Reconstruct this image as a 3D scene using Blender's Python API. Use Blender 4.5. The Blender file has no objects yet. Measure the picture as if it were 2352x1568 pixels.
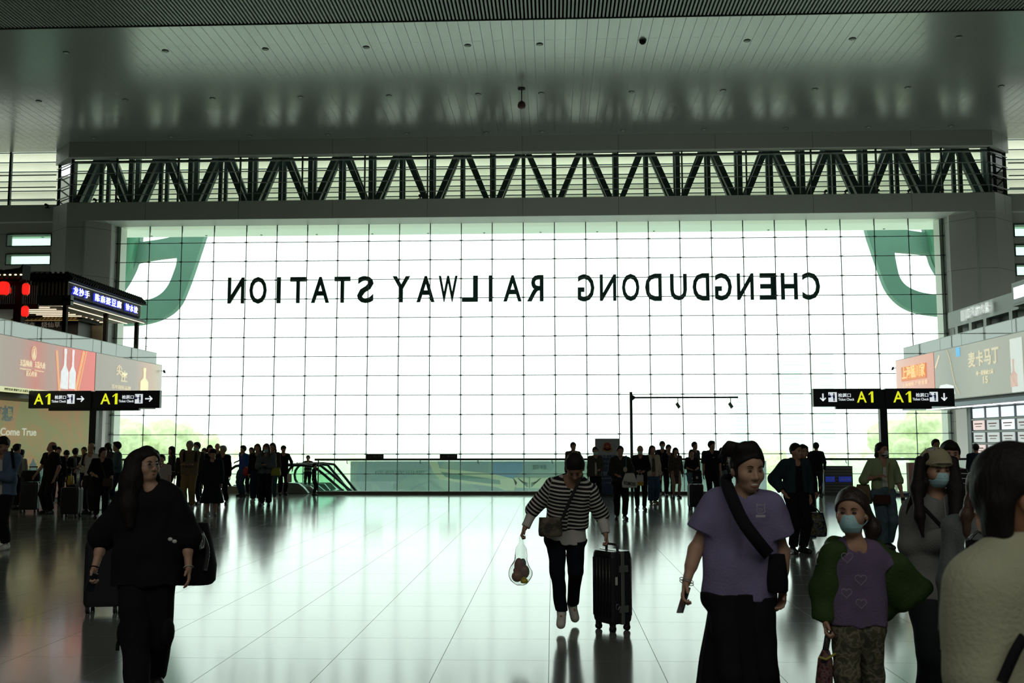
import bpy, bmesh, math, random
import numpy as np
from mathutils import Vector, Matrix
random.seed(7)
SC = bpy.context.scene
COL = SC.collection
# ------------------------------------------------------------------ camera, world, exposure
FPX = 2286.6667
CR = np.array([0.99917781, 0.04051325, -0.00154577]); CU = np.array([0.00556776, -0.09935216, 0.99503676]); CF = np.array([-0.04015859, 0.99422725, 0.09949604])
CAM = np.array([0., 0., 1.68])
cd = bpy.data.cameras.new('camera'); cd.lens = 35; cd.sensor_width = 36; cd.clip_end = 2000
cam = bpy.data.objects.new('camera', cd); COL.objects.link(cam)
cam.matrix_world = Matrix(((CR[0], CU[0], -CF[0], 0), (CR[1], CU[1], -CF[1], 0), (CR[2], CU[2], -CF[2], 1.68), (0, 0, 0, 1)))
cd.dof.use_dof = True; cd.dof.focus_distance = 14; cd.dof.aperture_fstop = 5.6
SC.camera = cam
SC.view_settings.view_transform = 'Standard'; SC.view_settings.look = 'None'; SC.view_settings.gamma = 1; SC.view_settings.use_curve_mapping = False
SC.view_settings.exposure = 0.0
W = bpy.data.worlds.new('world'); SC.world = W; W.use_nodes = True
bg = W.node_tree.nodes['Background']
bg.inputs[0].default_value = (0.92, 1.0, 0.955, 1); bg.inputs[1].default_value = 2.6
cy = SC.cycles
cy.max_bounces = 10; cy.diffuse_bounces = 4; cy.glossy_bounces = 4; cy.transmission_bounces = 4; cy.transparent_max_bounces = 14
cy.sample_clamp_indirect = 6; cy.caustics_reflective = False; cy.caustics_refractive = False

def area(name, loc, rot, sx, sy, power, color=(1, 1, 1), portal=False):
    l = bpy.data.lights.new(name, 'AREA'); l.shape = 'RECTANGLE'; l.size = sx; l.size_y = sy; l.energy = power; l.color = color
    if portal: l.cycles.is_portal = True
    o = bpy.data.objects.new(name, l); o.location = loc; o.rotation_euler = rot; COL.objects.link(o); return o
# daylight enters through the great window and the band above it
area('window_daylight_portal', (-1.2, 42.45, 4.6), (-math.pi / 2, 0, 0), 50, 22, 1, portal=True)
# added fill light from behind the viewer, no known fixtures there
area('camera_side_fill', (0, -9, 13.9), (0, 0, 0), 30, 12, 1400, (1.0, 0.97, 0.88))

def at(px, py, Y):
    d = CF * FPX + CR * (px - 1176) - CU * (py - 784); return CAM + d * (Y / d[1])
def atX(px, py, X):
    d = CF * FPX + CR * (px - 1176) - CU * (py - 784); return CAM + d * (X / d[0])
def atZ(px, py, Z):
    d = CF * FPX + CR * (px - 1176) - CU * (py - 784); return CAM + d * ((Z - 1.68) / d[2])

# ------------------------------------------------------------------ materials
def new_mat(name):
    m = bpy.data.materials.new(name); m.use_nodes = True
    return m, m.node_tree, m.node_tree.nodes['Principled BSDF']
_M = {}
def mat(name, col, rough=0.6, metal=0.0, spec=0.5, emit=0.0, noise=0.0, nscale=20, bump=0.0, bscale=60, stretch=None):
    if name in _M: return _M[name]
    m, nt, b = new_mat(name); _M[name] = m
    c = (*col, 1)
    b.inputs['Base Color'].default_value = c; b.inputs['Roughness'].default_value = rough; b.inputs['Metallic'].default_value = metal
    b.inputs['Specular IOR Level'].default_value = spec
    if emit:
        b.inputs['Emission Color'].default_value = c; b.inputs['Emission Strength'].default_value = emit
    if noise or bump:
        tc = nt.nodes.new('ShaderNodeTexCoord'); mp = nt.nodes.new('ShaderNodeMapping'); nt.links.new(tc.outputs['Object'], mp.inputs[0])
        if stretch: mp.inputs['Scale'].default_value = stretch
    if noise:
        n = nt.nodes.new('ShaderNodeTexNoise'); n.inputs['Scale'].default_value = nscale; n.inputs['Detail'].default_value = 4
        nt.links.new(mp.outputs[0], n.inputs['Vector'])
        mx = nt.nodes.new('ShaderNodeMix'); mx.data_type = 'RGBA'
        mx.inputs['A'].default_value = (*[max(0, v * (1 - noise)) for v in col], 1); mx.inputs['B'].default_value = (*[min(1, v * (1 + noise)) for v in col], 1)
        nt.links.new(n.outputs['Fac'], mx.inputs['Factor']); nt.links.new(mx.outputs['Result'], b.inputs['Base Color'])
        if emit: nt.links.new(mx.outputs['Result'], b.inputs['Emission Color'])
    if bump:
        n2 = nt.nodes.new('ShaderNodeTexNoise'); n2.inputs['Scale'].default_value = bscale; n2.inputs['Detail'].default_value = 3
        nt.links.new(mp.outputs[0], n2.inputs['Vector'])
        bp = nt.nodes.new('ShaderNodeBump'); bp.inputs['Strength'].default_value = bump; bp.inputs['Distance'].default_value = 0.01
        nt.links.new(n2.outputs['Fac'], bp.inputs['Height']); nt.links.new(bp.outputs[0], b.inputs['Normal'])
    return m
def glass_mat(name, tint, gloss=0.06):
    if name in _M: return _M[name]
    m, nt, b = new_mat(name); _M[name] = m
    nt.nodes.remove(b); out = nt.nodes['Material Output']
    t = nt.nodes.new('ShaderNodeBsdfTransparent'); t.inputs[0].default_value = (*tint, 1)
    g = nt.nodes.new('ShaderNodeBsdfGlossy'); g.inputs['Roughness'].default_value = 0.02
    lw = nt.nodes.new('ShaderNodeFresnel'); lw.inputs[0].default_value = 1.3 if gloss < .1 else 1.45
    mx = nt.nodes.new('ShaderNodeMixShader'); nt.links.new(lw.outputs[0], mx.inputs[0]); nt.links.new(t.outputs[0], mx.inputs[1]); nt.links.new(g.outputs[0], mx.inputs[2])
    nt.links.new(mx.outputs[0], out.inputs[0]); return m
def grid_mat(name, col, line, sx, sy, ox, oy, w=0.012, rough=0.15, plane='XY', spec=0.5, noise=0.08, bump=0.0, rvar=0.0):
    """panels with thin joints, in world metres"""
    m, nt, b = new_mat(name); _M[name] = m
    N = nt.nodes; L = nt.links
    g = N.new('ShaderNodeNewGeometry'); sp = N.new('ShaderNodeSeparateXYZ'); L.new(g.outputs['Position'], sp.inputs[0])
    ax = {'XY': ('X', 'Y'), 'XZ': ('X', 'Z'), 'YZ': ('Y', 'Z')}[plane]
    facs = []
    for a, s, o in ((ax[0], sx, ox), (ax[1], sy, oy)):
        if not s: continue
        x1 = N.new('ShaderNodeMath'); x1.operation = 'SUBTRACT'; L.new(sp.outputs[a], x1.inputs[0]); x1.inputs[1].default_value = o - s * 400
        x2 = N.new('ShaderNodeMath'); x2.operation = 'MODULO'; L.new(x1.outputs[0], x2.inputs[0]); x2.inputs[1].default_value = s
        x3 = N.new('ShaderNodeMath'); x3.operation = 'LESS_THAN'; L.new(x2.outputs[0], x3.inputs[0]); x3.inputs[1].default_value = w
        facs.append(x3)
    f = facs[0].outputs[0]
    if len(facs) > 1:
        mxx = N.new('ShaderNodeMath'); mxx.operation = 'MAXIMUM'; L.new(facs[0].outputs[0], mxx.inputs[0]); L.new(facs[1].outputs[0], mxx.inputs[1]); f = mxx.outputs[0]
    n = N.new('ShaderNodeTexNoise'); n.inputs['Scale'].default_value = 0.6; n.inputs['Detail'].default_value = 6; L.new(g.outputs['Position'], n.inputs['Vector'])
    c1 = N.new('ShaderNodeMix'); c1.data_type = 'RGBA'; c1.inputs['A'].default_value = (*[v * (1 - noise) for v in col], 1); c1.inputs['B'].default_value = (*[v * (1 + noise) for v in col], 1)
    L.new(n.outputs['Fac'], c1.inputs['Factor'])
    c2 = N.new('ShaderNodeMix'); c2.data_type = 'RGBA'; L.new(f, c2.inputs['Factor']); L.new(c1.outputs['Result'], c2.inputs['A']); c2.inputs['B'].default_value = (*line, 1)
    L.new(c2.outputs['Result'], b.inputs['Base Color'])
    b.inputs['Specular IOR Level'].default_value = spec
    r = N.new('ShaderNodeMapRange'); L.new(n.outputs['Fac'], r.inputs[0]); r.inputs[3].default_value = rough * (1 - rvar); r.inputs[4].default_value = rough * (1 + rvar)
    r2 = N.new('ShaderNodeMix'); L.new(f, r2.inputs['Factor']); L.new(r.outputs[0], r2.inputs['A']); r2.inputs['B'].default_value = 0.6
    L.new(r2.outputs['Result'], b.inputs['Roughness'])
    return m
def stripe_mat(name, ca, cb, period, duty, attr=True, axis='Z'):
    m, nt, b = new_mat(name); _M[name] = m; N = nt.nodes; L = nt.links
    if attr:
        a = N.new('ShaderNodeAttribute'); a.attribute_name = 'along'; src = a.outputs['Fac']
    else:
        tc = N.new('ShaderNodeTexCoord'); sp = N.new('ShaderNodeSeparateXYZ'); L.new(tc.outputs['Object'], sp.inputs[0]); src = sp.outputs[axis]
    x1 = N.new('ShaderNodeMath'); x1.operation = 'ADD'; L.new(src, x1.inputs[0]); x1.inputs[1].default_value = 40 * period
    x2 = N.new('ShaderNodeMath'); x2.operation = 'MODULO'; L.new(x1.outputs[0], x2.inputs[0]); x2.inputs[1].default_value = period
    x3 = N.new('ShaderNodeMath'); x3.operation = 'LESS_THAN'; L.new(x2.outputs[0], x3.inputs[0]); x3.inputs[1].default_value = period * duty
    c = N.new('ShaderNodeMix'); c.data_type = 'RGBA'; L.new(x3.outputs[0], c.inputs['Factor']); c.inputs['A'].default_value = (*ca, 1); c.inputs['B'].default_value = (*cb, 1)
    L.new(c.outputs['Result'], b.inputs['Base Color']); b.inputs['Roughness'].default_value = 0.85; b.inputs['Specular IOR Level'].default_value = .2
    return m
def patch_mat(name, cols, scale=8, rough=0.85, emit=0.0, dist=0.0):
    """cell / camouflage pattern"""
    if name in _M: return _M[name]
    m, nt, b = new_mat(name); _M[name] = m; N = nt.nodes; L = nt.links
    tc = N.new('ShaderNodeTexCoord'); n = N.new('ShaderNodeTexNoise'); n.inputs['Scale'].default_value = scale; n.inputs['Detail'].default_value = 3; n.inputs['Distortion'].default_value = dist
    L.new(tc.outputs['Object'], n.inputs['Vector']); r = N.new('ShaderNodeValToRGB'); r.color_ramp.interpolation = 'CONSTANT'
    e = r.color_ramp.elements; k = len(cols)
    e[0].position = 0; e[0].color = (*cols[0], 1); e[1].position = 0.36 + 0.28 / k; e[1].color = (*cols[1], 1)
    for i in range(2, k):
        q = e.new(0.36 + 0.28 * i / k); q.color = (*cols[i], 1)
    L.new(n.outputs['Fac'], r.inputs[0]); L.new(r.outputs[0], b.inputs['Base Color']); b.inputs['Roughness'].default_value = rough; b.inputs['Specular IOR Level'].default_value = .25
    if emit:
        L.new(r.outputs[0], b.inputs['Emission Color']); b.inputs['Emission Strength'].default_value = emit
    return m

# ------------------------------------------------------------------ object helpers
def tag(o, label=None, cat=None, group=None, kind=None):
    if label: o['label'] = label
    if cat: o['category'] = cat
    if group: o['group'] = group
    if kind: o['kind'] = kind
    return o
def empty(name, loc, label=None, cat=None, group=None, kind=None):
    o = bpy.data.objects.new(name, None); COL.objects.link(o); o.location = tuple(float(v) for v in loc); o.empty_display_size = .1
    return tag(o, label, cat, group, kind)
def root_of(o):
    while o.parent: o = o.parent
    return o
def link_mesh(name, me, m, parent=None, loc=(0, 0, 0)):
    if m is not None and len(me.materials) == 0: me.materials.append(m)
    o = bpy.data.objects.new(name, me); COL.objects.link(o)
    if parent is not None: o.parent = parent
    o.location = loc
    return o
class MB:
    """collects shapes in world metres, links them as one mesh"""
    def __init__(s): s.v = []; s.f = []; s.sm = []
    def add(s, V, Fc, smooth=False):
        b = len(s.v); s.v += [tuple(float(c) for c in v) for v in V]; s.f += [tuple(i + b for i in f) for f in Fc]; s.sm += [smooth] * len(Fc); return s
    def box(s, a, b):
        x0, y0, z0 = (min(a[i], b[i]) for i in range(3)); x1, y1, z1 = (max(a[i], b[i]) for i in range(3))
        return s.add([(x0, y0, z0), (x1, y0, z0), (x1, y1, z0), (x0, y1, z0), (x0, y0, z1), (x1, y0, z1), (x1, y1, z1), (x0, y1, z1)],
                     [(0, 3, 2, 1), (4, 5, 6, 7), (0, 1, 5, 4), (1, 2, 6, 5), (2, 3, 7, 6), (3, 0, 4, 7)])
    def obox(s, c, u, v, w):
        """oriented box, centre and three half vectors"""
        c, u, v, w = (np.array(q, float) for q in (c, u, v, w))
        P = [c + a * u + b * v + d * w for d in (-1, 1) for a, b in ((-1, -1), (1, -1), (1, 1), (-1, 1))]
        return s.add(P, [(0, 3, 2, 1), (4, 5, 6, 7), (0, 1, 5, 4), (1, 2, 6, 5), (2, 3, 7, 6), (3, 0, 4, 7)])
    def bar(s, a, b, w, h=None, up=(0, 0, 1)):
        a, b = np.array(a, float), np.array(b, float); h = h or w; d = (b - a) / 2; n = d / np.linalg.norm(d)
        up = np.array(up, float)
        if abs(n @ up) > .98: up = np.array([0, 1., 0])
        x = np.cross(n, up); x /= np.linalg.norm(x); y = np.cross(x, n)
        return s.obox((a + b) / 2, d, x * w / 2, y * h / 2)
    def prism(s, poly, y0, y1, axis='Y'):
        """polygon of (x,z) extruded along Y (or (x,y) along Z, (y,z) along X)"""
        n = len(poly)
        def P(p, t): return {'Y': (p[0], t, p[1]), 'Z': (p[0], p[1], t), 'X': (t, p[0], p[1])}[axis]
        V = [P(p, y0) for p in poly] + [P(p, y1) for p in poly]
        F = [tuple(range(n)), tuple(range(2 * n - 1, n - 1, -1))] + [(i, i + n, (i + 1) % n + n, (i + 1) % n) for i in range(n)]
        return s.add(V, F)
    def tube(s, pts, r, n=8, cap=True, flat=None):
        pts = [np.array(p, float) for p in pts]; rr = r if hasattr(r, '__len__') else [r] * len(pts)
        V = []; F = []; up = np.array([0, 0, 1.]); x = None
        for i, p in enumerate(pts):
            d = pts[min(i + 1, len(pts) - 1)] - pts[max(i - 1, 0)]; d = d / (np.linalg.norm(d) + 1e-9)
            if x is None:
                q = up if abs(d @ up) < .9 else np.array([0, 1., 0]); x = np.cross(d, q)
            else: x = x - d * (x @ d)
            x = x / (np.linalg.norm(x) + 1e-9); y = np.cross(d, x)
            for k in range(n):
                a = 2 * math.pi * k / n; V.append(p + rr[i] * (math.cos(a) * x * (flat or 1) + math.sin(a) * y))
        for i in range(len(pts) - 1):
            for k in range(n): F.append((i * n + k, i * n + (k + 1) % n, (i + 1) * n + (k + 1) % n, (i + 1) * n + k))
        if cap: F.append(tuple(range(n - 1, -1, -1))); F.append(tuple((len(pts) - 1) * n + k for k in range(n)))
        return s.add(V, F, True)
    def cyl(s, c, r, h, n=20, axis='Z', r2=None):
        a = {'X': (1, 0, 0), 'Y': (0, 1, 0), 'Z': (0, 0, 1)}[axis]; c = np.array(c, float); a = np.array(a, float)
        u = np.array([0, 0, 1.]) if axis != 'Z' else np.array([1., 0, 0]); w = np.cross(a, u); r2 = r if r2 is None else r2
        V = [c + rr * (math.cos(2 * math.pi * k / n) * u + math.sin(2 * math.pi * k / n) * w) + a * t for t, rr in ((0, r), (h, r2)) for k in range(n)]
        return s.add(V, [tuple(range(n - 1, -1, -1)), tuple(range(n, 2 * n))] + [(k, (k + 1) % n, (k + 1) % n + n, k + n) for k in range(n)])
    def lathe(s, c, prof, n=20, squash=(1, 1)):
        V = [(c[0] + r * math.cos(2 * math.pi * k / n) * squash[0], c[1] + r * math.sin(2 * math.pi * k / n) * squash[1], c[2] + z) for r, z in prof for k in range(n)]
        F = [(i * n + k, i * n + (k + 1) % n, (i + 1) * n + (k + 1) % n, (i + 1) * n + k) for i in range(len(prof) - 1) for k in range(n)]
        F += [tuple(range(n - 1, -1, -1)), tuple((len(prof) - 1) * n + k for k in range(n))]
        return s.add(V, F, True)
    def ball(s, c, r, n=12, m=8):
        r = r if hasattr(r, '__len__') else (r, r, r); V = []; F = []
        for j in range(1, m):
            t = math.pi * j / m
            for k in range(n): a = 2 * math.pi * k / n; V.append((c[0] + r[0] * math.sin(t) * math.cos(a), c[1] + r[1] * math.sin(t) * math.sin(a), c[2] + r[2] * math.cos(t)))
        V += [(c[0], c[1], c[2] + r[2]), (c[0], c[1], c[2] - r[2])]; T = len(V) - 2; B = T + 1
        for j in range(m - 2):
            for k in range(n): F.append((j * n + k, (j + 1) * n + k, (j + 1) * n + (k + 1) % n, j * n + (k + 1) % n))
        for k in range(n): F.append((T, k, (k + 1) % n)); F.append((B, (m - 2) * n + (k + 1) % n, (m - 2) * n + k))
        return s.add(V, F, True)
    def build(s, name, m, parent=None, label=None, cat=None, group=None, kind=None, bevel=0):
        if parent is None: org = np.array([sum(v[i] for v in s.v) / len(s.v) for i in range(3)]); org[2] = min(v[2] for v in s.v); loc = tuple(org)
        else: org = np.array(root_of(parent).location); loc = (0, 0, 0)
        me = bpy.data.meshes.new(name); me.from_pydata([tuple(np.array(v) - org) for v in s.v], [], s.f)
        me.polygons.foreach_set('use_smooth', s.sm); me.update()
        o = link_mesh(name, me, m, parent, loc)
        if bevel:
            b = o.modifiers.new('bevel', 'BEVEL'); b.width = bevel; b.segments = 3; b.limit_method = 'ANGLE'; b.angle_limit = .6
            me.polygons.foreach_set('use_smooth', [True] * len(me.polygons)); b.harden_normals = True
        return tag(o, label, cat, group, kind)
def thing(name, mb, m, label, cat, group=None, kind=None, bevel=0): return mb.build(name, m, None, label, cat, group, kind, bevel)
def struct(name, mb, m, parent=None): return mb.build(name, m, parent, kind=None if parent else 'structure')
_tc = {}
def text_verts(s, fit_thick=0.0):
    k = (s, fit_thick)
    if k in _tc: return _tc[k]
    cu = bpy.data.curves.new('t', 'FONT'); cu.body = s; cu.size = 1; cu.resolution_u = 3; cu.offset = fit_thick; cu.fill_mode = 'BOTH'; cu.extrude = 0.5
    o = bpy.data.objects.new('t', cu); COL.objects.link(o); bpy.context.view_layer.update()
    me = bpy.data.meshes.new_from_object(o.evaluated_get(bpy.context.evaluated_depsgraph_get()))
    V = np.zeros(len(me.vertices) * 3); me.vertices.foreach_get('co', V); V = V.reshape(-1, 3)
    F = [tuple(p.vertices) for p in me.polygons]
    bpy.data.objects.remove(o); bpy.data.curves.remove(cu); bpy.data.meshes.remove(me)
    _tc[k] = (V, F); return _tc[k]
def text(s, name, m, parent, p0, p1, up, depth=0.02, bold=0.0, label=None):
    """text filling the box from lower-left p0 to lower-right p1, height vector up; depth towards the reader"""
    if s == '1':
        O = [(.0, .74), (.10, .66), (.52, .84), (.52, 0), (1, 0), (1, 1), (.62, 1)]
        V = np.array([(x_, y_, z_) for z_ in (-.5, .5) for x_, y_ in O]); n_ = len(O)
        F = [tuple(range(n_ - 1, -1, -1)), tuple(range(n_, 2 * n_))] + [(i, (i + 1) % n_, (i + 1) % n_ + n_, i + n_) for i in range(n_)]
    else: V, F = text_verts(s, bold)
    if len(V) == 0: return None
    V = V.copy(); lo, hi = V.min(0), V.max(0); U = (V - lo) / np.maximum(hi - lo, 1e-6)
    p0, p1, up = (np.array(q, float) for q in (p0, p1, up)); ex = p1 - p0; n = np.cross(ex, up); n /= np.linalg.norm(n)
    P = p0 + U[:, :1] * ex + U[:, 1:2] * up + (U[:, 2:] - .0) * n * depth
    b = MB(); b.add(P, F); return b.build(name, m, parent, label)
# ------------------------------------------------------------------ smooth solid modelling for bodies and cloth
def V3(*a): return np.array(a, float)
def nrm(v): v = np.array(v, float); return v / (np.linalg.norm(v) + 1e-9)
def cap(a, b, ra, rb=None, k=.02, flat=None, op='u', clip=(), al=None):
    return dict(t='c', a=np.array(a, float), b=np.array(b, float), ra=ra, rb=ra if rb is None else rb, k=k, flat=flat, op=op, clip=clip, al=al)
def ell(c, r, R=None, k=.02, op='u', clip=()):
    r = r if hasattr(r, '__len__') else (r, r, r)
    return dict(t='e', c=np.array(c, float), r=np.array(r, float), R=np.eye(3) if R is None else R, k=k, op=op, clip=clip)
def solid(prims, h, wr=None, pleat=None, post=()):
    los, his = [], []
    for p in prims:
        if p['t'] == 'c':
            r = max(p['ra'], p['rb']); lo = np.minimum(p['a'], p['b']) - r; hi = np.maximum(p['a'], p['b']) + r
        else: r = p['r'].max() if not np.allclose(p['R'], np.eye(3)) else p['r']; lo = p['c'] - r; hi = p['c'] + r
        p['lo'] = lo; p['hi'] = hi
        if p['op'] == 'u': los.append(lo); his.append(hi)
    lo = np.min(los, 0) - 3 * h; hi = np.max(his, 0) + 3 * h
    n = np.maximum(((hi - lo) / h).astype(int) + 1, 4)
    ax = [(lo[i] + h * np.arange(n[i])).astype(np.float32) for i in range(3)]
    Fd = np.full(tuple(n), 1.0, np.float32)
    for p in prims:
        m = p['k'] + 2.5 * h
        i0 = np.clip(((p['lo'] - m - lo) / h).astype(int), 0, n); i1 = np.clip(((p['hi'] + m - lo) / h).astype(int) + 2, 0, n)
        if (i1 <= i0).any(): continue
        x = ax[0][i0[0]:i1[0], None, None]; y = ax[1][None, i0[1]:i1[1], None]; z = ax[2][None, None, i0[2]:i1[2]]
        if p['t'] == 'c':
            a, b = p['a'], p['b']; qx, qy, qz = x - a[0], y - a[1], z - a[2]; d = (b - a).copy()
            if p['flat'] is not None:
                nn, s = p['flat']; g = (1 / s - 1); dt = qx * nn[0] + qy * nn[1] + qz * nn[2]
                qx = qx + dt * (g * nn[0]); qy = qy + dt * (g * nn[1]); qz = qz + dt * (g * nn[2]); d = d + nn * (d @ nn) * g
            dd = d @ d + 1e-9; t = np.clip((qx * d[0] + qy * d[1] + qz * d[2]) / dd, 0, 1)
            D = np.sqrt((qx - t * d[0]) ** 2 + (qy - t * d[1]) ** 2 + (qz - t * d[2]) ** 2) - (p['ra'] + (p['rb'] - p['ra']) * t)
        else:
            c, R, r = p['c'], p['R'], p['r']; qx, qy, qz = x - c[0], y - c[1], z - c[2]
            e = [(qx * R[0, i] + qy * R[1, i] + qz * R[2, i]) for i in range(3)]
            k0 = np.sqrt((e[0] / r[0]) ** 2 + (e[1] / r[1]) ** 2 + (e[2] / r[2]) ** 2)
            k1 = np.sqrt((e[0] / r[0] ** 2) ** 2 + (e[1] / r[1] ** 2) ** 2 + (e[2] / r[2] ** 2) ** 2)
            D = k0 * (k0 - 1) / (k1 + 1e-6)
        for pt, nv in p['clip']:
            nv = nrm(nv); D = np.maximum(D, (x - pt[0]) * nv[0] + (y - pt[1]) * nv[1] + (z - pt[2]) * nv[2])
        A = Fd[i0[0]:i1[0], i0[1]:i1[1], i0[2]:i1[2]]; k = p['k']
        if p['op'] == 'u':
            hh = np.clip(.5 + .5 * (D - A) / k, 0, 1); A[...] = D * (1 - hh) + A * hh - k * hh * (1 - hh)
        elif p['op'] == 's':
            D = -D; hh = np.clip(.5 - .5 * (D - A) / k, 0, 1); A[...] = D * (1 - hh) + A * hh + k * hh * (1 - hh)
    X, Y, Z = ax[0][:, None, None], ax[1][None, :, None], ax[2][None, None, :]
    if wr:
        amp, fr, sd = wr
        w1 = np.sin(fr * (X * 1.0 + Y * .7 + Z * .35) + sd + 1.6 * np.sin(fr * .45 * (Z - X) + sd * 2))
        w2 = np.sin(fr * .6 * (Z * 1.3 - X * .5 + Y) + 2 * sd + 1.3 * np.sin(fr * .5 * (X + Y) + sd))
        Fd += (amp * (w1 * .6 + w2 * .5)).astype(np.float32)
    if pleat:
        amp, cnt, cx, cy_, z0, z1, sd = pleat
        th = np.arctan2(Y - cy_, X - cx); rp = np.clip((z0 - Z) / (z0 - z1), 0, 1)
        Fd += (amp * rp * (np.sin(cnt * th + sd) + .5 * np.sin(cnt * 1.7 * th + 2 * sd))).astype(np.float32)
    for pt, nv in post:
        nv = nrm(nv); Fd = np.maximum(Fd, ((X - pt[0]) * nv[0] + (Y - pt[1]) * nv[1] + (Z - pt[2]) * nv[2]).astype(np.float32))
    Fd[0] = Fd[-1] = 1; Fd[:, 0] = Fd[:, -1] = 1; Fd[:, :, 0] = Fd[:, :, -1] = 1
    # surface nets
    ins = Fd < 0
    cs = np.zeros(tuple(n - 1), np.int8)
    for dx in (0, 1):
        for dy in (0, 1):
            for dz in (0, 1): cs += ins[dx:n[0] - 1 + dx, dy:n[1] - 1 + dy, dz:n[2] - 1 + dz]
    act = (cs > 0) & (cs < 8); idx = np.argwhere(act); vid = np.full(tuple(n - 1), -1, np.int32); vid[act] = np.arange(len(idx))
    acc = np.zeros((len(idx), 3)); cnt = np.zeros(len(idx)); i, j, k = idx.T
    for a in range(3):
        o = [q for q in range(3) if q != a]
        for u_ in (0, 1):
            for v_ in (0, 1):
                s = [0, 0, 0]; s[o[0]] = u_; s[o[1]] = v_; e = list(s); e[a] = 1
                f0 = Fd[i + s[0], j + s[1], k + s[2]]; f1 = Fd[i + e[0], j + e[1], k + e[2]]
                c = (f0 < 0) != (f1 < 0); t = np.where(c, f0 / np.where(c, f0 - f1, 1), 0)
                for q in range(3): acc[:, q] += np.where(c, s[q] + (t if q == a else 0), 0)
                cnt += c
    P = lo + h * (idx + acc / cnt[:, None])
    quads = []
    for a in range(3):
        o = [q for q in range(3) if q != a]; sl0 = [slice(1, m_ - 1) for m_ in n]; sl1 = list(sl0); sl0[a] = slice(0, n[a] - 1); sl1[a] = slice(1, n[a])
        A0 = ins[tuple(sl0)]; A1 = ins[tuple(sl1)]; ch = np.argwhere(A0 != A1)
        if len(ch) == 0: continue
        off = np.array([1, 1, 1]); off[a] = 0; ch = ch + off; sg = ins[tuple(ch.T)]
        def cid(u_, v_):
            q = ch.copy(); q[:, o[0]] -= u_; q[:, o[1]] -= v_; return vid[tuple(q.T)]
        Q = np.stack([cid(1, 1), cid(0, 1), cid(0, 0), cid(1, 0)], 1)
        fl = sg if a != 1 else ~sg
        Q[~fl] = Q[~fl][:, ::-1]; quads.append(Q)
    return P, np.concatenate(quads)
def link_solid(name, prims, h, m, parent, wr=None, pleat=None, post=(), label=None, stripes=False):
    P, Q = solid(prims, h, wr, pleat, post)
    me = bpy.data.meshes.new(name); nq = len(Q)
    me.vertices.add(len(P)); me.vertices.foreach_set('co', P.astype(np.float32).ravel())
    me.loops.add(nq * 4); me.loops.foreach_set('vertex_index', Q.astype(np.int32).ravel())
    me.polygons.add(nq); me.polygons.foreach_set('loop_start', np.arange(0, nq * 4, 4, dtype=np.int32)); me.polygons.foreach_set('loop_total', np.full(nq, 4, np.int32))
    me.polygons.foreach_set('use_smooth', np.ones(nq, bool)); me.update(calc_edges=True); me.validate()
    if stripes:
        best = np.full(len(P), 9.); al = np.zeros(len(P))
        for p in prims:
            if p['t'] == 'c' and p['al'] is not None:
                d = p['b'] - p['a']; L = np.linalg.norm(d); t = (P - p['a']) @ d / (L * L); tc = np.clip(t, 0, 1)
                D = np.linalg.norm(P - p['a'] - tc[:, None] * d, axis=1) - (p['ra'] + (p['rb'] - p['ra']) * tc)
                w = D < best; best[w] = D[w]; al[w] = (t * L)[w] + p['al']
        at_ = me.attributes.new('along', 'FLOAT', 'POINT'); at_.data.foreach_set('value', al.astype(np.float32))
    o = link_mesh(name, me, m, parent); return tag(o, label)

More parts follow.
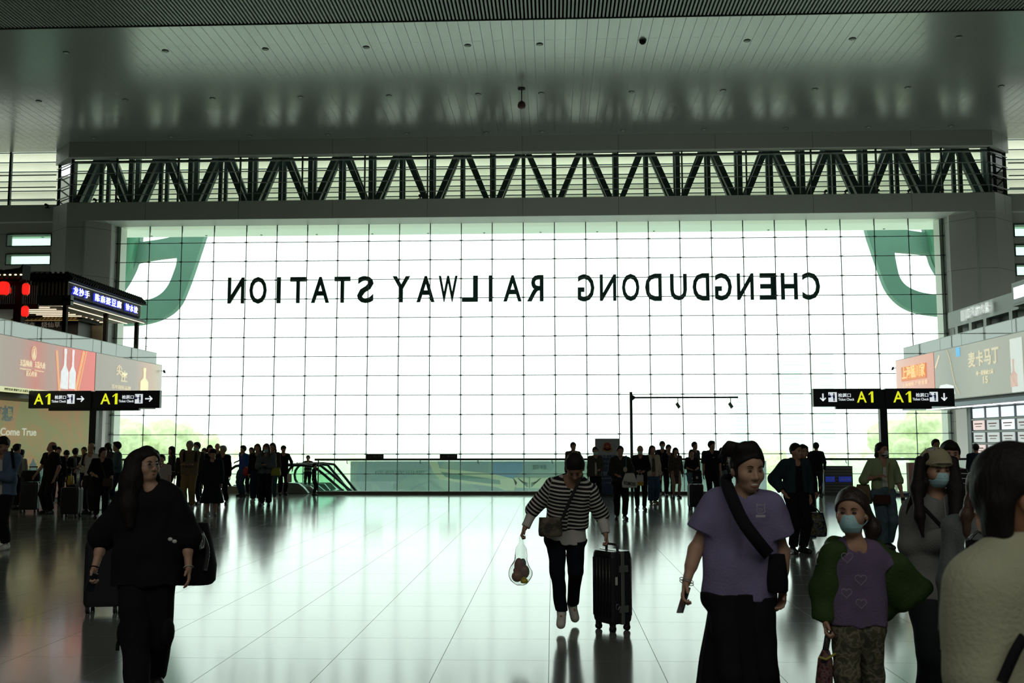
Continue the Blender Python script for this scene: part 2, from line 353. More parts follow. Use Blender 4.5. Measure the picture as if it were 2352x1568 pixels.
def ik(a, b, l1, l2, pole):
    a, b = np.array(a, float), np.array(b, float); d = b - a; L = np.linalg.norm(d); Lm = min(L, (l1 + l2) * .999); n = d / (L + 1e-9)
    x = (l1 * l1 - l2 * l2 + Lm * Lm) / (2 * Lm); hh = math.sqrt(max(l1 * l1 - x * x, 0)); p = np.array(pole, float); p = p - n * (p @ n); p = nrm(p)
    return a + n * x + p * hh, a + n * Lm
ARM = {'down': (.035, .02, -.325), 'front': (-.045, .15, -.20), 'phone': (-.075, .16, -.14), 'cross': (-.14, .11, -.15), 'pull': (.06, -.12, -.28), 'out': (.20, .05, -.18),
       'raise': (.06, .10, .05), 'hip': (.03, .06, -.23), 'swing': (.04, .12, -.29), 'back': (.04, -.10, -.29), 'cart': (.0, .20, -.19), 'pocket': (.045, .02, -.25)}
def skel(H, yaw=0, lean=0., walk=0., arms=('down', 'down'), build=1., hy=0., hp=0., sp=1.):
    Fw = V3(math.sin(yaw), -math.cos(yaw), 0); R = V3(math.cos(yaw), math.sin(yaw), 0); Z = V3(0, 0, 1)
    up = Z * math.cos(lean) + Fw * math.sin(lean)
    J = dict(H=H, F=Fw, R=R, up=up); pel = Z * .53 * H; J['pel'] = pel; J['neck'] = pel + up * .303 * H
    J['sh'] = [J['neck'] - up * .034 * H + R * s * .098 * H * (.6 + .4 * build) for s in (-1, 1)]
    J['hip'] = [pel - Z * .02 * H + R * s * .052 * H for s in (-1, 1)]
    hyw = yaw + hy; hf = V3(math.sin(hyw), -math.cos(hyw), 0); J['hf'] = hf * math.cos(hp) - Z * math.sin(hp); J['hu'] = nrm(Z * math.cos(hp) + hf * math.sin(hp))
    J['hr'] = np.cross(J['hu'], -J['hf']) * -1
    J['head'] = J['neck'] + up * .032 * H + (J['hu'] * .051 + J['hf'] * .016) * H
    J['ank'] = []; J['kn'] = []; J['toe'] = []
    for i, s in enumerate((-1, 1)):
        f = walk * (1 if i == 0 else -1); lift = .05 if f < 0 else 0
        a = R * s * .052 * H * sp + Fw * f * H * .5 + Z * (.045 * H + lift * abs(f) * 4 * H * .5)
        k, a = ik(J['hip'][i], a, .245 * H, .242 * H, Fw + R * s * .1); J['kn'].append(k); J['ank'].append(a)
        td = Fw + R * s * .22 - (Z * .9 * min(1, abs(f) * 4) if f < 0 else 0); J['toe'].append(a + nrm(td) * .10 * H - Z * .02 * H)
    J['el'] = []; J['wr'] = []; J['hd'] = []
    for i, s in enumerate((-1, 1)):
        v = ARM[arms[i]] if isinstance(arms[i], str) else arms[i]; t = J['sh'][i] + (R * s * v[0] + Fw * v[1] + Z * v[2]) * H
        e, w = ik(J['sh'][i], t, .172 * H, .155 * H, R * s * .6 - Fw * .7 - Z * .4); J['el'].append(e); J['wr'].append(w)
        J['hd'].append(nrm(w - e))
    return J
def hand_prims(w, d, palm, side, u, curl=.5, fine=True, spread=1.):
    """w wrist, d forearm direction, palm = normal the palm faces, side = thumb direction"""
    d = nrm(d); palm = nrm(palm - d * (palm @ d)); side = nrm(np.cross(palm, d)) * (1 if np.cross(palm, d) @ side > 0 else -1)
    P = [cap(w - d * .01, w + d * .03 * u, .024 * u, .027 * u, .015, (palm, .7)), cap(w + d * .035 * u + side * .016 * u, w + d * .08 * u + side * .02 * u, .020 * u, .019 * u, .012, (palm, .62)),
         cap(w + d * .035 * u - side * .012 * u, w + d * .078 * u - side * .02 * u, .020 * u, .018 * u, .012, (palm, .62))]
    if not fine:
        c = w + d * .085 * u; e = c + nrm(d + palm * curl * 1.5) * .05 * u
        return P + [cap(c, e, .026 * u, .018 * u, .012, (palm, .6)), cap(w + d * .03 * u + side * .02 * u, w + d * .07 * u + side * .045 * u + palm * .01, .012 * u, .01 * u, .01)]
    for i, (o, l, r) in enumerate(((.031, .070, .0092), (.011, .078, .0095), (-.010, .072, .009), (-.029, .056, .0082))):
        a = w + d * (.088 - abs(o - .01) * .18) * u + side * o * u; dd = d + side * o * 1.5 * spread; th = curl * (1 + .12 * i)
        for q, (ln, rr) in enumerate(((.46, 1), (.30, .92), (.24, .82))):
            th2 = th * (q + .6); dr = nrm(dd) * math.cos(th2) + palm * math.sin(th2); b = a + dr * l * ln * u
            P.append(cap(a, b, r * rr * u, r * rr * .93 * u, .0035)); a = b
    a = w + d * .025 * u + side * .026 * u + palm * .004; b = a + nrm(d * .75 + side * .75 + palm * .35) * .036 * u; c = b + nrm(d + side * .25 + palm * .35) * .030 * u
    return P + [cap(a, b, .0125 * u, .011 * u, .008), cap(b, c, .0108 * u, .009 * u, .004)]
def head_mats(J): return np.stack([J['hr'], J['hf'], J['hu']], 1)
def body_prims(J, h, bw=1., curl=(.5, .5), palms=None, fine=None, smile=False):
    u = J['H'] / 1.7; hs = J.get('hs', 1.) * u * .95; c = J['head']; M = head_mats(J); r_, f_, u_ = M.T
    P = []; fine = (h < .009) if fine is None else fine
    def hp(x, y, z): return c + (r_ * x + f_ * y + u_ * z) * hs
    P += [ell(hp(0, -.008, .028), (.077 * hs, .097 * hs, .094 * hs), M, .02), ell(hp(0, .022, -.045), (.058 * hs, .066 * hs, .072 * hs), M, .03), ell(hp(0, .045, -.088), (.03 * hs, .034 * hs, .024 * hs), M, .03)]
    if h < .017:
        for s in (-1, 1):
            P += [ell(hp(s * .038, .052, -.030), (.028 * hs, .03 * hs, .028 * hs), M, .025), ell(hp(s * .077, -.006, -.012), (.010 * hs, .022 * hs, .031 * hs), M, .006)]
            P += [ell(hp(s * .031, .094, .006), (.019 * hs, .014 * hs, .011 * hs), M, .014, 's')]
        P += [cap(hp(0, .083, .008), hp(0, .101, -.032), .008 * hs, .0125 * hs, .012), ell(hp(-.012, .092, -.037), .0085 * hs, None, .008), ell(hp(.012, .092, -.037), .0085 * hs, None, .008),
              cap(hp(-.018, .080, -.066), hp(.018, .080, -.066), .0065 * hs, None, .006), cap(hp(-.014, .079, -.076), hp(.014, .079, -.076), .007 * hs, None, .006)]
        P += [cap(hp(-.018, .089, -.0705), hp(.018, .089, -.0705), .002, None, .003, None, 's')]
    P += [cap(J['neck'] - J['up'] * .01, c - u_ * .06 * hs - f_ * .012, .053 * u * (.5 + .5 * bw), .049 * u, .03)]
    up, R, Fw = J['up'], J['R'], J['F']; ch = J['neck'] - up * .11 * u; wa = J['pel'] + up * .13 * u
    for s in (-1, 1):
        P += [cap(ch + R * s * .07 * u, wa + R * s * .045 * u, .098 * u * bw, .085 * u * bw, .05, (Fw, .78)), cap(wa + R * s * .045 * u, J['pel'] + R * s * .065 * u, .085 * u * bw, .098 * u * bw, .05, (Fw, .82))]
    P += [cap(J['neck'] - up * .02, J['sh'][0], .05 * u, .045 * u, .04), cap(J['neck'] - up * .02, J['sh'][1], .05 * u, .045 * u, .04)]
    for i, s in enumerate((-1, 1)):
        P += [cap(J['sh'][i], J['el'][i], .049 * u * bw, .037 * u, .03), cap(J['el'][i], J['wr'][i], .037 * u, .0245 * u, .02), cap(J['el'][i], J['el'][i] * .5 + J['wr'][i] * .5, .040 * u, .034 * u, .02)]
        pn = (palms[i] if palms and palms[i] is not None else (J['pel'] + J['F'] * .1 - J['wr'][i]))
        P += hand_prims(J['wr'][i], J['hd'][i], pn, J['F'] if abs(nrm(pn) @ J['F']) < .7 else J['up'], u * .98, curl[i], fine)
        P += [cap(J['hip'][i], J['kn'][i], .082 * u * bw, .053 * u, .04), cap(J['kn'][i], J['ank'][i], .053 * u, .036 * u, .03), cap(J['kn'][i] * .8 + J['ank'][i] * .2 - Fw * .012 * u, J['kn'][i] * .5 + J['ank'][i] * .5 - Fw * .012 * u, .052 * u, .046 * u, .03),
              cap(J['ank'][i] - V3(0, 0, .004), J['ank'][i] * .35 + J['toe'][i] * .65, .029 * u, .017 * u, .02)]
    return P
def top_prims(J, sl=2., hem=-.02, r=1., th=.014, open_=0., neckr=.062, flare=0., slr=1., bw=1., collar=False, elbow=True):
    u = J['H'] / 1.7; up, R, Fw = J['up'], J['R'], J['F']; ch = J['neck'] - up * .115 * u; wa = J['pel'] + up * .13 * u; bot = J['pel'] + up * (hem - .0) * u
    rr = r * bw; low = J['pel'] + up * (hem - .14) * u; cl = ((bot, -up),); P = []
    for s in (-1, 1):
        P += [cap(ch + R * s * .073 * u, wa + R * s * .058 * u * r, (.10 * bw + th) * u * (.5 + .5 * r), (.09 * rr + th) * u, .05, (Fw, .80), al=0.0 if s < 0 else 0.0),
              cap(wa + R * s * .058 * u * r, low + R * s * .065 * u * r, (.09 * rr + th) * u, ((.098 + flare) * rr + th) * u, .05, (Fw, .84), clip=cl)]
    L0 = np.linalg.norm(ch - wa)
    for i in (0, 1): P[1 + 2 * i]['al'] = L0
    for i, s in enumerate((-1, 1)):
        a, e, w = J['sh'][i], J['el'][i], J['wr'][i]; P += [cap(J['neck'] - up * .028 * u, a, .052 * u + th * u, (.045 * bw + th) * u, .04)]
        if sl <= 0: continue
        f = min(sl, 1); t = min(max(sl - 1, 0), 1); Le = np.linalg.norm(e - a)
        ra = (.05 * bw + th) * u * (.4 + .6 * slr); rb = (.041 * bw + th) * u * slr; rc = (.029 + th * .8) * u * (.5 + .5 * slr)
        if f < 1:
            q = a + (e - a) * f; P.append(cap(a, e, ra, rb * 1.1, .02, clip=((q, e - a),), al=0.0))
        else:
            P.append(cap(a, e, ra, rb, .02, al=0.0))
            if t > 0:
                q = e + (w - e) * t; P.append(cap(e, w + (w - e) * .05, rb, rc, .02, clip=((q, w - e),), al=Le))
    nk = J['neck']
    P.append(cap(nk - up * .035 * u + Fw * .03 * u, nk + up * .12 * u, neckr * u, neckr * 1.1 * u, .008, op='s'))
    if open_ > 0:
        P.append(cap(nk - up * .02 * u + Fw * .16 * u, J['pel'] + up * hem * u + Fw * .17 * u, open_ * 1.6 * u, open_ * 2.3 * u, .012, (R, .5), op='s'))
    if collar:
        for s in (-1, 1): P.append(cap(nk + up * .03 * u - Fw * .03 * u + R * s * .052 * u, nk - up * .05 * u + Fw * .085 * u + R * s * .035 * u, .017 * u, .02 * u, .01))
    return P
def leg_prims(J, bw=1., thick=.016, wide=1., ankle=.9, top=.10):
    u = J['H'] / 1.7; Fw, R, up = J['F'], J['R'], J['up']; wz = J['pel'] + up * top * u; P = [cap(J['pel'] + up * .06 * u, J['pel'] - up * .075 * u, (.098 * bw + thick) * u, (.062 * bw + thick) * u, .04, (Fw, .95), clip=((wz, up),))]
    for i, s in enumerate((-1, 1)):
        hp_, k, a = J['hip'][i], J['kn'][i], J['ank'][i]; q = k + (a - k) * ankle
        P += [cap(J['pel'] + up * .13 * u + R * s * .045 * u, hp_ + R * s * .012 * u, (.085 * bw + thick) * u, (.093 * bw + thick) * u, .04, (Fw, .88), clip=((wz, up),)),
              cap(hp_, k, (.084 * bw + thick) * u, (.054 + thick) * u * (.4 + .6 * wide), .014, clip=((wz, up),)), cap(k, a, (.054 + thick) * u * (.4 + .6 * wide), (.040 + thick * .8) * u * wide, .02, clip=((q, a - k),))]
    return P
def skirt_prims(J, z1, r0=.13, r1=.2, flat=.8, sway=(0, 0), ztop=.03):
    u = J['H'] / 1.7; a = J['pel'] + J['up'] * ztop * u; b = V3(a[0] + sway[0], a[1] + sway[1], z1)
    return [cap(a, b, r0 * u, r1 * u, .02, (J['F'], flat), clip=((b, V3(0, 0, -1)), (a + J['up'] * .02, J['up'])))]
def shoe_prims(J, i, u):
    a, t = J['ank'][i], J['toe'][i]; d = nrm(t - a + V3(0, 0, .0)); side = nrm(np.cross(d, V3(0, 0, 1))); up = np.cross(side, d)
    hl = a - d * .045 * u - up * .035 * u; so = a - up * .068 * u
    if J.get('flatfeet', True) and a[2] < .06 * J['H']: so = V3(a[0], a[1], .002); up = V3(0, 0, 1); d = nrm(V3(d[0], d[1], 0)); hl = a - d * .045 * u; hl[2] = .032 * u
    tp = a + d * .135 * u; tp = tp + up * ((so + up * .03 * u - tp) @ up); hl = hl + up * ((so + up * .036 * u - hl) @ up)
    return [cap(hl, tp, .038 * u, .040 * u, .02, clip=((so, -up),)), cap(hl + up * .012, a + up * .02 * u, .036 * u, .042 * u, .02), cap(a, tp - up * .004, .036 * u, .030 * u, .03)]
def hair_prims(J, style, h):
    hs = J.get('hs', 1.) * J['H'] / 1.7 * .95; c = J['head']; M = head_mats(J); r_, f_, u_ = M.T
    def hp(x, y, z): return c + (r_ * x + f_ * y + u_ * z) * hs
    g = max(.014, h * .9); face = (hp(0, .072, .058), f_ * 1.0 - u_ * 1.05); P = []
    def dome(low=-.045, g=g): P.append(ell(hp(0, -.014, .034), (.077 * hs + g, .093 * hs + g, .096 * hs + g), M, .01, clip=(face, (hp(0, 0, low), f_ * .55 - u_ * 1.)))) 
    if style == 'bald':
        P.append(ell(hp(0, -.02, .012), (.079 * hs + g * .3, .092 * hs + g * .3, .08 * hs), M, .01, clip=((hp(0, -.01, .05), u_ * 1.0 + f_ * .4), (hp(0, 0, -.03), f_ * .9 - u_ * .5)))); return P
    if style in ('short', 'crop', 'grey'):
        dome(-.035, g if style != 'crop' else g * .6)
        if style != 'crop': P.append(ell(hp(0, .045, .105), (.06 * hs, .05 * hs, .03 * hs), M, .02))
    elif style == 'fringe':
        dome(-.05); P.append(ell(hp(0, .06, .075), (.062 * hs, .042 * hs, .04 * hs), M, .02))
    elif style == 'nape':
        dome(.016); P += [cap(hp(0, -.075, .0), hp(0, -.07, -.085), .058 * hs, .045 * hs, .03, (f_, .7)), ell(hp(0, .05, .10), (.06 * hs, .05 * hs, .03 * hs), M, .02)]
        for s in (-1, 1): P.append(cap(hp(s * .05, -.06, -.02), hp(s * .045, -.055, -.10), .03 * hs, .022 * hs, .03))
    elif style == 'bob':
        dome(-.07); 
        for s in (-1, 1): P.append(cap(hp(s * .07, -.01, .02), hp(s * .075, -.005, -.085), .026 * hs, .028 * hs, .03))
        P.append(cap(hp(0, -.07, .02), hp(0, -.075, -.10), .06 * hs, .05 * hs, .03, (f_, .6)))
    elif style in ('long', 'longfront', 'verylong'):
        dome(-.06); L = {'long': .27, 'longfront': .30, 'verylong': .42}[style]; bk = c - f_ * .075 * hs
        P.append(cap(hp(0, -.075, .03), bk - V3(0, 0, L) * hs * .9, .075 * hs, .07 * hs, .03, (J['F'], .5)))
        for s in (-1, 1):
            q = hp(s * .078, -.02, .0); e = q - V3(0, 0, L * (1.05 if style != 'long' else .7)) * hs + J['R'] * s * .02 + J['F'] * (.075 if style != 'long' else .02)
            m_ = q * .55 + e * .45 + J['R'] * s * .012 + J['F'] * .03
            P += [cap(hp(s * .055, .02, .07), q, .028 * hs, .026 * hs, .03), cap(q, m_, .027 * hs, .032 * hs, .02), cap(m_, e, .032 * hs, .016 * hs, .02)]
    elif style in ('pony', 'bun', 'bunleft', 'ponyright'):
        dome(-.055); P.append(cap(hp(0, -.06, .06), hp(0, -.10, .03), .05 * hs, .03 * hs, .03))
        if style == 'bun': P.append(ell(hp(0, -.115, .05), .042 * hs, None, .01))
        elif style == 'bunleft':
            P += [ell(hp(-.078, -.07, .092), (.036 * hs, .036 * hs, .04 * hs), M, .015), cap(hp(-.08, -.08, .08), hp(-.125, -.08, .045), .022 * hs, .01 * hs, .015), cap(hp(-.05, -.05, .10), hp(-.085, -.06, .13), .03 * hs, .012 * hs, .02),
                  cap(hp(-.078, .015, .02), hp(-.072, .035, -.07), .012 * hs, .005 * hs, .01), cap(hp(0, .035, .115), hp(-.05, .03, .11), .035 * hs, None, .03)]
        elif style == 'ponyright': P += [cap(hp(.04, -.085, .01), hp(.085, -.10, -.08), .04 * hs, .045 * hs, .03), cap(hp(.085, -.10, -.08), hp(.075, -.09, -.18), .045 * hs, .018 * hs, .02), cap(hp(.07, .0, .03), hp(.076, -.02, -.03), .02 * hs, .02 * hs, .02)]
        else: P += [cap(hp(0, -.115, .04), hp(0, -.13, -.06), .03 * hs, .035 * hs, .02), cap(hp(0, -.13, -.06), hp(0, -.115, -.18), .035 * hs, .012 * hs, .02)]
    return P
def ear_rim(J): pass
# cloth and skin colours
def cloth(name, col, **k): return mat('cloth_' + name, col, .92, spec=.15, bump=.35, bscale=90, noise=.10, nscale=14, **k)
SKIN = mat('skin', (.40, .235, .16), .55, spec=.35, noise=.08, nscale=30)
SKIN_PALE = mat('skin_pale', (.47, .29, .20), .5, spec=.35, noise=.06, nscale=30)
HAIR = mat('hair_black', (.012, .010, .010), .62, spec=.2, bump=.6, bscale=120, stretch=(1, 1, .15))
HAIR_BROWN = mat('hair_brown', (.055, .028, .016), .5, spec=.4, bump=.6, bscale=120, stretch=(1, 1, .15))
HAIR_GREY = mat('hair_grey', (.30, .29, .26), .6, bump=.6, bscale=120, stretch=(1, 1, .15))
MASK = mat('mask_paper', (.40, .66, .70), .8, spec=.2, bump=.3, bscale=40, stretch=(.2, .2, 3))
SHOE_W = mat('shoe_white', (.62, .60, .53), .7, bump=.2); SHOE_B = mat('shoe_black', (.012, .012, .014), .5); SHOE_G = mat('shoe_grey', (.18, .17, .16), .7)
BLACK = cloth('black', (.010, .010, .012)); NAVY = cloth('navy', (.012, .020, .040)); DENIM = cloth('denim', (.045, .085, .15)); DENIM_D = cloth('dark_denim', (.018, .03, .055))
WHITEC = cloth('white', (.60, .60, .56)); GREYC = cloth('grey', (.14, .145, .14)); CHAR = cloth('charcoal', (.03, .032, .034)); KHAKI = cloth('khaki', (.16, .13, .075)); TAN = cloth('tan', (.22, .155, .065))
CREAM = cloth('cream', (.50, .47, .36)); TEAL = cloth('teal_grey', (.045, .095, .10)); BLUE = cloth('blue', (.02, .08, .30)); BROWN = cloth('brown', (.06, .045, .03)); SAGE = cloth('sage', (.29, .37, .20))
PLACED = [(-11.3, 24.3, .2), (8.05, 24.3, .2), (1.36, 30.8, .32), (2.38, 30.4, .2)]
def clear_spot(px, Y, r=.23):
    for sgn in (1, -1):
        y = Y
        for _ in range(60):
            x = float(at(px, 1014, y)[0])
            ok = all((x - a) ** 2 + ((y - b_) * .8) ** 2 > (r + c) ** 2 for a, b_, c in PLACED) and 1 < y < (31.35 if x > -8 else 31.9) and x > -13.7
            if ok: return y
            y += sgn * .15
    return Y
def person(label, px, ytop, feet=None, Y=None, yaw=0., skin=None, hair='short', hairm=None, top=None, under=None, legs=None, skirt=None, shoes=None, mask=None, capm=None, J=None, h=None, bw=1., group=None,
           curl=(.5, .5), palms=None, glasses=False, face=None, extra=None, hs=1.06, pos=None, **sk):
    """one standing or walking person; px / ytop / feet are where the photo shows the crown and the soles"""
    if Y is None: Y = float(atZ(px, feet, 0)[1])
    if pos is None:
        if 'boy in a black' not in label: Y = clear_spot(px, Y)
        g = at(px, ytop, Y); pos = V3(g[0], Y, 0); H = g[2] - .005
    else: H = sk.pop('H', 1.65)
    h = h or (.006 if Y < 7.5 else .0085 if Y < 12 else .012 if Y < 19 else .017 if Y < 28 else .02)
    if J is None:
        if 'lean' in sk and 'Hs' in sk: H = sk.pop('Hs')
        J = skel(H, yaw, build=bw, **sk)
    PLACED.append((pos[0], Y, .23)); J['hs'] = hs; u = J['H'] / 1.7
    e = empty('person', pos, label, 'person', group)
    sd = (abs(px) * .013) % 6.28
    link_solid('body', body_prims(J, h, bw, curl, palms), h, skin or SKIN, e)
    if legs: 
        k = dict(legs); m = k.pop('m'); k.setdefault('top', min(.10, (top or {}).get('hem', -.02) + .02) if not skirt else .05); pl = k.pop('pleat', None); link_solid('trousers', leg_prims(J, bw=bw, **k), h, m, e, (.0045, 34, sd))
    if skirt:
        k = dict(skirt); m = k.pop('m'); nm = k.pop('name', 'skirt'); q = skirt_prims(J, **k); c = J['pel']; link_solid(nm, q, h, m, e, (.003, 20, sd), (.008, 13, c[0], c[1], c[2], k['z1'], sd))
    if under:
        k = dict(under); m = k.pop('m'); link_solid('undershirt', top_prims(J, th=.006, bw=bw, **k), h, m, e)
    if top:
        k = dict(top); m = k.pop('m'); nm = k.pop('name', 'shirt'); st = k.pop('stripes', False); wr_ = k.pop('wr', .005); link_solid(nm, top_prims(J, bw=bw, **k), h, m, e, (wr_, 30, sd), stripes=st)
    for i in (0, 1): link_solid('shoe', shoe_prims(J, i, u), min(h, .012), shoes or SHOE_B, e)
    if hair: link_solid('hair', hair_prims(J, hair, h), h, hairm or HAIR, e, (.0025, 80, sd))
    hs_ = hs * u * .95; M = head_mats(J); r_, f_, u_ = M.T; c = J['head']; hp = lambda x, y, z: c + (r_ * x + f_ * y + u_ * z) * hs_
    if mask:
        P = [ell(hp(0, .022, -.048), (.064 * hs_, .078 * hs_, .075 * hs_), M, .01, clip=((hp(0, .03, 0), -f_ * 1.0), (hp(0, .08, -.016), u_ * 1. + f_ * .15), (hp(0, .05, -.108), -u_ * 1.))),
             ell(hp(0, .075, -.045), (.028 * hs_, .036 * hs_, .042 * hs_), M, .03, clip=((hp(0, .08, -.014), u_ * 1.),))]
        m_ = link_solid('face_mask', P, min(h, .01), mask if mask is not True else MASK, e)
        if Y < 8:
            for s in (-1, 1):
                b = MB(); b.tube([e_ + np.array(e.location) for e_ in (hp(s * .055, .04, -.03), hp(s * .076, .015, -.012), hp(s * .084, -.012, -.005))], .0018, 5); b.tube([e_ + np.array(e.location) for e_ in (hp(s * .052, .04, -.075), hp(s * .074, .012, -.05), hp(s * .084, -.012, -.03))], .0018, 5)
                b.build('ear_loop', MASK, e).parent = m_
    if capm:
        k = dict(capm); m = k['m']; g = .02
        P = [ell(hp(0, -.008, .045), (.086 * hs_ + g * .4, .103 * hs_ + g * .4, .092 * hs_ + g * .3), M, .01, clip=((hp(0, 0, .035), -u_ + f_ * -.08),)),
             ell(hp(0, .105, .038), (.078 * hs_, .075 * hs_, .02 * hs_), M, .012, clip=((hp(0, 0, .022), -u_ + f_ * .28),))]
        link_solid('cap', P, min(h, .012), m, e)
    eo = np.array(e.location)
    if Y < 19 and face != 'none':
        for s in (-1, 1):
            if not capm or True:
                b = MB(); sq = .35 if face == 'smile' else .8
                bb = b.ball((0, 0, 0), (.0125 * hs_, .006 * hs_, .0065 * hs_ * sq), 10, 6); vv = [eo + hp(s * .031, .0865, .004) + r_ * v[0] + f_ * v[1] + u_ * v[2] for v in b.v]; b.v = vv
                b.build('eye', mat('eye_dark', (.02, .015, .012), .2), e)
                b = MB(); b.tube([eo + hp(s * x, y, z) for x, y, z in ((.016, .092, .022), (.030, .091, .028), (.048, .080, .023))], [.0028 * hs_, .0034 * hs_, .0016 * hs_], 6); b.build('eyebrow', HAIR, e)
        if not mask:
            b = MB(); 
            if face == 'smile':
                b.tube([eo + hp(x, y, z) for x, y, z in ((-.030, .071, -.060), (-.018, .083, -.0675), (0, .088, -.070), (.018, .083, -.0675), (.030, .071, -.060))], [.002, .0048, .006, .0048, .002], 8, flat=.7); b.build('teeth', mat('teeth', (.75, .70, .62), .3), e)
                b = MB(); b.tube([eo + hp(x, y, z) for x, y, z in ((-.031, .072, -.061), (-.018, .082, -.077), (0, .086, -.081), (.018, .082, -.077), (.031, .072, -.061))], [.002, .0045, .0055, .0045, .002], 8)
            else: b.tube([eo + hp(x, y, z) for x, y, z in ((-.022, .078, -.071), (0, .0885, -.070), (.022, .078, -.071))], [.002 * hs_, .0065 * hs_, .002 * hs_], 8)
            b.build('lips', mat('lips', (.30, .10, .085), .45), e)
    if glasses:
        fr = mat('metal_frame', (.55, .5, .42), .25, 1.0)
        g_ = MB()
        for s in (-1, 1):
            cc = eo + hp(s * .034, .104, .002); g_.tube([cc + (r_ * math.cos(a) * .025 + u_ * math.sin(a) * .021) * hs_ for a in np.linspace(0, 2 * math.pi, 19)], .0012, 5)
            g_.tube([eo + hp(s * .058, .102, .008), eo + hp(s * .079, .06, .008), eo + hp(s * .083, -.01, 0)], .0013, 5)
        g_.tube([eo + hp(-.010, .106, .006), eo + hp(0, .109, .010), eo + hp(.010, .106, .006)], .0013, 5); go = g_.build('glasses', fr, e)
        for s in (-1, 1):
            l_ = MB(); cc = eo + hp(s * .034, .104, .002); n_ = 20; V = [cc] + [cc + (r_ * math.cos(a) * .024 + u_ * math.sin(a) * .02) * hs_ for a in np.linspace(0, 2 * math.pi, n_, endpoint=False)]
            l_.add(V, [(0, 1 + i, 1 + (i + 1) % n_) for i in range(n_)]); l_.build('lens', glass_mat('lens_glass', (.93, .95, .95), .2), e).parent = go
    J['pos'] = eo; J['e'] = e
    if extra: extra(J, e, eo, h)
    return J
# ------------------------------------------------------------------ the hall
CZ = 14.55; WY = 42.55; CX = -1.22; COLW = 1.35; WW = 1.438; RH = .8384; Z12 = .296
M_floor = grid_mat('floor_granite', (.20, .215, .195), (.12, .13, .12), .8333, .8333, -.04, 7.87, .0045, .13, 'XY', .85, .12, rvar=.25)
M_ceil = grid_mat('ceiling_panels', (.23, .255, .23), (.015, .02, .015), .3345, 1.55, .14, 29.45, .017, .22, 'XY', 1.0, .05)
M_ceil.node_tree.nodes['Principled BSDF'].inputs['IOR'].default_value = 1.85
M_wall = grid_mat('wall_panels', (.37, .385, .33), (.14, .145, .12), 0, 2.1, 0, .35, .02, .55, 'XZ', .4, .05)
M_beam = grid_mat('beam_panels', (.38, .41, .35), (.15, .16, .14), 4.05, 0, -1.22, 0, .02, .5, 'XZ', .4, .05)
M_pale = mat('jamb_pale_daylit', (.86, .88, .80), .45)  # pale cladding, colour raised for outside daylight on the window return
M_slat = mat('ceiling_slat_paint', (.26, .29, .26), .4)
M_dark = mat('ceiling_void', (.006, .008, .007), .9)
M_steel = mat('steel_dark_green', (.022, .045, .042), .45, noise=.15, nscale=3)
M_mull = mat('mullion_steel', (.02, .035, .035), .4)
M_stain = mat('brushed_stainless', (.45, .47, .45), .3, .9)
M_rail = mat('handrail_grey', (.10, .12, .12), .35, .6)
M_glass = glass_mat('curtain_wall_glass', (.92, .975, .945))
M_rglass = glass_mat('balustrade_glass', (.88, .955, .92), .12)
M_bglass = glass_mat('upper_band_glass', (.93, .97, .93))
b = MB(); b.box((-30, -24, -.3), (29, 31.95, 0)); b.box((-30, 31.95, -.3), (-7.45, 35.6, 0)); b.box((5.1, 31.95, -.3), (8.0, 34.2, 0)); b.box((13.5, 31.95, -.3), (29, 34.2, 0)); struct('floor', b, M_floor)
b = MB(); b.box((-30, 31.95, -7.3), (29, 43, -7)); struct('floor_lower', b, mat('lower_floor', (.3, .32, .3), .4))
b = MB(); b.box((-31, 29.42, CZ), (30, 42.5, CZ + .2)); struct('ceiling', b, M_ceil)
b = MB(); b.box((-31, -24, CZ + .75), (30, 29.42, CZ + .9)); b.box((-31, 29.36, CZ - .02), (30, 29.42, CZ + .8)); struct('ceiling_void', b, M_dark)
b = MB(); x = -29.9
while x < 28.9: b.box((x, 10.0, CZ), (x + .058, 29.35, CZ + .13)); x += .1175
struct('ceiling_slats', b, M_slat)
for nm, p, q in (('wall_left', (-30.4, -24, -.3), (-30, 46, CZ + 1)), ('wall_right', (29, -24, -.3), (29.4, 46, CZ + 1)), ('wall_back', (-30.4, -24.4, -.3), (29.4, -24, CZ + 1))):
    b = MB(); b.box(p, q); struct(nm, b, mat('wall_paint', (.30, .31, .27), .6))
def sym(b, poly, z0, z1):
    for s in (-1, 1): b.prism([(CX + s * x, y) for x, y in (poly if s > 0 else poly[::-1])], z0, z1, 'Z')
# piers either side of the great window (splayed jamb, chamfered outer corner)
b = MB(); sym(b, [(17.95, 42.1), (18.75, 41.3), (19.62, 41.3), (20.7, 42.2), (20.7, 43.1), (17.95, 43.1)], -7, 11.95)
struct('wall_piers', b, M_wall)
b = MB(); sym(b, [(17.80, 42.62), (17.955, 42.60), (17.955, 42.08), (18.02, 42.04), (18.02, 43.0), (17.70, 43.0)], -7, 11.12)
b.box((CX - 17.95, 42.65, 11.14), (CX + 17.95, 43.4, 11.5)); struct('trim_window_return', b, M_pale)
b = MB(); sym(b, [(17.93, 42.09), (18.78, 41.26), (18.80, 41.30), (18.0, 42.12)], 0, 4.4); struct('trim_lower_jamb_panel', b, M_pale)
b = MB(); sym(b, [(18.755, 41.27), (18.83, 41.27), (18.83, 41.31), (18.755, 41.31)], 0, 11.1); struct('trim_corner_bead', b, mat('corner_bead', (.5, .55, .5), .3, .4))
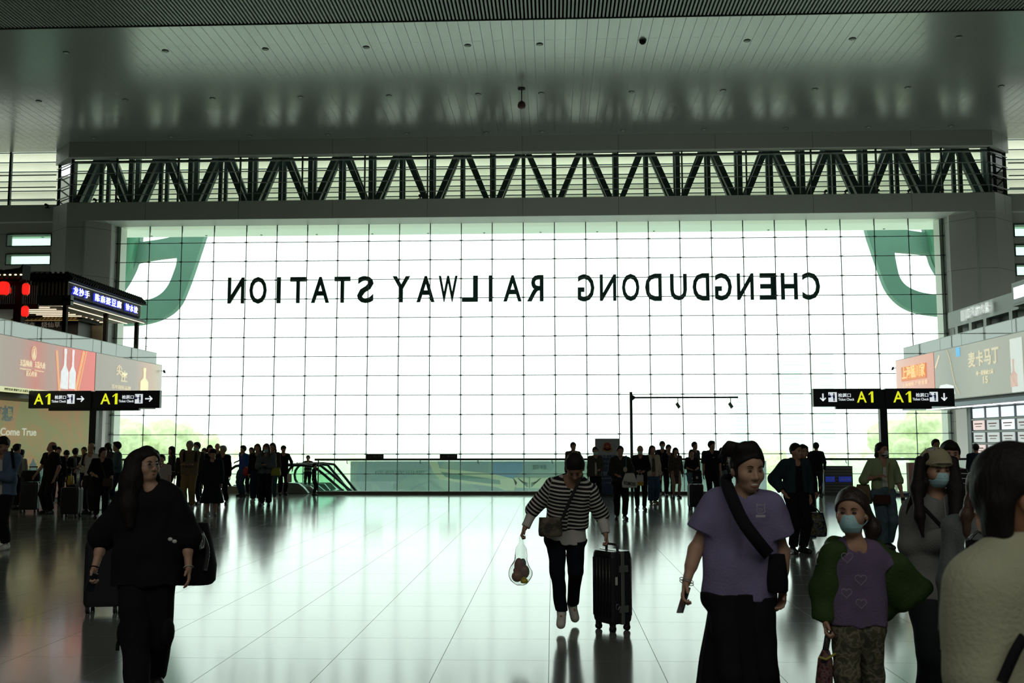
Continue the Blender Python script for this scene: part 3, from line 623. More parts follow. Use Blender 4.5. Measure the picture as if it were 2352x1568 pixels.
# lower and upper transverse beams
b = MB(); b.prism([(CX - 20.7, 42.2), (CX - 19.62, 41.28), (CX + 19.62, 41.28), (CX + 20.7, 42.2), (CX + 20.7, 42.3), (CX - 20.7, 42.3)], 11.13, 11.92, 'Z'); struct('trim_lower_beam', b, M_beam)
b = MB(); b.box((CX - 18.0, 41.3, 11.12), (CX + 18.0, 42.55, 11.16)); b.box((CX - 18.7, 41.3, 11.16), (CX + 18.7, 43.1, 11.9)); struct('trim_window_soffit', b, mat('soffit_pale', (.62, .66, .60), .5))
b = MB(); b.prism([(CX - 20.75, 42.35), (CX - 19.55, 41.1), (CX + 19.55, 41.1), (CX + 20.75, 42.35), (CX + 20.6, 42.5), (CX + 19.5, 41.55), (CX - 19.5, 41.55), (CX - 20.6, 42.5)], 13.88, CZ + .1, 'Z'); struct('trim_upper_beam', b, M_beam)
# side walls beyond the piers, with slot windows, and a beam above them
slots = ((10.33, 10.82), (9.5, 9.93), (8.65, 9.08), (7.8, 8.25))
for s, nm in ((-1, 'wall_front_left'), (1, 'wall_front_right')):
    x0, x1 = sorted((CX + s * 20.6, CX + s * 30)); a0, a1 = sorted((CX + s * 20.95, CX + s * 22.92)); b = MB(); zz = -7
    for lo, hi in sorted(slots): b.box((x0, 42.6, zz), (x1, 43.0, lo)); b.box((x0, 42.6, lo), (a0, 43.0, hi)); b.box((a1, 42.6, lo), (x1, 43.0, hi)); zz = hi
    b.box((x0, 42.6, zz), (x1, 43.0, 11.4)); struct(nm, b, M_wall)
    b = MB(); b.box((x0, 42.3, 11.35), (x1, 43.1, 12.1)); struct('trim_side_beam', b, M_beam)
    b = MB()
    for lo, hi in slots: b.box((a0, 42.9, lo), (a1, 42.93, hi))
    w = struct('window_%d' % (2 if s < 0 else 3), b, glass_mat('slot_glass', (.62, .78, .70)))
    b = MB()
    for lo, hi in slots: b.box((a0 - .04, 42.57, lo - .04), (a1 + .04, 42.61, lo)); b.box((a0 - .04, 42.57, hi), (a1 + .04, 42.61, hi + .04)); b.box((a0 - .04, 42.57, lo), (a0, 42.61, hi)); b.box((a1, 42.57, lo), (a1 + .04, 42.61, hi))
    b.build('window_frame', M_mull, w)
# ------------------------------------------------------------------ the great window: panes, cables, clamps
xs = [CX + c * COLW for c in range(-9, 10)]; xs = [xs[0] - WW * k for k in (4, 3, 2, 1)] + xs + [xs[-1] + WW * k for k in (1, 2, 3, 4)]
zs = [Z12 + (12 - r) * RH for r in range(-1, 21)]
b = MB(); b.box((xs[0], WY - .006, zs[-1]), (xs[-1], WY + .006, zs[0])); win = struct('window_1', b, M_glass)
b = MB(); b2 = MB(); b3 = MB()
for x in xs:
    b.tube([(x, WY - .03, zs[-1]), (x, WY - .03, zs[0])], .020, 6); b3.box((x - .02, WY - .04, zs[0] - .35), (x + .02, WY + .02, zs[0])); b3.box((x - .035, WY - 1.2, zs[0] - .05), (x + .035, WY - .02, zs[0]))
for z in zs: b.box((xs[0], WY - .035, z - .015), (xs[-1], WY - .012, z + .015))
for x in xs:
    for z in zs[1:-4]: b2.lathe((x, WY - .055, z), [(.005, -.035), (.085, -.016), (.115, 0), (.085, .016), (.005, .035)], 10, (1, .45))
b.build('mullion', mat('cable_steel', (.05, .075, .07), .4, .5), win); tag(b2.build('clamp', M_mull, win), kind='stuff'); b3.build('bracket', mat('fin_grey', (.12, .17, .15), .4), win)
# glazed band between the two beams
b = MB(); zb0, zb1 = 11.92, 13.88
b.box((CX - 19.5, 41.42, zb0), (CX + 19.5, 41.43, zb1)); 
for s in (-1, 1): b.obox((CX + s * 20.05, 41.9, (zb0 + zb1) / 2), (s * .56, .48, 0), (.004, .005, 0), (0, 0, (zb1 - zb0) / 2))
bw_ = struct('window_4', b, M_bglass); b = MB(); r = MB()
for k in range(-14, 15):
    if abs(k * 2.7 + 1.35) < 19.6: b.box((CX + k * 2.7 + 1.35 - .03, 41.38, zb0), (CX + k * 2.7 + 1.35 + .03, 41.48, zb1))
for s in (-1, 1): b.box((CX + s * 19.5 - .045, 41.36, zb0), (CX + s * 19.5 + .045, 41.46, zb1))
b.box((CX - 19.5, 41.36, zb1 - .16), (CX + 19.5, 41.48, zb1 - .1))
for z in (12.25, 12.72, 13.21, 13.66):
    r.bar((CX - 19.5, 41.3, z), (CX + 19.5, 41.3, z), .035); 
    for s in (-1, 1): r.bar((CX + s * 19.5, 41.3, z), (CX + s * 20.62, 42.25, z), .035)
b.build('mullion', M_mull, bw_); r.build('transom', mat('transom_grey', (.16, .19, .17), .4), bw_)
b = MB()
for k in range(-14, 14):
    x = CX + k * 1.35 + .15
    b.box((x, 41.5, 13.90), (x + 1.05, 42.6, 13.94))
# two steel trusses standing one behind the other in the band
def truss(Y, zt, label):
    e = empty('roof_truss', (CX, Y, 11.9), label, 'truss'); m = MB(); m.box((CX - 20.2, Y - .14, 11.7), (CX + 20.2, Y + .14, 12.0)); m.build('bottom_chord', M_steel, e)
    m = MB(); m.box((CX - 20.2, Y - .16, zt), (CX + 20.2, Y + .16, zt + .35)); m.build('top_chord', M_steel, e)
    for k in range(-7, 8):
        x = CX + 2.7 * k
        for s in (-1, 1): m = MB(); m.bar((x + s * .13, Y, zt + .1), (x + s * 1.24, Y, 11.9), .235, .24, (0, 1, 0)); m.build('brace', M_steel, e)
        m = MB(); m.box((x - .075, Y - .08, 11.9), (x + .075, Y + .08, zt)); m.build('post', M_steel, e)
        m = MB(); m.box((x + 1.35 - .10, Y - .1, 11.9), (x + 1.35 + .10, Y + .1, zt)); m.build('post', M_steel, e)
truss(42.9, 14.42, 'dark green steel lattice truss behind the glass band, nearer the hall'); truss(43.6, 14.62, 'dark green steel lattice truss behind the glass band, farther from the hall')
for s in (-1, 1):
    m = MB(); m.box((CX + s * 20.3 - .28, 42.25, 11.9), (CX + s * 20.3 + .28, 42.9, 14.1)); thing('steel_column', m, M_steel, 'dark steel column at the %s end of the truss band' % ('left' if s < 0 else 'right'), 'column')
# louvre boards beyond the band
M_louv = mat('louvre_board', (.88, .88, .80), .6)
nt = M_louv.node_tree; tr = nt.nodes.new('ShaderNodeBsdfTranslucent'); tr.inputs[0].default_value = (.88, .88, .78, 1); mx = nt.nodes.new('ShaderNodeMixShader'); mx.inputs[0].default_value = .45
nt.links.new(nt.nodes['Principled BSDF'].outputs[0], mx.inputs[1]); nt.links.new(tr.outputs[0], mx.inputs[2]); nt.links.new(mx.outputs[0], nt.nodes['Material Output'].inputs[0])
e = empty('louvre_screen', (CX, 46.5, 12), 'pale horizontal louvre boards seen through the truss band', 'louvre'); b = MB(); i = 0; z = 11.9
while z < 16.2: b.obox((CX, 46.6, z + .2), (29, 0, 0), (0, .12, -.225), (0, .012, .008)); z += .475
tag(b.build('board', M_louv, e), kind='stuff'); b = MB()
for x in np.arange(-29, 28, 2.7): b.box((x + CX - .04, 46.85, 11.6), (x + CX + .04, 46.95, 15.6))
for k in range(9): b.box((CX - 29, 46.42, 11.87 + k * .475), (CX + 29, 46.46, 11.925 + k * .475))  # dark strips put in as shadow lines between the boards
b.build('support_and_seam_shade', M_steel, e)
b = MB()
for s in (-1, 1):
    for x in (22.9, 27.5): b.box((CX + s * x - .05, 42.5, 12.1), (CX + s * x + .05, 42.62, CZ))
    for z in (12.4, 12.95, 13.5): b.box((CX + s * 20.8, 42.5, z - .02), (CX + s * 30, 42.56, z + .02))
struct('window_5', b, M_mull)
# ------------------------------------------------------------------ outside: canopy, ground, sculpted facade frames, trees, towers
b = MB(); b.box((-40, 45.6, 11.62), (40, 47.2, 11.75)); struct('trim_canopy_edge', b, mat('canopy_pale', (.85, .90, .84), .5))
b = MB(); b.add([(-400, 43.5, -7), (400, 43.5, -7), (400, 900, -7), (-400, 900, -7)], [(0, 1, 2, 3)]); g = struct('ground', b, mat('plaza_paving', (.55, .60, .52), .9, noise=.2, nscale=.05))
M_green = mat('painted_green_steel', (.10, .215, .165), .6, spec=.3, noise=.12, nscale=1.2); M_green2 = mat('painted_green_steel_side', (.075, .23, .145), .6, spec=.3)
def smooth_poly(pts, n=5):
    out = []; m = len(pts)
    for i in range(m):
        p, c, q = (np.array(pts[(i + d) % m][:2], float) for d in (-1, 0, 1)); r = pts[i][2] if len(pts[i]) > 2 else 0
        if r == 0: out.append(tuple(c)); continue
        a = c + nrm(p - c) * min(r, np.linalg.norm(p - c) * .5); d = c + nrm(q - c) * min(r, np.linalg.norm(q - c) * .5)
        for t in np.linspace(0, 1, n + 2): out.append(tuple((1 - t) ** 2 * a + 2 * t * (1 - t) * c + t * t * d))
    return out
def frame_shape(side, label):
    """big curved frame of a facade sculpture; (px,py) outline turned into metres on its own plane 12 m beyond the glass"""
    Y = 55.; A = lambda p: at(p[0], p[1], Y)[[0, 2]]
    if side < 0:
        outer = [(255, 430), (500, 430), (470, 540), (432, 655, 60), (405, 715, 70), (340, 745, 80), (255, 748)]
        h1 = [(330, 470), (420, 470), (425, 532, 25), (385, 547, 35), (320, 556, 8)]
        h2 = [(312, 602, 4), (355, 594, 10), (407, 588, 12), (405, 607, 12), (384, 665, 45), (345, 690, 45), (262, 700), (262, 690), (290, 650, 10), (306, 620, 15)]
        sid = [(255, 430), (335, 430), (318, 560), (306, 620), (285, 662), (255, 690)]; dk = [(255, 430), (312, 430), (296, 560), (278, 640), (255, 665)]
    else:
        outer = [(1965, 430), (2260, 430), (2260, 732), (2170, 727, 60), (2090, 716, 60), (2040, 675, 60), (2017, 610, 60), (1995, 545)]
        h1 = [(2030, 470), (2110, 470), (2120, 510, 5), (2126, 534, 6), (2075, 527, 40), (2045, 515, 30)]
        h2 = [(2054, 576, 10), (2135, 583, 6), (2142, 610, 30), (2170, 650), (2170, 678), (2110, 672, 50), (2068, 648, 45), (2058, 600, 20)]
        sid = [(2100, 430), (2260, 430), (2260, 690), (2170, 655), (2150, 620), (2137, 583), (2120, 500)]; dk = [(2130, 430), (2260, 430), (2260, 640), (2175, 640), (2150, 560)]
    W3 = lambda L: [(*A(p), p[2] * .022 if len(p) > 2 else 0) for p in L]
    P = smooth_poly(W3(outer)); H1 = smooth_poly(W3(h1)); H2 = smooth_poly(W3(h2))
    cu = bpy.data.curves.new('front', 'CURVE'); cu.dimensions = '2D'; cu.fill_mode = 'BOTH'; cu.extrude = .25; c = P[0]
    for lp in (P, H1, H2):
        sp = cu.splines.new('POLY'); sp.points.add(len(lp) - 1); sp.use_cyclic_u = True
        for i_, (x, z) in enumerate(lp): sp.points[i_].co = (x - c[0], z - c[1], 0, 1)
    o = bpy.data.objects.new('t', cu); COL.objects.link(o); bpy.context.view_layer.update(); me = bpy.data.meshes.new_from_object(o.evaluated_get(bpy.context.evaluated_depsgraph_get())); bpy.data.objects.remove(o); bpy.data.curves.remove(cu)
    me.transform(Matrix(((1, 0, 0, 0), (0, 0, -1, .25), (0, 1, 0, 0), (0, 0, 0, 1)))); me.name = 'front'
    e = empty('facade_frame', (c[0], Y, c[1]), label, 'facade frame'); link_mesh('front', me, M_green, e)
    m = MB(); m.prism([tuple(A(p)) for p in sid], Y - .5, Y - .02); m.build('side_rib', M_green2, e)
    m = MB(); m.prism([tuple(A(p)) for p in dk], Y - .8, Y - .52); m.build('inner_rib', mat('painted_green_deep', (.04, .12, .08), .6), e)
frame_shape(-1, 'curved green steel facade sculpture outside the upper left corner of the window'); frame_shape(1, 'curved green steel facade sculpture outside the upper right corner of the window')
# letters of the station name stand outside the glass and read mirrored from within
L1 = [('N', 132, 249), ('O', 286, 408), ('I', 480, 508), ('T', 575, 688), ('A', 725, 853), ('T', 890, 1003), ('S', 1052, 1168), ('Y', 1303, 1428), ('A', 1475, 1603), ('W', 1632, 1766), ('L', 1797, 1911), ('I', 1988, 2014), ('A', 2092, 2222)]
L2 = [('R', 32, 150), ('G', 393, 512), ('N', 550, 667), ('O', 708, 832), ('D', 873, 991), ('U', 1051, 1170), ('D', 1211, 1330), ('G', 1370, 1490), ('N', 1527, 1645), ('E', 1687, 1803), ('H', 1840, 1958), ('C', 1992, 2117)]
e = empty('station_name_sign', (-1.4, 42.75, 7.69), 'dark letters of the station name across the great window, mirrored', 'sign')
M_let = mat('letter_green_black', (.020, .055, .05), .5)
for L, o in ((L1, 480), (L2, 1200)):
    for ch, a, c_ in L:
        xa = at(o + a / 3.0947, 660, 42.7)[0]; xb = at(o + c_ / 3.0947, 660, 42.7)[0]; z0 = 7.70 - (.02 if ch in 'OGCSD' else 0); z1 = 8.85 + (.02 if ch in 'OGCSD' else 0)
        text(ch, 'letter', M_let, e, (xb, 42.72, z0), (xa, 42.72, z0), (0, 0, z1 - z0), .08, .018)
# trees and shrubs beyond the plaza
M_leaf = mat('foliage_light_haze', (.62, .70, .44), .9, spec=.1, noise=.45, nscale=3.5); M_leaf2 = mat('foliage_hazy', (.76, .82, .62), .9, spec=.1, noise=.2, nscale=2.0); M_bark = mat('bark', (.12, .1, .07), .9)  # haze and bright daylight put into the pale leaf colours
def tree(px, ytop, w, Y, label, m=M_leaf, hz=False):
    c = at(px, ytop, Y); r = w / FPX * Y / 2; rng = random.Random(int(px * 7 + ytop)); zt = c[2]
    P = [ell((0, 0, 0), (r * .8, r * .6, r * .75), None, .3)]
    for i in range(26):
        a = rng.uniform(0, 6.28); q = rng.uniform(-.35, 1); rr = r * rng.uniform(.22, .36); k = math.sqrt(max(0, 1 - q * q * .8))
        P.append(ell((math.cos(a) * r * .78 * k, math.sin(a) * r * .55 * k, q * r * .62), (rr, rr, rr * .8), None, .25))
    e = empty('tree', (c[0], Y, -7), label, 'tree'); cz = zt + 7 - r * .85
    for p in P: p['c'] = p['c'] + V3(0, 0, cz)
    h = max(.28, r * .055); link_solid('foliage', P, h, m, e, (h * .9, 3.2, px))
    mb = MB(); mb.tube([(c[0], Y, -7), (c[0] + .1, Y, -7 + cz * .5), (c[0], Y, -7 + cz)], [r * .09, r * .06, r * .04], 8); mb.build('trunk', M_bark, e)
for a in ((282, 958, 130, 70, 'bright green leafy tree outside, against the left edge of the window'), (385, 965, 150, 74, 'rounded bright green tree outside, behind the woman in black'), (455, 985, 110, 80, 'low green tree outside, behind the older man in khaki'),
          (2050, 962, 110, 85, 'pale green tree outside, just right of the right sign pole'), (2135, 935, 170, 72, 'tall green tree outside, against the right edge of the window'), (2190, 990, 120, 70, 'green tree outside, half hidden by the right jamb'), (1775, 1035, 120, 95, 'bright low tree outside, between the purple shirt and the navy jacket')): tree(*a)
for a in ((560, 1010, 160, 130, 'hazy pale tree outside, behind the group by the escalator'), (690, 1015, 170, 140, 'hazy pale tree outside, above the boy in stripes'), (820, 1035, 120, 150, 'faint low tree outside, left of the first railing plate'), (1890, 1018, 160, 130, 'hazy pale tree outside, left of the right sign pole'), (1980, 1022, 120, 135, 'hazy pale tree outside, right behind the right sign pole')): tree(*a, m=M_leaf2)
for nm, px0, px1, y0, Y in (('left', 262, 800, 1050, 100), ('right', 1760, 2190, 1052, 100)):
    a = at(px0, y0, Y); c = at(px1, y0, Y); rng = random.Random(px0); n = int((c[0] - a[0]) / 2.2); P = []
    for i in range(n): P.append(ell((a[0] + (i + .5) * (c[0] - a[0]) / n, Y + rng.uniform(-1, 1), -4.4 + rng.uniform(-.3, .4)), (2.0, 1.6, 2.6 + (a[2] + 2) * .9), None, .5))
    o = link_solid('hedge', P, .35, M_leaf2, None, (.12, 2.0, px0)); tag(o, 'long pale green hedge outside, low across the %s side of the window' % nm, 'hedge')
M_tower = mat('hazy_tower', (.74, .81, .80), .9, spec=.1)  # distance haze is put into the pale wall colour
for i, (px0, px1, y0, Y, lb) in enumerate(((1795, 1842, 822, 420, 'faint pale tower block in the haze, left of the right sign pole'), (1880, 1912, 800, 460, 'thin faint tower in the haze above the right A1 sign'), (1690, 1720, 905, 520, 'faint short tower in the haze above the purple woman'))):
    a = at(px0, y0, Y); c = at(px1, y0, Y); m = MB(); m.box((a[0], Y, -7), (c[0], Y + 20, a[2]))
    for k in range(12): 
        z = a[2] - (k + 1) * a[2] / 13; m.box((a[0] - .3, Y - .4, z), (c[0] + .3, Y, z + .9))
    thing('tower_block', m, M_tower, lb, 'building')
# ------------------------------------------------------------------ ceiling downlights, camera, detectors
M_ring = mat('downlight_ring', (.10, .13, .11), .4); M_lamp = mat('downlight_lens', (.45, .52, .42), .3)
names_row = {31.35: 'row nearest the slats', 35.95: 'middle row', 40.55: 'row nearest the truss beam'}
proto = None
for yr, rl in names_row.items():
    xsr = [-.35] + [-2.7 - 3.345 * k for k in range(6)] + [3.0 + 3.36 * k for k in range(6)]
    for x in sorted(xsr):
        if abs(yr - 31.35) < .1 and abs(x - 3.0) < .1: continue
        i = sorted(xsr).index(x) + 1; lab = 'recessed round ceiling downlight, %s, %s' % (rl, ['first', 'second', 'third', 'fourth', 'fifth', 'sixth', 'seventh', 'eighth', 'ninth', 'tenth', 'eleventh', 'twelfth', 'last'][i - 1] + ' from the left')
        if proto is None:
            e = empty('ceiling_downlight', (x, yr, CZ), lab, 'downlight', 'downlights in the panelled ceiling')
            m = MB(); m.lathe((x, yr, CZ), [(.04, 0.0), (.10, -.0), (.115, -.010), (.10, -.022), (.07, -.018)], 20); r_ = m.build('ring', M_ring, e)
            m = MB(); m.lathe((x, yr, CZ), [(.01, -.014), (.07, -.012), (.07, -.02), (.01, -.024)], 16); l_ = m.build('lens', M_lamp, e); proto = (e, [r_, l_])
        else:
            e = proto[0].copy(); COL.objects.link(e); e.location = (x, yr, CZ); e['label'] = lab
            for c in proto[1]: d = c.copy(); COL.objects.link(d); d.parent = e
p = atZ(1476, 93, CZ); e = empty('smoke_detector', (p[0], p[1], CZ), 'dark domed smoke detector on the panelled ceiling, right of centre', 'detector')
m = MB(); m.lathe(tuple(p), [(.05, 0), (.10, -.02), (.11, -.06), (.06, -.12), (.02, -.13)], 16); m.build('dome', M_dark, e); m = MB(); m.cyl((p[0], p[1], p[2] - .025), .13, .025); m.build('base', M_ring, e)
p = atZ(1198, 203, CZ); e = empty('ceiling_camera', (p[0], p[1], CZ), 'small dark security camera hanging on a rod from the panelled ceiling', 'camera')
m = MB(); m.cyl((p[0], p[1], CZ - .03), .14, .03); m.build('mount', M_dark, e); m = MB(); m.cyl((p[0], p[1], CZ - .5), .022, .48, 8); m.build('rod', M_ring, e)
m = MB(); m.lathe((p[0], p[1], CZ - .78), [(.02, 0), (.13, .05), (.15, .14), (.12, .24), (.05, .30)], 14); m.build('housing', mat('camera_housing', (.10, .04, .03), .5), e)
# little spotlights along the lower ledge of the truss band
for px, py in ((109, 473), (176, 462), (220, 464), (272, 462), (299, 461), (965, 458), (1895, 449), (1942, 447), (2015, 445), (2087, 444), (2162, 443), (2275, 437)):
    Y = 41.36 if 165 < px < 2270 else 42.2; a = at(px, py, Y); z = 11.921; m = MB(); m.box((a[0] - .09, Y - .05, z), (a[0] + .09, Y + .04, z + .03)); m.cyl((a[0], Y - .18, z + .12), .055, .2, 10, 'Y'); m.box((a[0] - .02, Y - .02, z), (a[0] + .02, Y + .02, z + .12))
    thing('ledge_spotlight', m, M_dark, 'tiny dark floodlight on the truss band ledge, %s' % {109: 'far left side ledge', 176: 'left corner', 220: 'left end near the corner', 272: 'left end, fourth in', 299: 'left end, fifth in', 965: 'middle', 1895: 'right part, above the letter C', 1942: 'right part, second', 2015: 'right part, above the sculpture', 2087: 'right part, above the sculpture hole', 2162: 'right end of the glass', 2275: 'right corner'}[px], 'spotlight', 'floodlights on the ledge')
# ------------------------------------------------------------------ balustrades round the stairwell
RY = 31.85
def railing(x0, x1, label, xr=()):
    e = empty('glass_balustrade', (x0, RY, 0), label, 'railing')
    m = MB(); m.box((x0, RY - .12, 0), (x1, RY + .12, .10)); m.build('plinth', mat('plinth_stone', (.16, .15, .11), .4, noise=.3, nscale=3), e, bevel=0)
    m = MB(); m.tube([(x0 - .12, RY, 1.10), (x1 + .12, RY, 1.10)], .036, 10); m.build('handrail', M_rail, e)
    n = max(1, round((x1 - x0) / 3.7)); w = (x1 - x0) / n
    for k in range(n):
        m = MB(); m.box((x0 + k * w + .01, RY - .008, .10), (x0 + (k + 1) * w - .01, RY + .008, 1.06)); m.build('glass_panel', M_rglass, e)
        for q in (.22, .78):
            m = MB(); xx = x0 + (k + q) * w; m.tube([(xx, RY, 1.07), (xx, RY - .03, 1.0), (xx + .03, RY - .04, .97)], .012, 6); m.build('bracket', M_mull, e)
    for k in range(n + 1):
        m = MB(); m.box((x0 + k * w - .015, RY - .02, .1), (x0 + k * w + .015, RY + .02, 1.08)); m.build('post', M_mull, e)
    return e
railing(-7.5, 5.1, 'long glass balustrade with grey handrail before the great window'); railing(8.0, 13.4, 'glass balustrade with dark handrail right of the right sign pole'); railing(-19, -12.6, 'glass balustrade along the left side by the mural')
for i, (px, ti, lb) in enumerate(((841, '禁止攀爬', 'dark no climbing plate on the handrail, the left one of two'), (1010, '请勿翻越', 'dark warning plate on the handrail, the right one of two'), (60, '禁止攀爬', 'dark plate on the handrail at the left, before the mural'))):
    a = at(px, 1055, RY - .06); w = .56 if i < 2 else .42; e = empty('railing_plate', (a[0], RY - .06, 1.1), lb, 'sign', 'plates on the handrails')
    m = MB(); m.box((a[0], RY - .065, 1.10), (a[0] + w, RY - .05, 1.27)); m.build('plate', mat('plate_dark', (.022, .02, .018), .5), e)
    text(ti, 'lettering', mat('plate_text', (.28, .26, .24), .6), e, (a[0] + w * .42, RY - .066, 1.175), (a[0] + w * .92, RY - .066, 1.175), (0, 0, .06), .004); m = MB(); q = a[0] + w * .2
    m.bar((q - .05, RY - .068, 1.13), (q, RY - .068, 1.22), .012); m.bar((q, RY - .068, 1.22), (q + .05, RY - .068, 1.14), .012); m.bar((q - .03, RY - .068, 1.17), (q + .04, RY - .068, 1.165), .012); m.build('pictogram', mat('plate_mark', (.20, .09, .07), .6), e)
# large printed wall panel standing outside behind the balustrade glass
BY = 45.0; q = lambda px, py, Y=BY - .03: at(px, py, Y)[[0, 2]]
e = empty('printed_banner', (at(805, 1058, BY)[0], BY, -2.5), 'long blue-green printed panel with cream bands outside, behind the balustrade glass', 'banner')
a = q(805, 1059); c = q(1760, 1059); m = MB(); m.box((a[0], BY, -2.5), (c[0], BY + .2, a[1])); m.build('panel', patch_mat('banner_teal', [(.50, .62, .64), (.58, .70, .66), (.62, .75, .66)], .35, .7, dist=1.5), e)
M_cr = mat('banner_cream', (.92, .94, .70), .7)
for L in ([(985, 1059), (1004, 1059), (1010, 1075), (1040, 1078), (1130, 1087), (1175, 1092), (1188, 1108), (1180, 1126), (1160, 1126), (1140, 1118), (1050, 1107), (1010, 1100), (995, 1085)],): 
    m = MB(); m.prism([tuple(q(*p)) for p in L], BY - .03, BY - .005); m.build('cream_band', M_cr, e)
m = MB(); m.prism([tuple(q(*p, BY - .05)) for p in ((1012, 1083), (1050, 1089), (1120, 1098), (1148, 1103), (1150, 1112), (1120, 1110), (1040, 1100), (1022, 1094))], BY - .05, BY - .031); m.build('teal_inlay', mat('banner_teal_deep', (.34, .50, .45), .7), e)
m = MB(); m.prism([tuple(q(*p, BY - .045)) for p in ((1131, 1062), (1200, 1062), (1200, 1082), (1178, 1099), (1150, 1092), (1131, 1088))], BY - .045, BY - .031); m.build('blue_patch', mat('banner_blue', (.36, .52, .74), .7), e)
m = MB(); m.prism([tuple(q(*p)) for p in ((1178, 1096), (1330, 1096), (1330, 1122), (1186, 1120))], BY - .03, BY - .005); m.build('cream_patch', M_cr, e)
m = MB()
for s in (-1, 1):
    for k in range(4): m.bar(at(1216 + s * 4, 1118 - k * 3, BY - .04), at(1216 + s * (26 - k * 3), 1098 + k * 3, BY - .04), .05)
m.bar(at(1216, 1096, BY - .04), at(1216, 1120, BY - .04), .05); m.build('emblem', mat('banner_mark', (.35, .45, .36), .7), e)
text('国际 有我', 'lettering', mat('banner_text', (.22, .30, .27), .7), e, (q(1224, 1078)[0], BY - .035, q(1224, 1078)[1]), (q(1255, 1078)[0], BY - .035, q(1224, 1078)[1]), (0, 0, .2), .01)
text('成都欢迎您', 'lettering', mat('banner_text2', (.24, .36, .30), .7), e, (q(860, 1090)[0], BY - .01, q(860, 1090)[1]), (q(975, 1090)[0], BY - .01, q(860, 1090)[1]), (0, 0, .2), .01)
# ------------------------------------------------------------------ escalators
def escalator(x0, y0, label, slope=38, flatlen=2.2, w=1.0, run=9.0):
    e = empty('escalator', (x0, y0, 0), label, 'escalator'); t = math.tan(math.radians(slope)); xf = x0 + flatlen; z = lambda x: 0 if x < xf else -(x - xf) * t
    for yy in (y0, y0 + w):
        P = []; r = .42
        for a in np.linspace(-90, 90, 9): P.append((x0 - r * math.cos(math.radians(a)) * 1.0, yy, .48 + r * math.sin(math.radians(a))))
        P += [(xf - .3, yy, .9), (xf + .1, yy, .86), (xf + .5, yy, .9 - .45 * t)] + [(xf + 1.0, yy, .9 - t), (xf + run, yy, .9 - run * t)]
        m = MB(); m.tube(P, .045, 8); m.build('handrail', mat('rubber_black', (.006, .008, .01), .35), e)
        m = MB(); m.prism([(x0 - .3, .15), (xf, .15), (xf + run, .15 - run * t), (xf + run, .85 - run * t), (xf + .2, .83), (x0 - .1, .85), (x0 - .36, .6), (x0 - .36, .35)], yy - .006, yy + .006); m.build('side_glass', M_rglass, e)
        m = MB(); m.prism([(x0 - .7, .0), (xf, .0), (xf + run, -run * t), (xf + run, .22 - run * t), (xf, .22), (x0 - .5, .22)], yy - .07, yy + .07); m.build('skirting', M_stain, e)
    m = MB(); m.box((x0 - .8, y0 + .08, -.2), (xf, y0 + w - .08, .012)); m.build('landing_plate', M_stain, e); m = MB()
    for k in range(int(run / .4)): xx = xf + .4 * k; m.box((xx, y0 + .1, -.4 * (k + 1) * t - .25), (xx + .42, y0 + w - .1, -.4 * (k + 1) * t)); 
    m.build('steps', mat('step_metal', (.12, .13, .13), .4, .6), e)
    return e
escalator(at(548, 1100, 32.6)[0], 32.75, 'escalator landing with black rubber handrail, behind the group at the left', flatlen=2.35)
escalator(at(690, 1100, 34.0)[0] - .2, 34.6, 'escalator going down behind the left end of the balustrade', slope=48, flatlen=.9)
e = None
m = MB(); a = at(655, 1122, 32.3); m.prism([(a[0] - .35, .02), (a[0] + .78, .02), (a[0] + .62, .2), (a[0] + .45, .33), (a[0] - .1, .36), (a[0] - .35, .3)], 32.2, 32.42); thing('escalator_newel_box', m, M_stain, 'low stainless escalator end housing behind the man in the black cap', 'escalator housing')
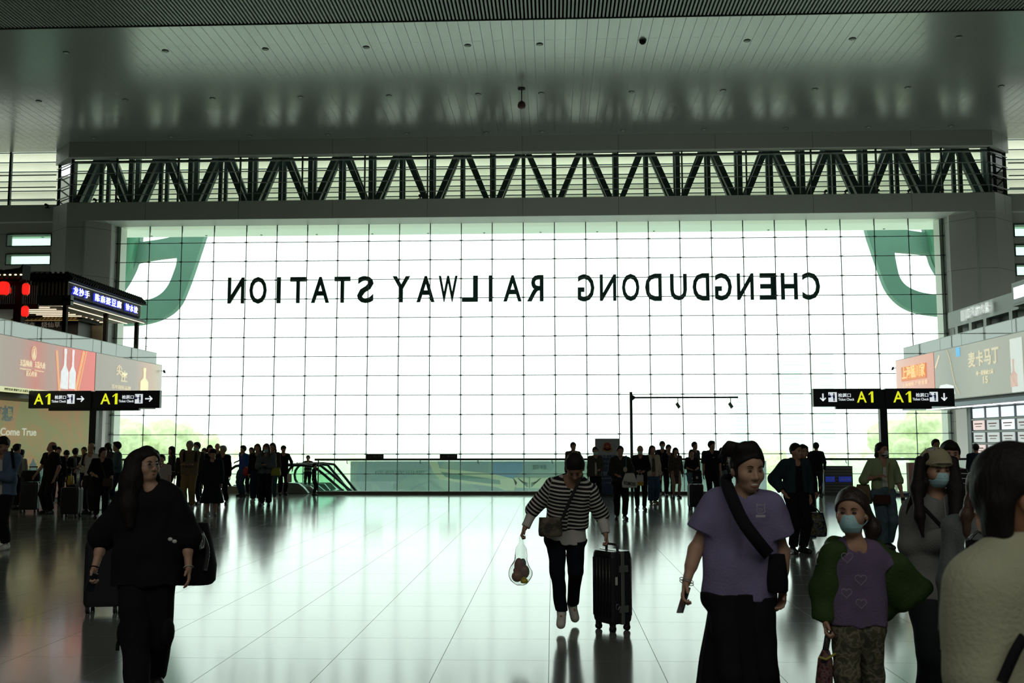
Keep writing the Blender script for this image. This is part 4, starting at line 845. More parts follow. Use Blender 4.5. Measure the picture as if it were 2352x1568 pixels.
# ------------------------------------------------------------------ direction signs on poles
M_sign = mat('sign_blue_black', (.008, .013, .020), .4); M_yel = mat('sign_yellow', (.80, .85, .02), .5, emit=.9); M_swh = mat('sign_white', (.85, .92, .95), .5, emit=.75); M_sbl = mat('sign_blue_print', (.02, .05, .45), .5)
def sign(px0, px1, pxp, y0, y1, Y, arrow, label, notch):
    a = at(px0, y0, Y); c = at(px1, y1, Y); xp = at(pxp, 942, Y)[0]; e = empty('direction_sign', (xp, Y, 0), label, 'sign'); zt = a[2]; zb = c[2] + .0; hgt = zt - zb
    m = MB(); m.box((xp - .085, Y - .075, 0), (xp + .085, Y + .075, zt - .02)); m.build('pole', M_sign, e); m = MB(); m.box((xp - .2, Y - .2, 0), (xp + .2, Y + .2, .02)); m.build('base_plate', M_sign, e)
    for s, X0, X1 in ((-1, a[0], xp - .05), (1, xp + .05, c[0])):
        bx = MB(); bx.box((X0, Y - .11, zb), (X1, Y + .02, zt)); p = bx.build('panel', M_sign, e); nx = (X0 + notch * (X1 - X0), X1) if s < 0 else (X0, X1 - notch * (X1 - X0)); bx = MB(); bx.box((nx[0], Y - .09, zb - .06), (nx[1], Y + .02, zb)); bx.build('lower_box', M_sign, e)
        w = X1 - X0; yy = Y - .112; L = lambda t0, t1, lo, hi, s_, m_, bo=0, n_='lettering': text(s_, n_, m_, p, (X0 + t0 * w, yy, zb + lo * hgt), (X0 + t1 * w, yy, zb + lo * hgt), (0, 0, (hi - lo) * hgt), .006, bo)
        def pict(t0, t1):
            b_ = MB(); b_.box((X0 + t0 * w, yy - .004, zb + .26 * hgt), (X0 + t1 * w, yy, zb + .80 * hgt)); o = b_.build('pictogram', M_swh, p, bevel=0); b_ = MB(); cx = X0 + (t0 * .35 + t1 * .65) * w; zz = zb + .3 * hgt; k = hgt
            b_.cyl((cx, yy - .008, zz + .40 * k), .045 * k, .006, 10, 'Y'); b_.box((cx - .05 * k, yy - .008, zz + .16 * k), (cx + .05 * k, yy - .003, zz + .35 * k)); b_.box((cx - .04 * k, yy - .008, zz), (cx - .005 * k, yy - .003, zz + .16 * k)); b_.box((cx + .005 * k, yy - .008, zz), (cx + .04 * k, yy - .003, zz + .16 * k)); b_.bar((cx - .04 * k, yy - .006, zz + .3 * k), (cx - .17 * k, yy - .006, zz + .26 * k), .03 * k)
            b_.cyl((cx - .25 * k, yy - .008, zz + .38 * k), .035 * k, .006, 10, 'Y'); b_.box((cx - .31 * k, yy - .008, zz + .2 * k), (cx - .17 * k, yy - .003, zz + .33 * k)); b_.build('figure', M_sbl, o)
        def arr(t):
            b_ = MB(); cx = X0 + t * w; cz = zb + .53 * hgt; k = hgt * .20; D = V3(1, 0, 0) if arrow == 'right' else V3(0, 0, -1); Nn = V3(0, 0, 1) if arrow == 'right' else V3(1, 0, 0); c0 = V3(cx, yy - .002, cz)
            b_.bar(c0 - D * k, c0 + D * k * .6, k * .38, .006, (0, 1, 0)) if False else b_.obox(c0 - D * k * .1, D * k * .9, Nn * k * .2, V3(0, .003, 0))
            for s2 in (-1, 1): b_.obox(c0 + D * k * .62 + Nn * s2 * k * .36, nrm(D - Nn * s2) * k * .58, nrm(D + Nn * s2) * k * .17, V3(0, .003, 0))
            b_.build('arrow', M_swh, p)
        if arrow == 'right' or s > 0:
            o = 0 if arrow == 'right' else .02
            L(.09 + o, .24 + o, .22, .84, 'A', M_yel, .01); L(.27 + o, .35 + o, .22, .84, '1', M_yel, .01); L(.42 + o, .60 + o, .52, .74, '检票口', M_swh, .012); L(.37 + o, .605 + o, .33, .47, 'Ticket Check', M_swh, .012); pict(.62 + o, .74 + o); arr(.83 + o)
        else:
            arr(.14); pict(.22, .345); L(.365, .55, .52, .74, '检票口', M_swh, .012); L(.365, .60, .33, .47, 'Ticket Check', M_swh, .012); L(.64, .78, .22, .84, 'A', M_yel, .01); L(.81, .88, .22, .84, '1', M_yel, .01)
sign(72, 370, 217, 898, 937, 24.3, 'right', 'dark A1 ticket check sign with right arrows on a pole, left side of the hall', .32)
sign(1865, 2189, 2027, 893, 933, 24.3, 'down', 'dark A1 ticket check sign with down arrows on a pole, right side of the hall', .33)
# camera mast
Y = 30.4; a = at(1449, 900, Y); c = at(1695, 911, Y); e = empty('camera_mast', (a[0], Y, 0), 'dark steel mast with a long arm and two hanging cameras, right of centre', 'mast'); m = MB(); m.box((a[0] - .04, Y - .05, 0), (a[0] + .04, Y + .05, a[2])); m.build('mast', M_mull, e)
m = MB(); za = at(1449, 913, Y)[2]; m.bar((a[0], Y, za), (c[0], Y, za), .05); m.add([(a[0] + .04, Y - .03, za - .09), (a[0] + .04, Y - .03, za + .09), (a[0] + .16, Y - .03, za), (a[0] + .04, Y + .03, za - .09), (a[0] + .04, Y + .03, za + .09), (a[0] + .16, Y + .03, za)], [(0, 1, 2), (3, 5, 4), (0, 2, 5, 3), (1, 4, 5, 2)]); m.build('arm', M_mull, e)
for px in (1557, 1678):
    x = at(px, 920, Y)[0]; m = MB(); m.cyl((x, Y, za - .18), .012, .17, 6); m.obox((x, Y, za - .24), (.03, 0, .03), (0, .06, 0), (-.045, 0, .07)); m.build('camera', mat('camera_grey', (.12, .17, .15), .5), e)
# police notice board
Y = 30.8; a = at(1368, 1008, Y); c = at(1423, 1135, Y); e = empty('notice_board', ((a[0] + c[0]) / 2, Y, 0), 'tall white and blue police notice board with a red crest', 'notice board'); x0, x1, zt = a[0], c[0], a[2]; zm = at(1395, 1045, Y)[2]
m = MB(); m.box((x0 - .015, Y, .0), (x1 + .015, Y + .12, zt + .015)); m.build('frame', M_mull, e); m = MB(); m.box((x0, Y - .01, zm), (x1, Y, zt)); m.build('white_panel', mat('board_white', (.42, .46, .48), .5), e); m = MB(); m.box((x0, Y - .01, .05), (x1, Y, zm)); m.build('blue_panel', mat('board_blue', (.02, .045, .13), .4, noise=.4, nscale=2), e)
cx = (x0 + x1) / 2; cz = (zm + zt) / 2 + .02; m = MB(); m.cyl((cx, Y - .02, cz), .13, .01, 24, 'Y'); m.prism([(cx - .17, cz - .05), (cx - .15, cz - .14), (cx, cz - .17), (cx + .15, cz - .14), (cx + .17, cz - .05)], Y - .02, Y - .01); o = m.build('crest', mat('crest_gold', (.45, .24, .08), .5), e); m = MB(); m.cyl((cx, Y - .027, cz + .01), .10, .01, 24, 'Y'); m.build('red_disc', mat('crest_red', (.35, .03, .02), .5), o)
m = MB(); m.prism([(cx - .05, cz - .02), (cx + .05, cz - .02), (cx + .035, cz + .03), (cx, cz + .06), (cx - .035, cz + .03)], Y - .032, Y - .027); m.build('crest_gate', mat('crest_gold', (.45, .24, .08), .5), o)
mt = mat('board_text', (.36, .40, .50), .5)
for s, z0, hh, w in (('铁路公安', 1.16, .08, .4), ('成都东站派出所', 1.02, .07, .42), ('为您服务', .9, .05, .3), ('报警电话', .62, .13, .62), ('028-86441110', .52, .05, .5), ('24小时值班', .38, .05, .5)): text(s, 'lettering', mt, e, (cx - w / 2, Y - .011, z0), (cx + w / 2, Y - .011, z0), (0, 0, hh), .003)
# fire cabinet right
Y = 31.3; a = at(1892, 1070, Y); c = at(1960, 1131, Y); e = empty('fire_cabinet', ((a[0] + c[0]) / 2, Y, 0), 'grey slatted cabinet with two blue fire hydrant labels, beside the right handrail', 'cabinet'); m = MB(); m.box((a[0], Y, .0), (c[0], Y + .35, a[2])); m.build('body', mat('cabinet_grey', (.07, .085, .085), .5), e); m = MB()
for k in range(9): z = .1 + k * .09; m.box((a[0] + .02, Y - .02, z), (c[0] - .02, Y, z + .035))
m.build('slats', mat('cabinet_slat', (.16, .17, .15), .5), e)
for s, t0, t1 in (('灭火器', .04, .36), ('消火栓', .5, .94)):
    X0 = a[0] + t0 * (c[0] - a[0]); X1 = a[0] + t1 * (c[0] - a[0]); m = MB(); m.box((X0, Y - .04, .42), (X1, Y - .02, .58)); o = m.build('label_plate', mat('label_blue', (.03, .06, .50), .4, emit=.25), e); text(s, 'lettering', mat('label_white', (.5, .6, .8), .5), o, (X0 + .04, Y - .042, .46), (X1 - .04, Y - .042, .46), (0, 0, .08), .004)
m = MB(); m.box((at(1958, 1125, 31.0)[0], 30.9, 0), (at(2105, 1125, 31.0)[0], 31.2, .10)); thing('floor_kerb', m, mat('kerb_blue', (.03, .05, .10), .5), 'low dark blue kerb on the floor behind the woman in the green cardigan', 'kerb')
a = at(2088, 1070, 31.2); m = MB(); m.box((a[0], 31.25, 0), (a[0] + .42, 31.45, 1.0)); thing('pink_panel', m, mat('panel_pink', (.42, .20, .17), .6), 'low dull pink panel behind the balustrade glass, left of the beige cap', 'panel')
# ------------------------------------------------------------------ galleries on both sides
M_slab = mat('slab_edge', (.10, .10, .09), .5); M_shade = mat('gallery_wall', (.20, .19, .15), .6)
GLx, GRx = -13.0, 11.05
for s, gx, nm in ((-1, GLx, 'left'), (1, GRx, 'right')):
    xo = -30 if s < 0 else 29; x0, x1 = sorted((gx + s * .12, xo)); b = MB(); b.box((x0, 8, 2.75 if s < 0 else 2.7), (x1, 32.5 if s < 0 else 32.1, 4.2)); struct('floor_gallery_' + nm, b, M_slab)
    b = MB(); x0, x1 = sorted((gx + s * 1.3, xo))
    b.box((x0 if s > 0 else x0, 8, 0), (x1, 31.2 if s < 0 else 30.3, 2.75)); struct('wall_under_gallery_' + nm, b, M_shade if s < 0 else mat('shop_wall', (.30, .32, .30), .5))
def adpanel(name, x, ya, yb, za, zb, m, label, cat='billboard', par=None):
    """lightbox on a plane x = const, from depth ya to yb"""
    s = 1 if x < 0 else -1; e = par or empty(name, (x, (ya + yb) / 2, za), label, cat); b = MB(); b.box((x - s * .12, ya, za), (x, yb, zb)); b.build('housing', mat('lightbox_edge', (.35, .38, .35), .4), e) if not par else None
    b = MB(); b.box((x, ya + .02, za + .02), (x + s * .012, yb - .02, zb - .02)); sc = b.build('screen', m, e); return e, sc
def ywall(px, x): return float(atX(px, 850, x)[1])
def grad_mat(name, stops, y0, y1, emit):
    m, nt, bb = new_mat(name); N = nt.nodes; L = nt.links; g = N.new('ShaderNodeNewGeometry'); sp = N.new('ShaderNodeSeparateXYZ'); L.new(g.outputs['Position'], sp.inputs[0]); r = N.new('ShaderNodeMapRange'); L.new(sp.outputs['Y'], r.inputs[0]); r.inputs[1].default_value = y0; r.inputs[2].default_value = y1
    c = N.new('ShaderNodeValToRGB'); L.new(r.outputs[0], c.inputs[0]); e = c.color_ramp.elements; e[0].position = stops[0][0]; e[0].color = (*stops[0][1], 1); e[1].position = stops[1][0]; e[1].color = (*stops[1][1], 1)
    for p, k in stops[2:]: q = e.new(p); q.color = (*k, 1)
    L.new(c.outputs[0], bb.inputs['Emission Color']); L.new(c.outputs[0], bb.inputs['Base Color']); bb.inputs['Emission Strength'].default_value = emit; bb.inputs['Roughness'].default_value = .35; return m
zt, zb = 4.22, 2.86; X = GLx; y218, y372, y0 = ywall(218, X), ywall(372, X), ywall(-40, X)
gr = (.24, .215, .18)
e, sc = adpanel('billboard', X, y0, y218, zb, zt, grad_mat('ad_red_glow', [(0, (.26, .25, .20)), (.28, (.30, .20, .17)), (.42, (.42, .13, .10)), (.55, (.30, .19, .16)), (.78, (.52, .12, .10)), (1, (.62, .10, .09))], y0, y218, 1.0), 'long grey and red lit billboard with two bottles, on the left gallery edge')
wt = mat('ad_cream_print', (.80, .72, .50), .5, emit=.7)
def ytext(s, sc, x, pxa, pxb, z0, hh, m, bold=0, name='lettering'):
    s2 = .02 if x < 0 else -.02; return text(s, name, m, sc, (x + s2, ywall(pxa, x), z0), (x + s2, ywall(pxb, x), z0), (0, 0, hh), .008, bold)
def zat(px, py, x): return float(atX(px, py, x)[2])
ytext('五粮特曲', sc, X, 43, 71, zat(57, 842, X), .17, wt, .02); ytext('五粮头曲', sc, X, 77, 101, zat(88, 846, X), .17, wt, .02); ytext('WULIANGTEQU', sc, X, 43, 69, zat(57, 847, X) - .03, .04, wt); ytext('Wuliangtouqu', sc, X, 77, 99, zat(88, 851, X) - .03, .04, wt); ytext('匠心传承', sc, X, 59, 83, zat(71, 865, X), .14, wt, .01)
m = MB(); yc, zc = ywall(74.5, X), zat(74, 811, X)
m.tube([(X + .025, yc + math.cos(a) * .10, zc + math.sin(a) * .17) for a in np.linspace(0, 2 * math.pi, 25)], .012, 5)
for s in (-1, 1): m.bar((X + .025, yc, zc + .12), (X + .025, yc + s * .06, zc - .12), .014); m.bar((X + .025, yc, zc + .03), (X + .025, yc + s * .03, zc - .14), .012)
m.build('emblem', wt, sc)
b = MB(); b.box((X + .013, y0, zb), (X + .02, ywall(165, X), zb + .13)); b.build('footer_strip', mat('ad_yellow_strip', (.72, .75, .42), .5, emit=.8), sc); ytext('理性饮酒 健康生活 未成年人请勿饮酒', sc, X, 10, 88, zb + .04, .06, mat('ad_footer_text', (.30, .32, .2), .6))
def bottle(sc, x, px, pxw, yt, yb, m, lab=None):
    yc = ywall(px, x); w = (ywall(px + pxw / 2, x) - ywall(px - pxw / 2, x)); z0 = max(zat(px, yb, x), 2.88); z1 = zat(px, yt, x); h_ = z1 - z0; b = MB(); s = .02 if x < 0 else -.02
    pr = [(-.5, 0), (.5, 0), (.5, .42), (.3, .50), (.13, .58), (.11, .86), (.15, .88), (.15, 1), (-.15, 1), (-.15, .88), (-.11, .86), (-.13, .58), (-.3, .50), (-.5, .42)]
    b.prism([(yc + a * w, z0 + c * h_) for a, c in pr], x + s * .9, x + s * 1.6, 'X'); return b.build('printed_bottle', m, sc, lab)
bm_ = mat('ad_bottle', (.75, .78, .80), .3, emit=.8, noise=.3, nscale=9); bottle(sc, X, 147, 17, 800, 893, bm_); bottle(sc, X, 165, 14, 803, 893, bm_)
for pa, pb, w in ((127, 138, .10), (190, 172, .13), (196, 178, .05)):
    b = MB(); b.bar((X + .018, ywall(pa, X), zat(pa, 802 if pa > 150 else 800, X) - .05), (X + .018, ywall(pb, X), zb + .05), .008, w, (0, 1, 0)); b.build('light_beam', mat('ad_orange_beam', (.85, .45, .22), .5, emit=.8), sc)
e, sc = adpanel('billboard', X, y218 + .01, y372, zb, zt, grad_mat('ad_grey_glow', [(0, gr), (.55, (.27, .235, .20)), (.75, (.42, .27, .21)), (.9, (.40, .33, .24)), (1, (.36, .36, .31))], y218, y372, 1.0), 'grey lit billboard with a glowing bottle, at the far end of the left gallery edge')
ytext('尖', sc, X, 266, 279, zat(272, 862, X), .32, wt, .02); ytext('庄', sc, X, 277, 291, zat(283, 878, X), .36, wt, .02); ytext('百年国民品牌', sc, X, 256, 300, zat(275, 894, X), .12, wt); bottle(sc, X, 331, 17, 845, 900, mat('ad_gold_bottle', (.85, .78, .42), .4, emit=1.0, noise=.4, nscale=9))
# mural below the gallery
X = -14.2; ya, yb = 20.0, ywall(213, X); b = MB(); e = empty('wall_mural', (X, (ya + yb) / 2, 0), 'orange and olive printed mural with white slogan on the left wall', 'mural'); b.box((X - .08, ya, .1), (X, yb, 2.95)); b.build('frame', M_slab, e)
b = MB(); b.box((X, ya, .95), (X + .01, yb, 2.9)); sc = b.build('print', patch_mat('mural_print', [(.40, .27, .13), (.35, .29, .13), (.30, .31, .14)], .55, .6, emit=.55, dist=2), e)  # mural print and bands emit a little for added brightness, no lamp behind
b = MB(); b.box((X, ya, .72), (X + .012, yb, .95)); b.build('pale_band', mat('mural_mint', (.22, .42, .32), .6, emit=.2), e); b = MB(); b.box((X, ya, .52), (X + .012, yb, .72)); b.build('teal_band', mat('mural_teal', (.07, .24, .20), .6, emit=.2), e); b = MB(); b.box((X, ya, .1), (X + .012, yb, .52)); b.build('pink_band', mat('mural_pink', (.36, .15, .12), .6, emit=.15), e)
mw = mat('mural_white', (.70, .74, .62), .6, emit=.55); ytext('Dreams Come True', sc, X, -62, 88, zat(20, 1000, X), .20, mw, .01); ytext('梦想', sc, X, -22, 34, zat(5, 968, X), .42, mat('mural_blue_text', (.26, .36, .33), .6, emit=.2), .03)
b = MB(); rr = random.Random(4)
for k in range(9): yy = ya + 4.2 + k * .62; hgt = rr.uniform(.12, .42); b.box((X + .01, yy, .95), (X + .016, yy + .34, .95 + hgt)); b.prism([(yy + .05, .95 + hgt), (yy + .29, .95 + hgt), (yy + .17, .95 + hgt + .15)], X + .01, X + .016, 'X')
b.build('skyline', mat('mural_city_blue', (.24, .36, .34), .6, emit=.2), sc)
parapet_sheen = glass_mat('parapet_glass', (.86, .95, .91), .12)
nt = parapet_sheen.node_tree; tr = nt.nodes.new('ShaderNodeBsdfTranslucent'); tr.inputs[0].default_value = (.85, .95, .9, 1); df = nt.nodes.new('ShaderNodeBsdfDiffuse'); df.inputs[0].default_value = (.8, .92, .86, 1)
m1 = nt.nodes.new('ShaderNodeMixShader'); m2 = nt.nodes.new('ShaderNodeMixShader'); m1.inputs[0].default_value = .5; m2.inputs[0].default_value = .2; old = nt.nodes['Material Output'].inputs[0].links[0].from_socket  # pale diffuse mix stands in for window light on clear glass
nt.links.new(tr.outputs[0], m1.inputs[1]); nt.links.new(df.outputs[0], m1.inputs[2]); nt.links.new(old, m2.inputs[1]); nt.links.new(m1.outputs[0], m2.inputs[2]); nt.links.new(m2.outputs[0], nt.nodes['Material Output'].inputs[0])
for nd in nt.nodes:
    if nd.type == 'FRESNEL': nd.inputs[0].default_value = 3.4
# glass parapets above the billboards
for gx, ye, nm in ((GLx - .15, 32.5, 'left'), (GRx + .15, 32.1, 'right')):
    e = empty('glass_parapet', (gx, 20, 4.2), 'clear glass parapet along the %s gallery above the billboards' % nm, 'railing'); n = 12; w = (ye - 14) / n
    for k in range(n): m = MB(); m.box((gx - .008, 14 + k * w + .01, 4.2), (gx + .008, 14 + (k + 1) * w - .01, 4.6)); m.build('glass_panel', parapet_sheen, e)
    m = MB(); m.box((gx - .012, 14, 4.6), (gx + .012, ye, 4.615)); m.build('edge_strip', mat('glass_edge', (.45, .62, .55), .3), e)
    m = MB(); sx = -1 if nm == 'left' else 1
    for yy in np.arange(15, ye, 1.1): m.cyl((gx, yy, 4.3), .02, .03 * sx, 8, 'X')
    m.build('bolts', M_mull, e)
# left gallery: timber pavilion eatery with tiled eaves
M_wood = mat('dark_timber', (.018, .014, .010), .7, spec=.15, bump=.3, bscale=30, stretch=(1, 1, .1)); M_tile = mat('roof_tile_dark', (.014, .014, .013), .7, spec=.12); M_gold = mat('gold_trim', (.35, .26, .10), .4, .3); M_warm = mat('warm_led', (1.0, .84, .60), .5, emit=1.5); M_ledw = mat('channel_letter_white', (.86, .92, 1.0), .5, emit=2.2); M_ledb = mat('channel_letter_blue', (.04, .06, .75), .5, emit=1.0)
X = -14.5; yA, yB = 28.95, 34.25; e = empty('eatery_pavilion', (X - 2, (yA + yB) / 2, 4.2), 'dark timber eatery pavilion with tiled eaves and glowing sign on the left gallery', 'pavilion'); zr = 6.05
b = MB(); b.box((X - 7, yA, 6.02), (X, yB, 6.46)); fa = b.build('fascia', M_wood, e); b = MB()
for k in range(70): yy = yA + (yB - yA) * k / 70; b.box((X, yy, 6.04), (X + .03, yy + .03, 6.44))
for k in range(46): xx = X - 5.2 + k * .113; b.box((xx, yA - .03, 5.75), (xx + .045, yA, 6.46))
b.build('battens', mat('batten_timber', (.24, .20, .15), .6), fa); b = MB()
b.prism([(X - 7, 6.46), (X + .25, 6.46), (X + .12, 6.66), (X - 7, 6.74)], yA - .25, yB, 'Y'); rf = b.build('roof', M_tile, e); b = MB()
for k in range(34): xx = X - 5.3 + k * .16; b.tube([(xx, yA - .27, 6.50), (xx, yA - .05, 6.72)], .045, 6)
for k in range(34): yy = yA - .2 + k * .16; b.tube([(X + .27, yy, 6.50), (X + .08, yy, 6.70)], .045, 6)
b.build('tiles', M_tile, rf); b = MB()
b.prism([(X - .05, 6.02), (X + .22, 5.88), (X + .22, 5.84), (X - .05, 5.84)], yA - .2, yB + .1, 'Y'); b.box((X - 6, yA - .2, 5.72), (X + .22, yA - .02, 6.02)); b.build('lower_eave', mat('eave_dark_green', (.02, .028, .024), .5), e)
b = MB(); b.box((X + .15, yA, 5.812), (X + .17, yB, 5.83)); b.box((X - .47, yA, 5.80), (X - .44, yB, 5.82)); b.box((X - 4.4, yA + .1, 5.74), (X - .2, yA + .16, 5.78)); 
for k in range(11): b.box((X - 2.3, yA + .5 + k * .42, 5.79), (X - 1.0, yA + .53 + k * .42, 5.81))
b.build('led_strips', M_warm, e); b = MB(); b.box((X - 6.8, yA, 5.82), (X - .05, yB, 5.86)); b.build('soffit', mat('soffit_warm', (.35, .29, .22), .6), e)
for xx, yy in ((X - .05, yA + .05), (X - .05, yA + 2.75), (X - .05, yB - .12)): b = MB(); b.box((xx - .06, yy - .06, 4.2), (xx + .06, yy + .06, 6.0)); b.build('post', M_wood, e)
b = MB(); b.box((X + .03, yA, 6.435), (X + .06, yB, 6.45)); b.build('light_line', mat('eave_line', (.5, .55, .45), .4, emit=.5), e)
for s, pa, pb in (('龙抄手', 167, 207), ('陈麻婆豆腐', 218, 281), ('钟水饺', 289, 318)):
    n_ = len(s)
    for i, ch in enumerate(s):
        a0 = pa + (pb - pa) * (i + .04) / n_; a1 = pa + (pb - pa) * (i + .86) / n_; ya_, yb_ = (float(atX(p_, 690, X + .1)[1]) for p_ in (a0, a1)); o = text(ch, 'letter', M_ledb, fa, (X + .05, ya_ - .02, 6.10), (X + .05, yb_ - .02, 6.10), (0, 0, .25), .05, .02); text(ch, 'letter_face', M_ledw, o, (X + .09, ya_, 6.11), (X + .09, yb_, 6.11), (0, 0, .23), .02, .0)
# herbal jelly stall further in, with its own tiled eave
b = MB(); xs0, xs1 = at(45, 740, 32.4)[0], at(180, 740, 32.4)[0]; e2 = empty('drinks_stall', ((xs0 + xs1) / 2, 32.4, 4.2), 'dark drinks stall with gilded tile eave under the pavilion', 'stall'); b.box((xs0, 32.4, 4.2), (xs1, 33.4, 5.66)); b.build('front', mat('stall_dark', (.012, .010, .009), .5), e2); b = MB(); b.prism([(31.95, 5.66), (32.3, 5.8), (33.4, 5.8), (33.4, 5.66)], xs0 - .1, xs1 + .25, 'X'); b.build('eave', M_tile, e2)
b = MB(); xx = xs0
while xx < xs1 + .2: b.tube([(xx, 31.93, 5.69), (xx, 32.2, 5.8)], .04, 6); xx += .13
b.box((xs0 - .1, 31.92, 5.64), (xs1 + .22, 31.95, 5.67)); b.build('gilt_tiles', M_gold, e2); z_ = float(at(100, 752, 32.38)[2]); text('书亦', 'lettering', mat('stall_text', (.30, .26, .20), .5, emit=.25), e2, (at(52, 750, 32.38)[0], 32.38, z_), (at(80, 750, 32.38)[0], 32.38, z_), (0, 0, .2), .02); text('烧仙草', 'lettering', mat('stall_text', (.30, .26, .20), .5), e2, (at(95, 750, 32.38)[0], 32.38, z_), (at(138, 750, 32.38)[0], 32.38, z_), (0, 0, .2), .02)
b = MB(); b.box((at(172, 740, 33.6)[0], 33.6, 4.2), (at(236, 740, 33.6)[0], 33.7, 5.75)); thing('partition_wall', b, mat('partition_warm', (.28, .25, .17), .6), 'warm beige partition wall under the pavilion roof', 'partition')
b = MB(); xx = at(193, 750, 33.4)[0]; b.box((xx - .05, 33.35, 4.2), (xx + .06, 33.5, 5.75)); thing('partition_post', b, M_mull, 'dark post in front of the beige partition under the pavilion', 'post')
# gate with lit ridge at the far left
Yg = 25.5; e3 = empty('timber_gate', (at(20, 700, Yg)[0], Yg, 4.2), 'carved dark timber gate with lit ridge and lanterns at the left edge', 'gate'); gx0, gx1 = at(-60, 640, Yg)[0], at(66, 640, Yg)[0]; zr1 = at(0, 622, Yg)[2]; zr0 = at(0, 645, Yg)[2]
b = MB(); b.prism([(gx0, zr0), (gx1 - .1, zr0 - .08), (gx1, zr0), (gx1 + .02, zr1 + .12), (gx1 - .06, zr1 + .02), (gx1 - .5, zr1 - .04), (gx0, zr1 + .05)], Yg - .35, Yg + .05); b.build('roof', M_tile, e3); b = MB(); b2 = MB()
for k in range(12): xx = gx1 - .08 - k * .145; b.tube([(xx, Yg - .40, zr0 + .02), (xx, Yg - .15, zr1 - .02)], .05, 8); b2.ball((xx + .07, Yg - .37, zr0 + .10), (.035, .02, .022))
b.build('ridge_tiles', mat('tile_lit', (.12, .09, .04), .4), e3); b2.build('bulbs', M_warm, e3)  # ridge tiles coloured lighter for the glow of the bulbs
b = MB(); b.box((gx0, Yg, zr0 - .75), (gx1 + .28, Yg + .06, zr0 - .62)); b.box((gx0, Yg, zr0 - .12), (gx1 + .05, Yg + .06, zr0)); 
xx = gx0
while xx < gx1 + .2: b.box((xx, Yg + .01, zr0 - .62), (xx + .02, Yg + .05, zr0 - .12)); xx += .06
b.build('lattice', M_wood, e3); px_ = at(44, 700, Yg)[0]; b = MB(); b.box((px_ - .09, Yg - .06, 4.2), (px_ + .09, Yg + .12, zr0)); b.build('post', M_wood, e3)
px_ = at(26, 700, Yg)[0]; b = MB(); b.box((px_ - .05, Yg + .2, 4.2), (px_ + .03, Yg + .3, zr0 - .6)); b.build('post', mat('brown_timber', (.07, .035, .015), .5), e3)
M_red = mat('lantern_red', (.75, .015, .01), .5, emit=1.3)
for px, y0_, y1_, w, lb in ((8, 647, 677, 13, 'larger red paper lantern hanging at the very left edge'), (20, 661, 673, 8, 'small dim red lantern behind the large one at the left edge'), (59, 651, 677, 8.6, 'red lantern on the gate post, upper one'), (57, 703, 727, 8.6, 'red lantern on the gate post, lower one')):
    Yl = Yg - .25 if px != 20 else Yg + .6; a = at(px, y1_, Yl); c = at(px, y0_, Yl); hz = c[2] - a[2]; r = w / FPX * Yl; e4 = empty('red_lantern', (a[0], Yl, a[2]), lb, 'lantern', 'red lanterns of the timber gate'); m = MB(); m.lathe(tuple(a), [(r * .5, 0), (r * .8, hz * .06), (r * .98, hz * .2), (r, hz * .5), (r * .98, hz * .8), (r * .8, hz * .94), (r * .5, hz)], 18); m.build('shade', M_red, e4)
    m = MB(); m.cyl((a[0], Yl, a[2] - .03), r * .5, .04); m.build('base_ring', M_gold, e4); m = MB(); m.cyl((a[0], Yl, c[2] - .01), r * .5, .04); m.cyl((a[0], Yl, c[2]), .006, .12, 6); m.build('cap', M_gold, e4); m = MB(); m.cyl((a[0], Yl, a[2] - .12), .012, .1, 6, 'Z'); m.build('tassel', M_gold, e4)
area('pavilion_led_light', (X - 1.6, 31.3, 5.7), (0, 0, 0), 3.2, 4.5, 28, (1, .85, .62))
# potted plants on the left gallery
rp = random.Random(5)
for px, Yp, hh, lb in ((249, 31.6, .35, 'small green potted shrub behind the left parapet by the beige wall'), (334, 32.3, .9, 'tall thin potted plant at the far end of the left parapet'), (308, 32.25, .5, 'wispy potted plant beside the last timber post')):
    a = at(px, 800, Yp); e = empty('potted_plant', (a[0], Yp, 4.2), lb, 'plant'); m = MB(); m.lathe((a[0], Yp, 4.2), [(.09, 0), (.12, .16), (.13, .17)], 12); m.build('pot', mat('pot_clay', (.2, .15, .1), .7), e); m = MB(); st = MB()
    st.tube([(a[0], Yp, 4.35), (a[0] + .02, Yp, 4.35 + hh)], .008, 5)
    for k in range(110):
        z = 4.38 + hh * rp.random(); an = rp.uniform(0, 6.28); rr_ = rp.uniform(.02, .13); c0 = V3(a[0] + math.cos(an) * rr_, Yp + math.sin(an) * rr_, z); d = V3(math.cos(an), math.sin(an), .4) * .035; n_ = V3(-math.sin(an), math.cos(an), 0) * .012; m.add([c0 - d, c0 + n_, c0 + d, c0 - n_], [(0, 1, 2, 3)])
    m.build('leaves', mat('plant_leaf', (.04, .11, .02), .6), e); st.build('stem', M_bark, e)
